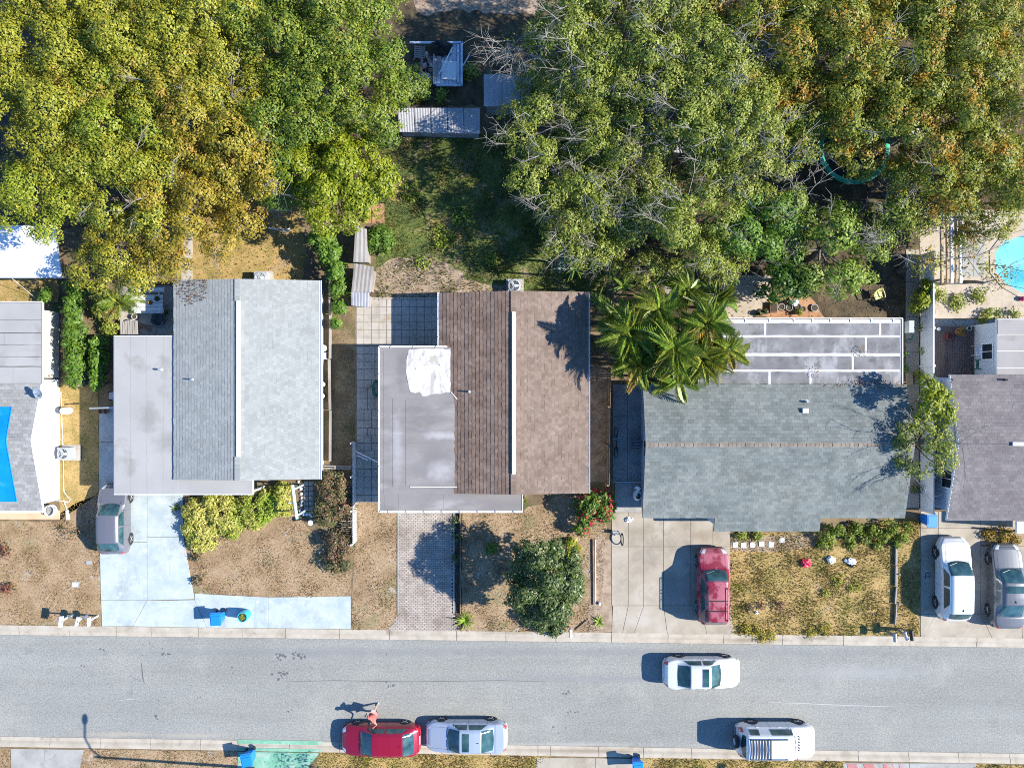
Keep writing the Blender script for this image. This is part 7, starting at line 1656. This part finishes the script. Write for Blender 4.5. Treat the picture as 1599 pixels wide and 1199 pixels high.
# pole foot solved from the shadow of its top (photo 147,1181) with the sun's direction
hz = 7.2; cot = 1/math.tan(SUN_EL); sh = P(147, 1181); b = Vector((sh.x + hz*cot*math.cos(SUN_AZ), sh.y + hz*cot*math.sin(SUN_AZ), 0)); t.location = b
m = MB(); m.tube([(0, 0, 0), (0, 0, hz)], [.10, .07], 10); link('pole', mesh('pole', m.v, m.f, MT['steel']), t)
m = MB(); m.tube([(0, 0, hz-.3), (-.12, .5, hz+.1), (-.15, 1.1, hz+.25), (-.15, 2.0, hz+.25)], .045, 8); link('arm', mesh('arm', m.v, m.f, MT['steel']), t)
m = MB(); m.blob((-.15, 2.2, hz+.25), (.15, .36, .1), 3, 12, 8, 0); link('lamp_head', mesh('lamp_head', m.v, m.f, MT['steel'], True), t)

# ---- grey house: back patio, side yard, front arbor
t = thing('picnic_table', 'white picnic table with two benches on the back patio of the grey house', 'picnic table', P(232, 470)); c = P(229, 472, .74)
for i in range(4): y = 460.5 + i*6.3; m = MB(); m.prism([P2(x, yy, .74) for x, yy in ((205, y), (254, y), (254, y+5.8), (205, y+5.8))], .70, .74); m.build('table_board', MT['white'], t)
for y0, y1 in ((449, 456), (482.5, 489)): m = MB(); m.prism([P2(x, yy, .45) for x, yy in ((209, y0), (256, y0), (256, y1), (209, y1))], .41, .45); m.build('bench', MT['white'], t)
for x in (213, 248):
    m = MB(); m.bar(P(x, 452, .38), P(x, 487, .38), .08, .06); m.bar(P(x, 470, .67), P(x, 453, 0), .08, .05); m.bar(P(x, 470, .67), P(x, 486, 0), .08, .05); m.build('leg', MT['white'], t)
def pot(label, x, y, r, h, mat, z=0.03, plant=None, cat='plant pot', name='plant_pot', grp=None):
    c = P(x, y, z); t = thing(name, label, cat, c, grp); m = MB()
    m.lathe(c, [(r*.72, 0), (r, h*.85), (r*1.06, h*.85), (r*1.06, h), (r*.88, h), (r*.86, h*.85)], 16); m.build('pot', MT[mat], t)
    m = MB(); m.lathe(c, [(r*.85, h*.8), (r*.85, h*.87)], 12); m.build('soil', MT['dark_soil'], t)
    if plant:
        g = np.random.default_rng(int(x*y) % 1000); k = plant[1]; C = np.array([[g.uniform(-k, k)*.6, g.uniform(-k, k)*.6, h + g.uniform(.02, k)] for _ in range(7)])
        o = link('plant', quads('plant', leaf_quads(C, np.full(7, k*.6), 900, .05, g), LF[plant[0]]), t); o.color = (*(plant[2] if len(plant) > 2 else (1, 1, 1)), 1); o['kind'] = 'stuff'
pot('dark bowl with a pale stone on the left end of the picnic table', 210, 473, .12, .14, 'dark_metal', .745); pot('small grey pot in the middle of the picnic table', 226, 471, .09, .12, 'grey_pot', .745); pot('pot of orange flowers on the picnic table', 236, 473, .12, .1, 'black', .745, ('gold', .14, (1.4, .7, 1)))
pot('dark green plant pot at the right end of the picnic table', 247, 467, .14, .16, 'black', .745, ('citrus', .14)); pot('round pale pot below the picnic table bench', 213, 495, .16, .3, 'grey_pot', .03); pot('green plant pot beside the wall of the grey house', 262, 488, .15, .25, 'green_plastic', .03, ('citrus', .2))
t = thing('fire_pit', 'round dark green fire pit with a ring handle on the shaded back patio', 'fire pit', P(253, 500)); c = P(252, 500); m = MB(); m.lathe((c.x, c.y, .03), [(.2, 0), (.42, .25), (.46, .38), (.42, .38), (.2, .16)], 20); m.build('bowl', MT['dark_metal'], t); m = MB(); m.tube([(c.x + .3*math.cos(a), c.y - .1 + .3*math.sin(a), .45) for a in np.linspace(3.6, 6.2, 9)], .015, 5); m.build('handle', MT['steel'], t)
t = thing('door_mat', 'dark brown mat lying askew on the shaded back patio', 'mat', P(228, 512)); m = MB(); m.prism(px([(220, 505), (239, 509), (237, 519), (219, 513)]), .04, .055); m.build('mat', MT['wood_brown'], t)
t = thing('wood_stack', 'stack of weathered split boards at the corner of the carport roof', 'wood stack', P(203, 512))
for i in range(7): m = MB(); x = 190 + i*3.8; m.bar(P(x, 499 + (i*7 % 4), .3), P(x + 1, 522, .3), .11, .2); m.build('board', MT['wood_grey'], t)
for i, (x, lab) in enumerate(((159.5, 'small brown pot at the top of the pale side drive, left one'), (167.5, 'small brown pot at the top of the pale side drive, right one'))): pot(lab, x, 642, .15, .2, 'pot', .03)
t = thing('water_heater', 'white water tank and pipes at the right wall of the grey house', 'water tank', P(506, 545)); c = P(507, 544); m = MB(); m.lathe((c.x, c.y, 0), [(.2, 0), (.2, .9), (.15, .97)], 14); m.build('tank', MT['white_plastic'], t); c = P(507, 556); m = MB(); m.box(c.x-.15, c.y-.2, 0, c.x+.15, c.y+.2, .5); m.build('pump_box', MT['bluewall'], t); m = MB(); m.tube([P(505, 548, .8), P(504, 570, .5), P(503, 600, .3)], .02, 5); m.build('pipe', MT['white_plastic'], t)
for x, y, lab in ((507, 600, 'small pale round drum in the side yard, upper one'), (506, 618, 'round grey drum with a white lid in the side yard, lower one')):
    t = thing('drum', lab, 'drum', P(x, y)); c = P(x, y); m = MB(); m.lathe((c.x, c.y, 0), [(.13, 0), (.13, .42)], 14); m.build('drum', MT['dark_metal'], t); m = MB(); m.lathe((c.x, c.y, .42), [(.14, 0), (.14, .03)], 14); m.build('lid', MT['white_plastic'], t)
t = thing('garden_arbor', 'pale teal wooden arbor beside the square stepping path', 'arbor', P(465, 785))
m = MB(); m.bar(P(457, 757, 2.2), P(464, 810, 2.2), .13, .1); m.build('beam', MT['teal_tube'], t)
m = MB(); m.bar(P(455, 763, 2.1), P(462, 762, 2.1), .05, .05); m.build('cross_bar', MT['teal_tube'], t); m = MB(); m.bar(P(450, 785, 2.1), P(460, 785, 2.1), .05, .05); m.build('cross_bar', MT['teal_tube'], t)
for x, y in ((458.5, 764), (463, 805)): p = P(x, y, 2.1); m = MB(); m.box(p.x-.05, p.y-.05, 0, p.x+.05, p.y+.05, 2.14); m.build('post', MT['teal_tube'], t)
t = thing('bird_table', 'white post with a blue dish at the end of the square stepping path', 'bird bath', P(491, 812)); c = P(491, 812); m = MB(); m.lathe((c.x, c.y, 0), [(.07, 0), (.05, .6), (.09, .85)], 10); m.build('pedestal', MT['white'], t); m = MB(); m.lathe((c.x, c.y, .85), [(.08, 0), (.16, .06), (.14, .06), (.05, .02)], 14); m.build('dish', MT['white'], t)
t = thing('slat_bench', 'brown and white slatted bench between the two rusty bushes', 'bench', P(540, 813))
for i in range(5): m = MB(); y = 803 + i*5; m.bar(P(533, y, .45), P(549, y, .45), .085, .03); m.build('slat', MT['wood_tan'], t)
for x in (534.5, 547.5): m = MB(); m.bar(P(x, 802, .40), P(x, 824, .40), .05, .06); m.build('bearer', MT['wood_brown'], t)
for x, y in ((534.5, 803), (547.5, 803), (534.5, 823), (547.5, 823)): p = P(x, y); m = MB(); m.box(p.x-.03, p.y-.03, 0, p.x+.03, p.y+.03, .37); m.build('leg', MT['wood_brown'], t)

# ---- white house side
t = thing('utility_box', 'white rounded tank standing beside the wall of the white house', 'tank', P(110, 641)); c = P(110, 641); m = MB(); m.lathe((c.x, c.y, 0), [(.2, 0), (.21, .15), (.21, .75), (.16, .85), (.05, .88)], 16); m.build('tank', MT['white_plastic'], t, True); m = MB(); m.lathe((c.x, c.y, .88), [(.06, 0), (.06, .08)], 8); m.build('valve', MT['steel'], t)
t = thing('garden_hose', 'white hose lying along the lawn edge of the white house', 'hose', P(97, 690)); m = MB(); m.tube([P(x, y, .03) for x, y in ((95, 612), (96, 640), (97, 670), (98, 692), (99, 725), (99, 755), (100, 768), (106, 776), (110, 779), (107, 784), (98, 782), (85, 781), (76, 782))], .022, 5); m.build('hose', MT['white'], t)
t = thing('ring_planter', 'round white wire planter on the corner of the tan walk', 'planter', P(83, 796)); c = P(82, 796, .06); m = MB()
for k, (r, z) in enumerate(((.30, .05), (.33, .2), (.31, .34))): m.tube([(c.x + r*math.cos(a), c.y + r*math.sin(a), c.z + z) for a in np.linspace(0, 6.283, 21)], .03, 5, cap=False)
m.build('wire_ring', MT['white'], t); m = MB(); m.lathe((c.x, c.y, c.z), [(.26, 0), (.28, .18)], 14); m.build('soil', MT['gravel'], t)
t = thing('garden_tool', 'green and white broom lying beside the tan walk', 'broom', P(106, 800)); m = MB(); m.bar(P(99, 780, .04), P(105, 797, .04), .04, .04); m.build('handle', MT['white'], t); m = MB(); m.prism(px([(103.5, 797), (107.5, 796), (110, 811), (104, 811)]), .02, .08); m.build('broom_head', MT['teal_tube'], t)
for x, y, r, lab in ((118, 912, 6, 'pale square cover plate in the dry front lawn'), (139, 878, 4, 'grey meter cover near the grey hatchback')):
    t = thing('cover_plate', lab, 'cover plate', P(x, y)); m = MB(); m.prism(px([(x-r, y-r*.8), (x+r, y-r*.8), (x+r, y+r*.8), (x-r, y+r*.8)]), 0, .035); m.build('frame', MT['grey_concrete'], t); m = MB(); m.prism(px([(x-r*.7, y-r*.5), (x+r*.7, y-r*.5), (x+r*.7, y+r*.5), (x-r*.7, y+r*.5)]), .03, .042); m.build('lid', MT['white'] if r == 6 else MT['steel'], t)
t = thing('cover_plate', 'dark drain grate on the right-hand drive beside the white crossover', 'drain grate', P(1448, 898)); m = MB(); m.prism(px([(1444, 894), (1452, 894), (1452, 903), (1444, 903)]), .02, .042); m.build('frame', MT['dark_metal'], t)
for i in range(4): m = MB(); y = 895.3 + i*2.1; m.prism(px([(1445, y), (1451, y), (1451, y+.9), (1445, y+.9)]), .04, .05); m.build('grate_bar', MT['steel'], t)

# ---- brown house sides
t = thing('leaning_poles', 'pair of white poles leaning over the shaded left side path', 'poles', P(572, 712))
for a, b, z0, z1 in (((556, 705), (591, 722), .9, 1.9), ((557, 711), (575, 718), .9, 1.1)): m = MB(); m.tube([P(*a, z0), P(*b, z1)], .03, 6); m.build('pole', MT['white'], t)
t = thing('hose_coil', 'green hose coil on the shaded left side path', 'hose', P(586, 608)); m = MB()
for k in range(4): m.tube([P(587 + (6 - k)*math.cos(a), 607 + (13-k)*math.sin(a), .05 + .02*k) for a in np.linspace(0, 6.283, 17)], .018, 4, cap=False)
m.build('hose', MT['green_plastic'], t)
t = thing('landscape_timber', 'dark landscape timber edging the mulch bed beside the concrete drive', 'edging', P(927, 900)); m = MB(); m.bar(P(926.5, 842, .06), P(927.5, 944, .06), .10, .12); m.build('timber', MT['wood_brown'], t); m = MB(); m.bar(P(929.5, 842, .05), P(930, 944, .05), .05, .1); m.build('edging_strip', MT['white'], t)
t = thing('landscape_timber', 'short dark timber lying in the mulch near the kerb', 'edging', P(908, 976)); m = MB(); m.bar(P(900, 983, .05), P(917, 969, .05), .12, .1); m.build('timber', MT['wood_brown'], t)
t = thing('white_marker', 'small white marker block in the mulch bed near the kerb', 'marker', P(936, 941)); p = P(936, 941); m = MB(); m.box(p.x-.06, p.y-.09, 0, p.x+.06, p.y+.09, .22); m.build('block', MT['white'], t); m = MB(); m.box(p.x-.045, p.y-.07, .22, p.x+.045, p.y+.07, .26); m.build('cap', MT['white'], t)
t = thing('swan_planter', 'large white swan planter standing in the shade beside the grey-green house', 'swan planter', P(995, 768)); c = P(993, 770)
m = MB(); m.blob((c.x + .03, c.y - .05, .30), (.26, .36, .28), 3, 16, 10, .02); m.tube([(c.x, c.y + .18, .36), (c.x + .06, c.y + .36, .60), (c.x + .08, c.y + .40, .82), (c.x, c.y + .48, .98), (c.x - .14, c.y + .50, .98), (c.x - .22, c.y + .42, .90)], [.12, .09, .075, .075, .085, .04], 10); m.build('body', MT['white_plastic'], t, True)
m = MB(); m.tube([(c.x - .20, c.y + .44, .91), (c.x - .29, c.y + .36, .84)], [.035, .015], 7); m.build('beak', MT['pot'], t); m = MB(); m.blob((c.x + .04, c.y - .08, .50), (.17, .23, .08), 4, 12, 7, .1); m.build('wing_hollow', MT['dark_soil'], t, True)
m = MB(); m.blob((c.x-.15, c.y+.42, 1.02), (.02, .02, .02), 1, 6, 4, 0); m.build('eye', MT['black'], t)
t = thing('hand_cart', 'small black wheeled cart beside the red flowering shrub', 'cart', P(966, 835)); m = MB()
for y in (829, 833.5): m.tube([P(955, y, .4), P(966, y - .5, .45), P(971, 838, .3)], .02, 5)
m.build('handle', MT['dark_metal'], t); c = P(971.5, 842, .27); m = MB(); m.tube([(c.x + .03*math.sin(a), c.y + .36*math.cos(a), c.z + .26*math.sin(a)) for a in np.linspace(0, 6.283, 21)], .035, 6, cap=False); m.build('wheel', MT['tyre'], t)
m = MB(); m.prism([P2(x, y, .35) for x, y in ((957, 829), (966, 829), (966, 834), (957, 834))], .28, .36); m.build('tray', MT['steel'], t)
t = thing('grill_table', 'dark square grill table in the shaded side path', 'grill', P(993, 692)); c = P(994, 692, .7); m = MB(); m.box(c.x-.28, c.y-.28, .66, c.x+.28, c.y+.28, .72); m.build('top', MT['dark_metal'], t)
for sx in (-1, 1):
    for sy in (-1, 1): m = MB(); m.box(c.x+sx*.25-.02, c.y+sy*.25-.02, .02, c.x+sx*.25+.02, c.y+sy*.25+.02, .66); m.build('leg', MT['steel'], t)
for a in range(6): m = MB(); m.bar((c.x-.25, c.y-.22+a*.09, .735), (c.x+.25, c.y-.22+a*.09, .735), .02, .02); m.build('grill_bar', MT['steel'], t)
t = thing('bicycle', 'dark bicycle leaning on the fence of the shaded side path', 'bicycle', P(962, 690))
for y in (676, 706): 
    c = P(962, y, .34); m = MB(); m.tube([(c.x + .05*math.sin(a), c.y + .32*math.cos(a), .35 + .32*math.sin(a)) for a in np.linspace(0, 6.283, 21)], .022, 5, cap=False); m.build('wheel', MT['tyre'], t)
m = MB(); A_, B_ = P(962, 676, .35), P(962, 706, .35); C_ = P(963, 686, .85); D_ = P(963, 699, .9); F_ = P(962, 692, .35)
for a, b in ((A_, C_), (C_, D_), (D_, F_), (F_, C_), (F_, B_), (D_, B_)): m.tube([a, b], .018, 5)
m.build('frame', MT['dark_metal'], t); m = MB(); m.bar(P(957, 685, 1.0), P(968, 684, 1.0), .03, .03); m.build('handlebar', MT['steel'], t); m = MB(); p = P(963, 700, .95); m.blob((p.x, p.y, .95), (.07, .13, .04), 2, 8, 5, 0); m.build('saddle', MT['black'], t)

# ---- bags and litter in front of the grey-green house
def bag(label, x, y, r, mat, parts, seed):
    c = P(x, y); t = thing('plastic_bag', label, 'bag', c); m = MB(); m.blob((c.x, c.y, r*.45), (r, r*.85, r*.55), seed, 11, 8, .32); m.build('bag', MT[mat], t)
    for i, (dx, dy, rr, mm) in enumerate(parts): m = MB(); m.blob((c.x+dx, c.y+dy, rr*.6), (rr, rr*.8, rr*.7), seed+i+1, 9, 6, .35); m.build('flap', MT[mm], t)
MT['bag_red'] = plain('red_plastic', (0.50, 0.02, 0.05), .4)
bag('red and white crumpled bag on the weedy lawn', 1257, 878, .30, 'bag_red', [(.05, .12, .14, 'white_plastic'), (-.2, -.05, .13, 'bag_red')], 3); bag('white crumpled bag in the middle of three on the weedy lawn', 1297, 873, .26, 'white_plastic', [(.08, -.14, .14, 'white_plastic')], 7)
bag('white and black torn bag on the weedy lawn', 1328, 876, .25, 'white_plastic', [(.06, -.22, .15, 'black'), (-.28, .06, .12, 'white_plastic')], 12); bag('flat white bag on the stained drive near the swan planter', 981, 811, .18, 'white_plastic', [(.2, .05, .1, 'white_plastic')], 15); bag('small blue and white scrap on the weedy lawn near the maroon car', 1181, 956, .11, 'bluewall', [(.08, .03, .06, 'black')], 18)

# ---- behind the grey-green house
for i, (x, y, r, h, mat, plant, lab) in enumerate([(1218, 480, .20, .3, 'grey_pot', None, 'grey round pot behind the seamed roof, leftmost'), (1230, 481, .20, .3, 'grey_pot', None, 'grey round pot behind the seamed roof, second'), (1243, 480, .19, .3, 'dark_metal', None, 'dark round pot behind the seamed roof, third'), (1252, 483, .15, .25, 'dark_metal', None, 'small dark pot behind the seamed roof, fourth'), (1271, 481, .22, .12, 'grey_pot', None, 'flat pale stone bowl standing alone on the orange ground'), (1244, 488, .15, .25, 'pot', ('lime', .22), 'lime green potted plant beside the grey pots'), (1185, 489, .18, .25, 'black', ('citrus', .16), 'dark potted plant beside the sandy pad, left one'), (1194, 487, .16, .25, 'black', ('citrus', .16), 'dark potted plant beside the sandy pad, right one')]):
    pot(lab, x, y, r, h, mat, 0.02, plant)
t = thing('clay_planter', 'orange clay planter box left of the grey pots', 'planter', P(1206, 481)); c = P(1206, 481); m = MB(); m.box(c.x-.22, c.y-.32, 0, c.x+.22, c.y+.32, .3); m.build('box', MT['terracotta'], t); m = MB(); m.box(c.x-.18, c.y-.28, .3, c.x+.18, c.y+.28, .32); m.build('soil', MT['dark_soil'], t)
t = thing('white_bucket', 'pale blue cloth draped over the pots behind the seamed roof', 'cloth', P(1236, 474)); m = MB(); c = P(1236, 474); m.blob((c.x, c.y, .4), (.28, .2, .14), 8, 12, 7, .3); m.build('cloth', MT['bluewall'], t, False)
def armchair(label, x, y, rot, mat, z, name='garden_chair'):
    t = thing(name, label, 'chair', (0, 0, 0), 'garden chairs')
    m = MB(); m.prism([(-.24, -.24), (.24, -.24), (.24, .22), (-.24, .22)], .40, .43); m.build('seat', MT[mat], t)
    m = MB(); V = []
    for i in range(7):
        a = -1 + 2*i/6
        for z_, y_ in ((.42, .22), (.66, .30), (.88, .36)): V.append((a*.24, y_ - .06*a*a, z_ - .05*a*a*(z_ > .8)))
    m.add(V, [(i*3+j, i*3+j+1, (i+1)*3+j+1, (i+1)*3+j) for i in range(6) for j in range(2)]); o = m.build('backrest', MT[mat], t); s = o.modifiers.new('thick', 'SOLIDIFY'); s.thickness = .025
    for sx in (-1, 1):
        m = MB(); m.tube([(sx*.26, .28, .66), (sx*.29, .05, .66), (sx*.28, -.24, .63)], .03, 6); m.build('armrest', MT[mat], t)
        for yy, top in ((-.24, .62), (.22, .42)): m = MB(); m.tube([(sx*.28, yy*1.1, 0), (sx*.26, yy, top)], .024, 6); m.build('leg', MT[mat], t)
    p = P(x, y, z); t.location = p; t.rotation_euler = (0, 0, rot)
MT['pale_yellow'] = plain('pale_yellow_plastic', (0.50, 0.50, 0.18), .5)
armchair('pale yellow garden chair in the shade behind the seamed roof', 1366, 462, .3, 'pale_yellow', .0)
t = thing('garden_hose', 'black hose looped between the seamed roof and the pale walk', 'hose', P(1418, 520)); m = MB(); m.tube([P(x, y, .06) for x, y in ((1404, 493), (1412, 503), (1421, 515), (1425, 527), (1421, 534), (1415, 535), (1414, 532), (1420, 529), (1424, 531))], .02, 5); m.build('hose', MT['green_plastic'], t)
t = thing('wall_shelf', 'small pale wall shelf on the right of the seamed roof', 'shelf', P(1410, 507)); p = P(1411, 508); m = MB(); m.box(p.x-.14, p.y-.5, .4, p.x+.14, p.y+.2, .9); m.build('cabinet', MT['bluewall'], t); m = MB(); m.box(p.x-.15, p.y-.51, .9, p.x+.15, p.y+.21, .94); m.build('top', MT['ac_grey'], t)
t = thing('brown_board', 'brown board lying on the pale walk beside the roof corner', 'board', P(1419, 592)); m = MB(); m.prism(px([(1413, 582), (1426, 581), (1426, 600), (1415, 602)]), .03, .09); m.build('board', MT['wood_tan'], t); m = MB(); m.bar(P(1426, 581, .11), P(1427, 600, .11), .05, .04); m.build('batten', MT['dark_metal'], t)

# ---- deck of the right-hand house
t = thing('wooden_deck', 'brown boarded deck behind the right-hand house', 'deck', P(1492, 550))
x = 1457.5; i = 0
while x < 1525:
    m = MB(); w = 3.75; m.prism([P2(a, b, .38) for a, b in ((x, 509.5), (x + w - .35, 509.5), (x + w - .35, 591), (x, 591))], .34, .38); m.build('deck_board', MT['deck_wood'], t); x += w
for y in (513, 550, 588): m = MB(); m.bar(P(1457, y, .28), P(1526, y, .28), .08, .12); m.build('joist', MT['wood_brown'], t)
armchair('white garden chair on the wooden deck under the window', 1524, 548, -PI/2, 'white_plastic', .38); armchair('green garden chair on the wooden deck', 1524, 569, -PI/2, 'green_plastic', .38)
pot('red glazed pot on the wooden deck', 1480, 525, .20, .3, 'red_pot', .38); pot('orange leaved potted plant on the wooden deck', 1494, 519, .20, .3, 'pot', .38, ('gold', .30, (1.2, .75, 1))); pot('teal pot in the upper right corner of the wooden deck', 1511, 513, .13, .2, 'teal_tube', .38)
t = thing('white_stone', 'white stone in the upper left corner of the wooden deck', 'stone', P(1465, 514, .38)); c = P(1465, 514, .38); m = MB(); m.blob((c.x, c.y, .46), (.13, .12, .09), 5, 10, 7, .1); m.build('stone', MT['white'], t, True)
t = thing('ball', 'magenta ball on the sandy paving below the pool', 'ball', P(1594, 467)); c = P(1594, 467); m = MB(); m.blob((c.x, c.y, .16), (.15, .15, .15), 5, 14, 9, 0); m.build('ball', plain('magenta_plastic', (.55, .01, .12), .4), t, True)

t = thing('low_fence', 'low pale timber rail between the weedy lawn and the right-hand drive', 'fence', P(1400, 920))
for y0, y1, w in ((846, 882, .12), (883, 915, .14), (916, 942, .09), (943, 975, .06)):
    m = MB(); m.bar(P(1399.5, y0, .12), P(1399 if y1 < 940 else 1397.5, y1, .12), w, .16); m.build('plank', MT['wood_grey'], t)
for y in (850, 895, 940): p = P(1401.5, y, 0); m = MB(); m.box(p.x-.04, p.y-.04, 0, p.x+.04, p.y+.04, .3); m.build('post', MT['wood_grey'], t)
t = thing('low_fence', 'thin dark timber edging right of the clay paver drive', 'edging', P(719, 880))
for y0, y1 in ((800, 845), (846, 900), (901, 958)): m = MB(); m.bar(P(718.5, y0, .1), P(719, y1, .1), .05, .2); m.build('plank', MT['wood_brown'], t)
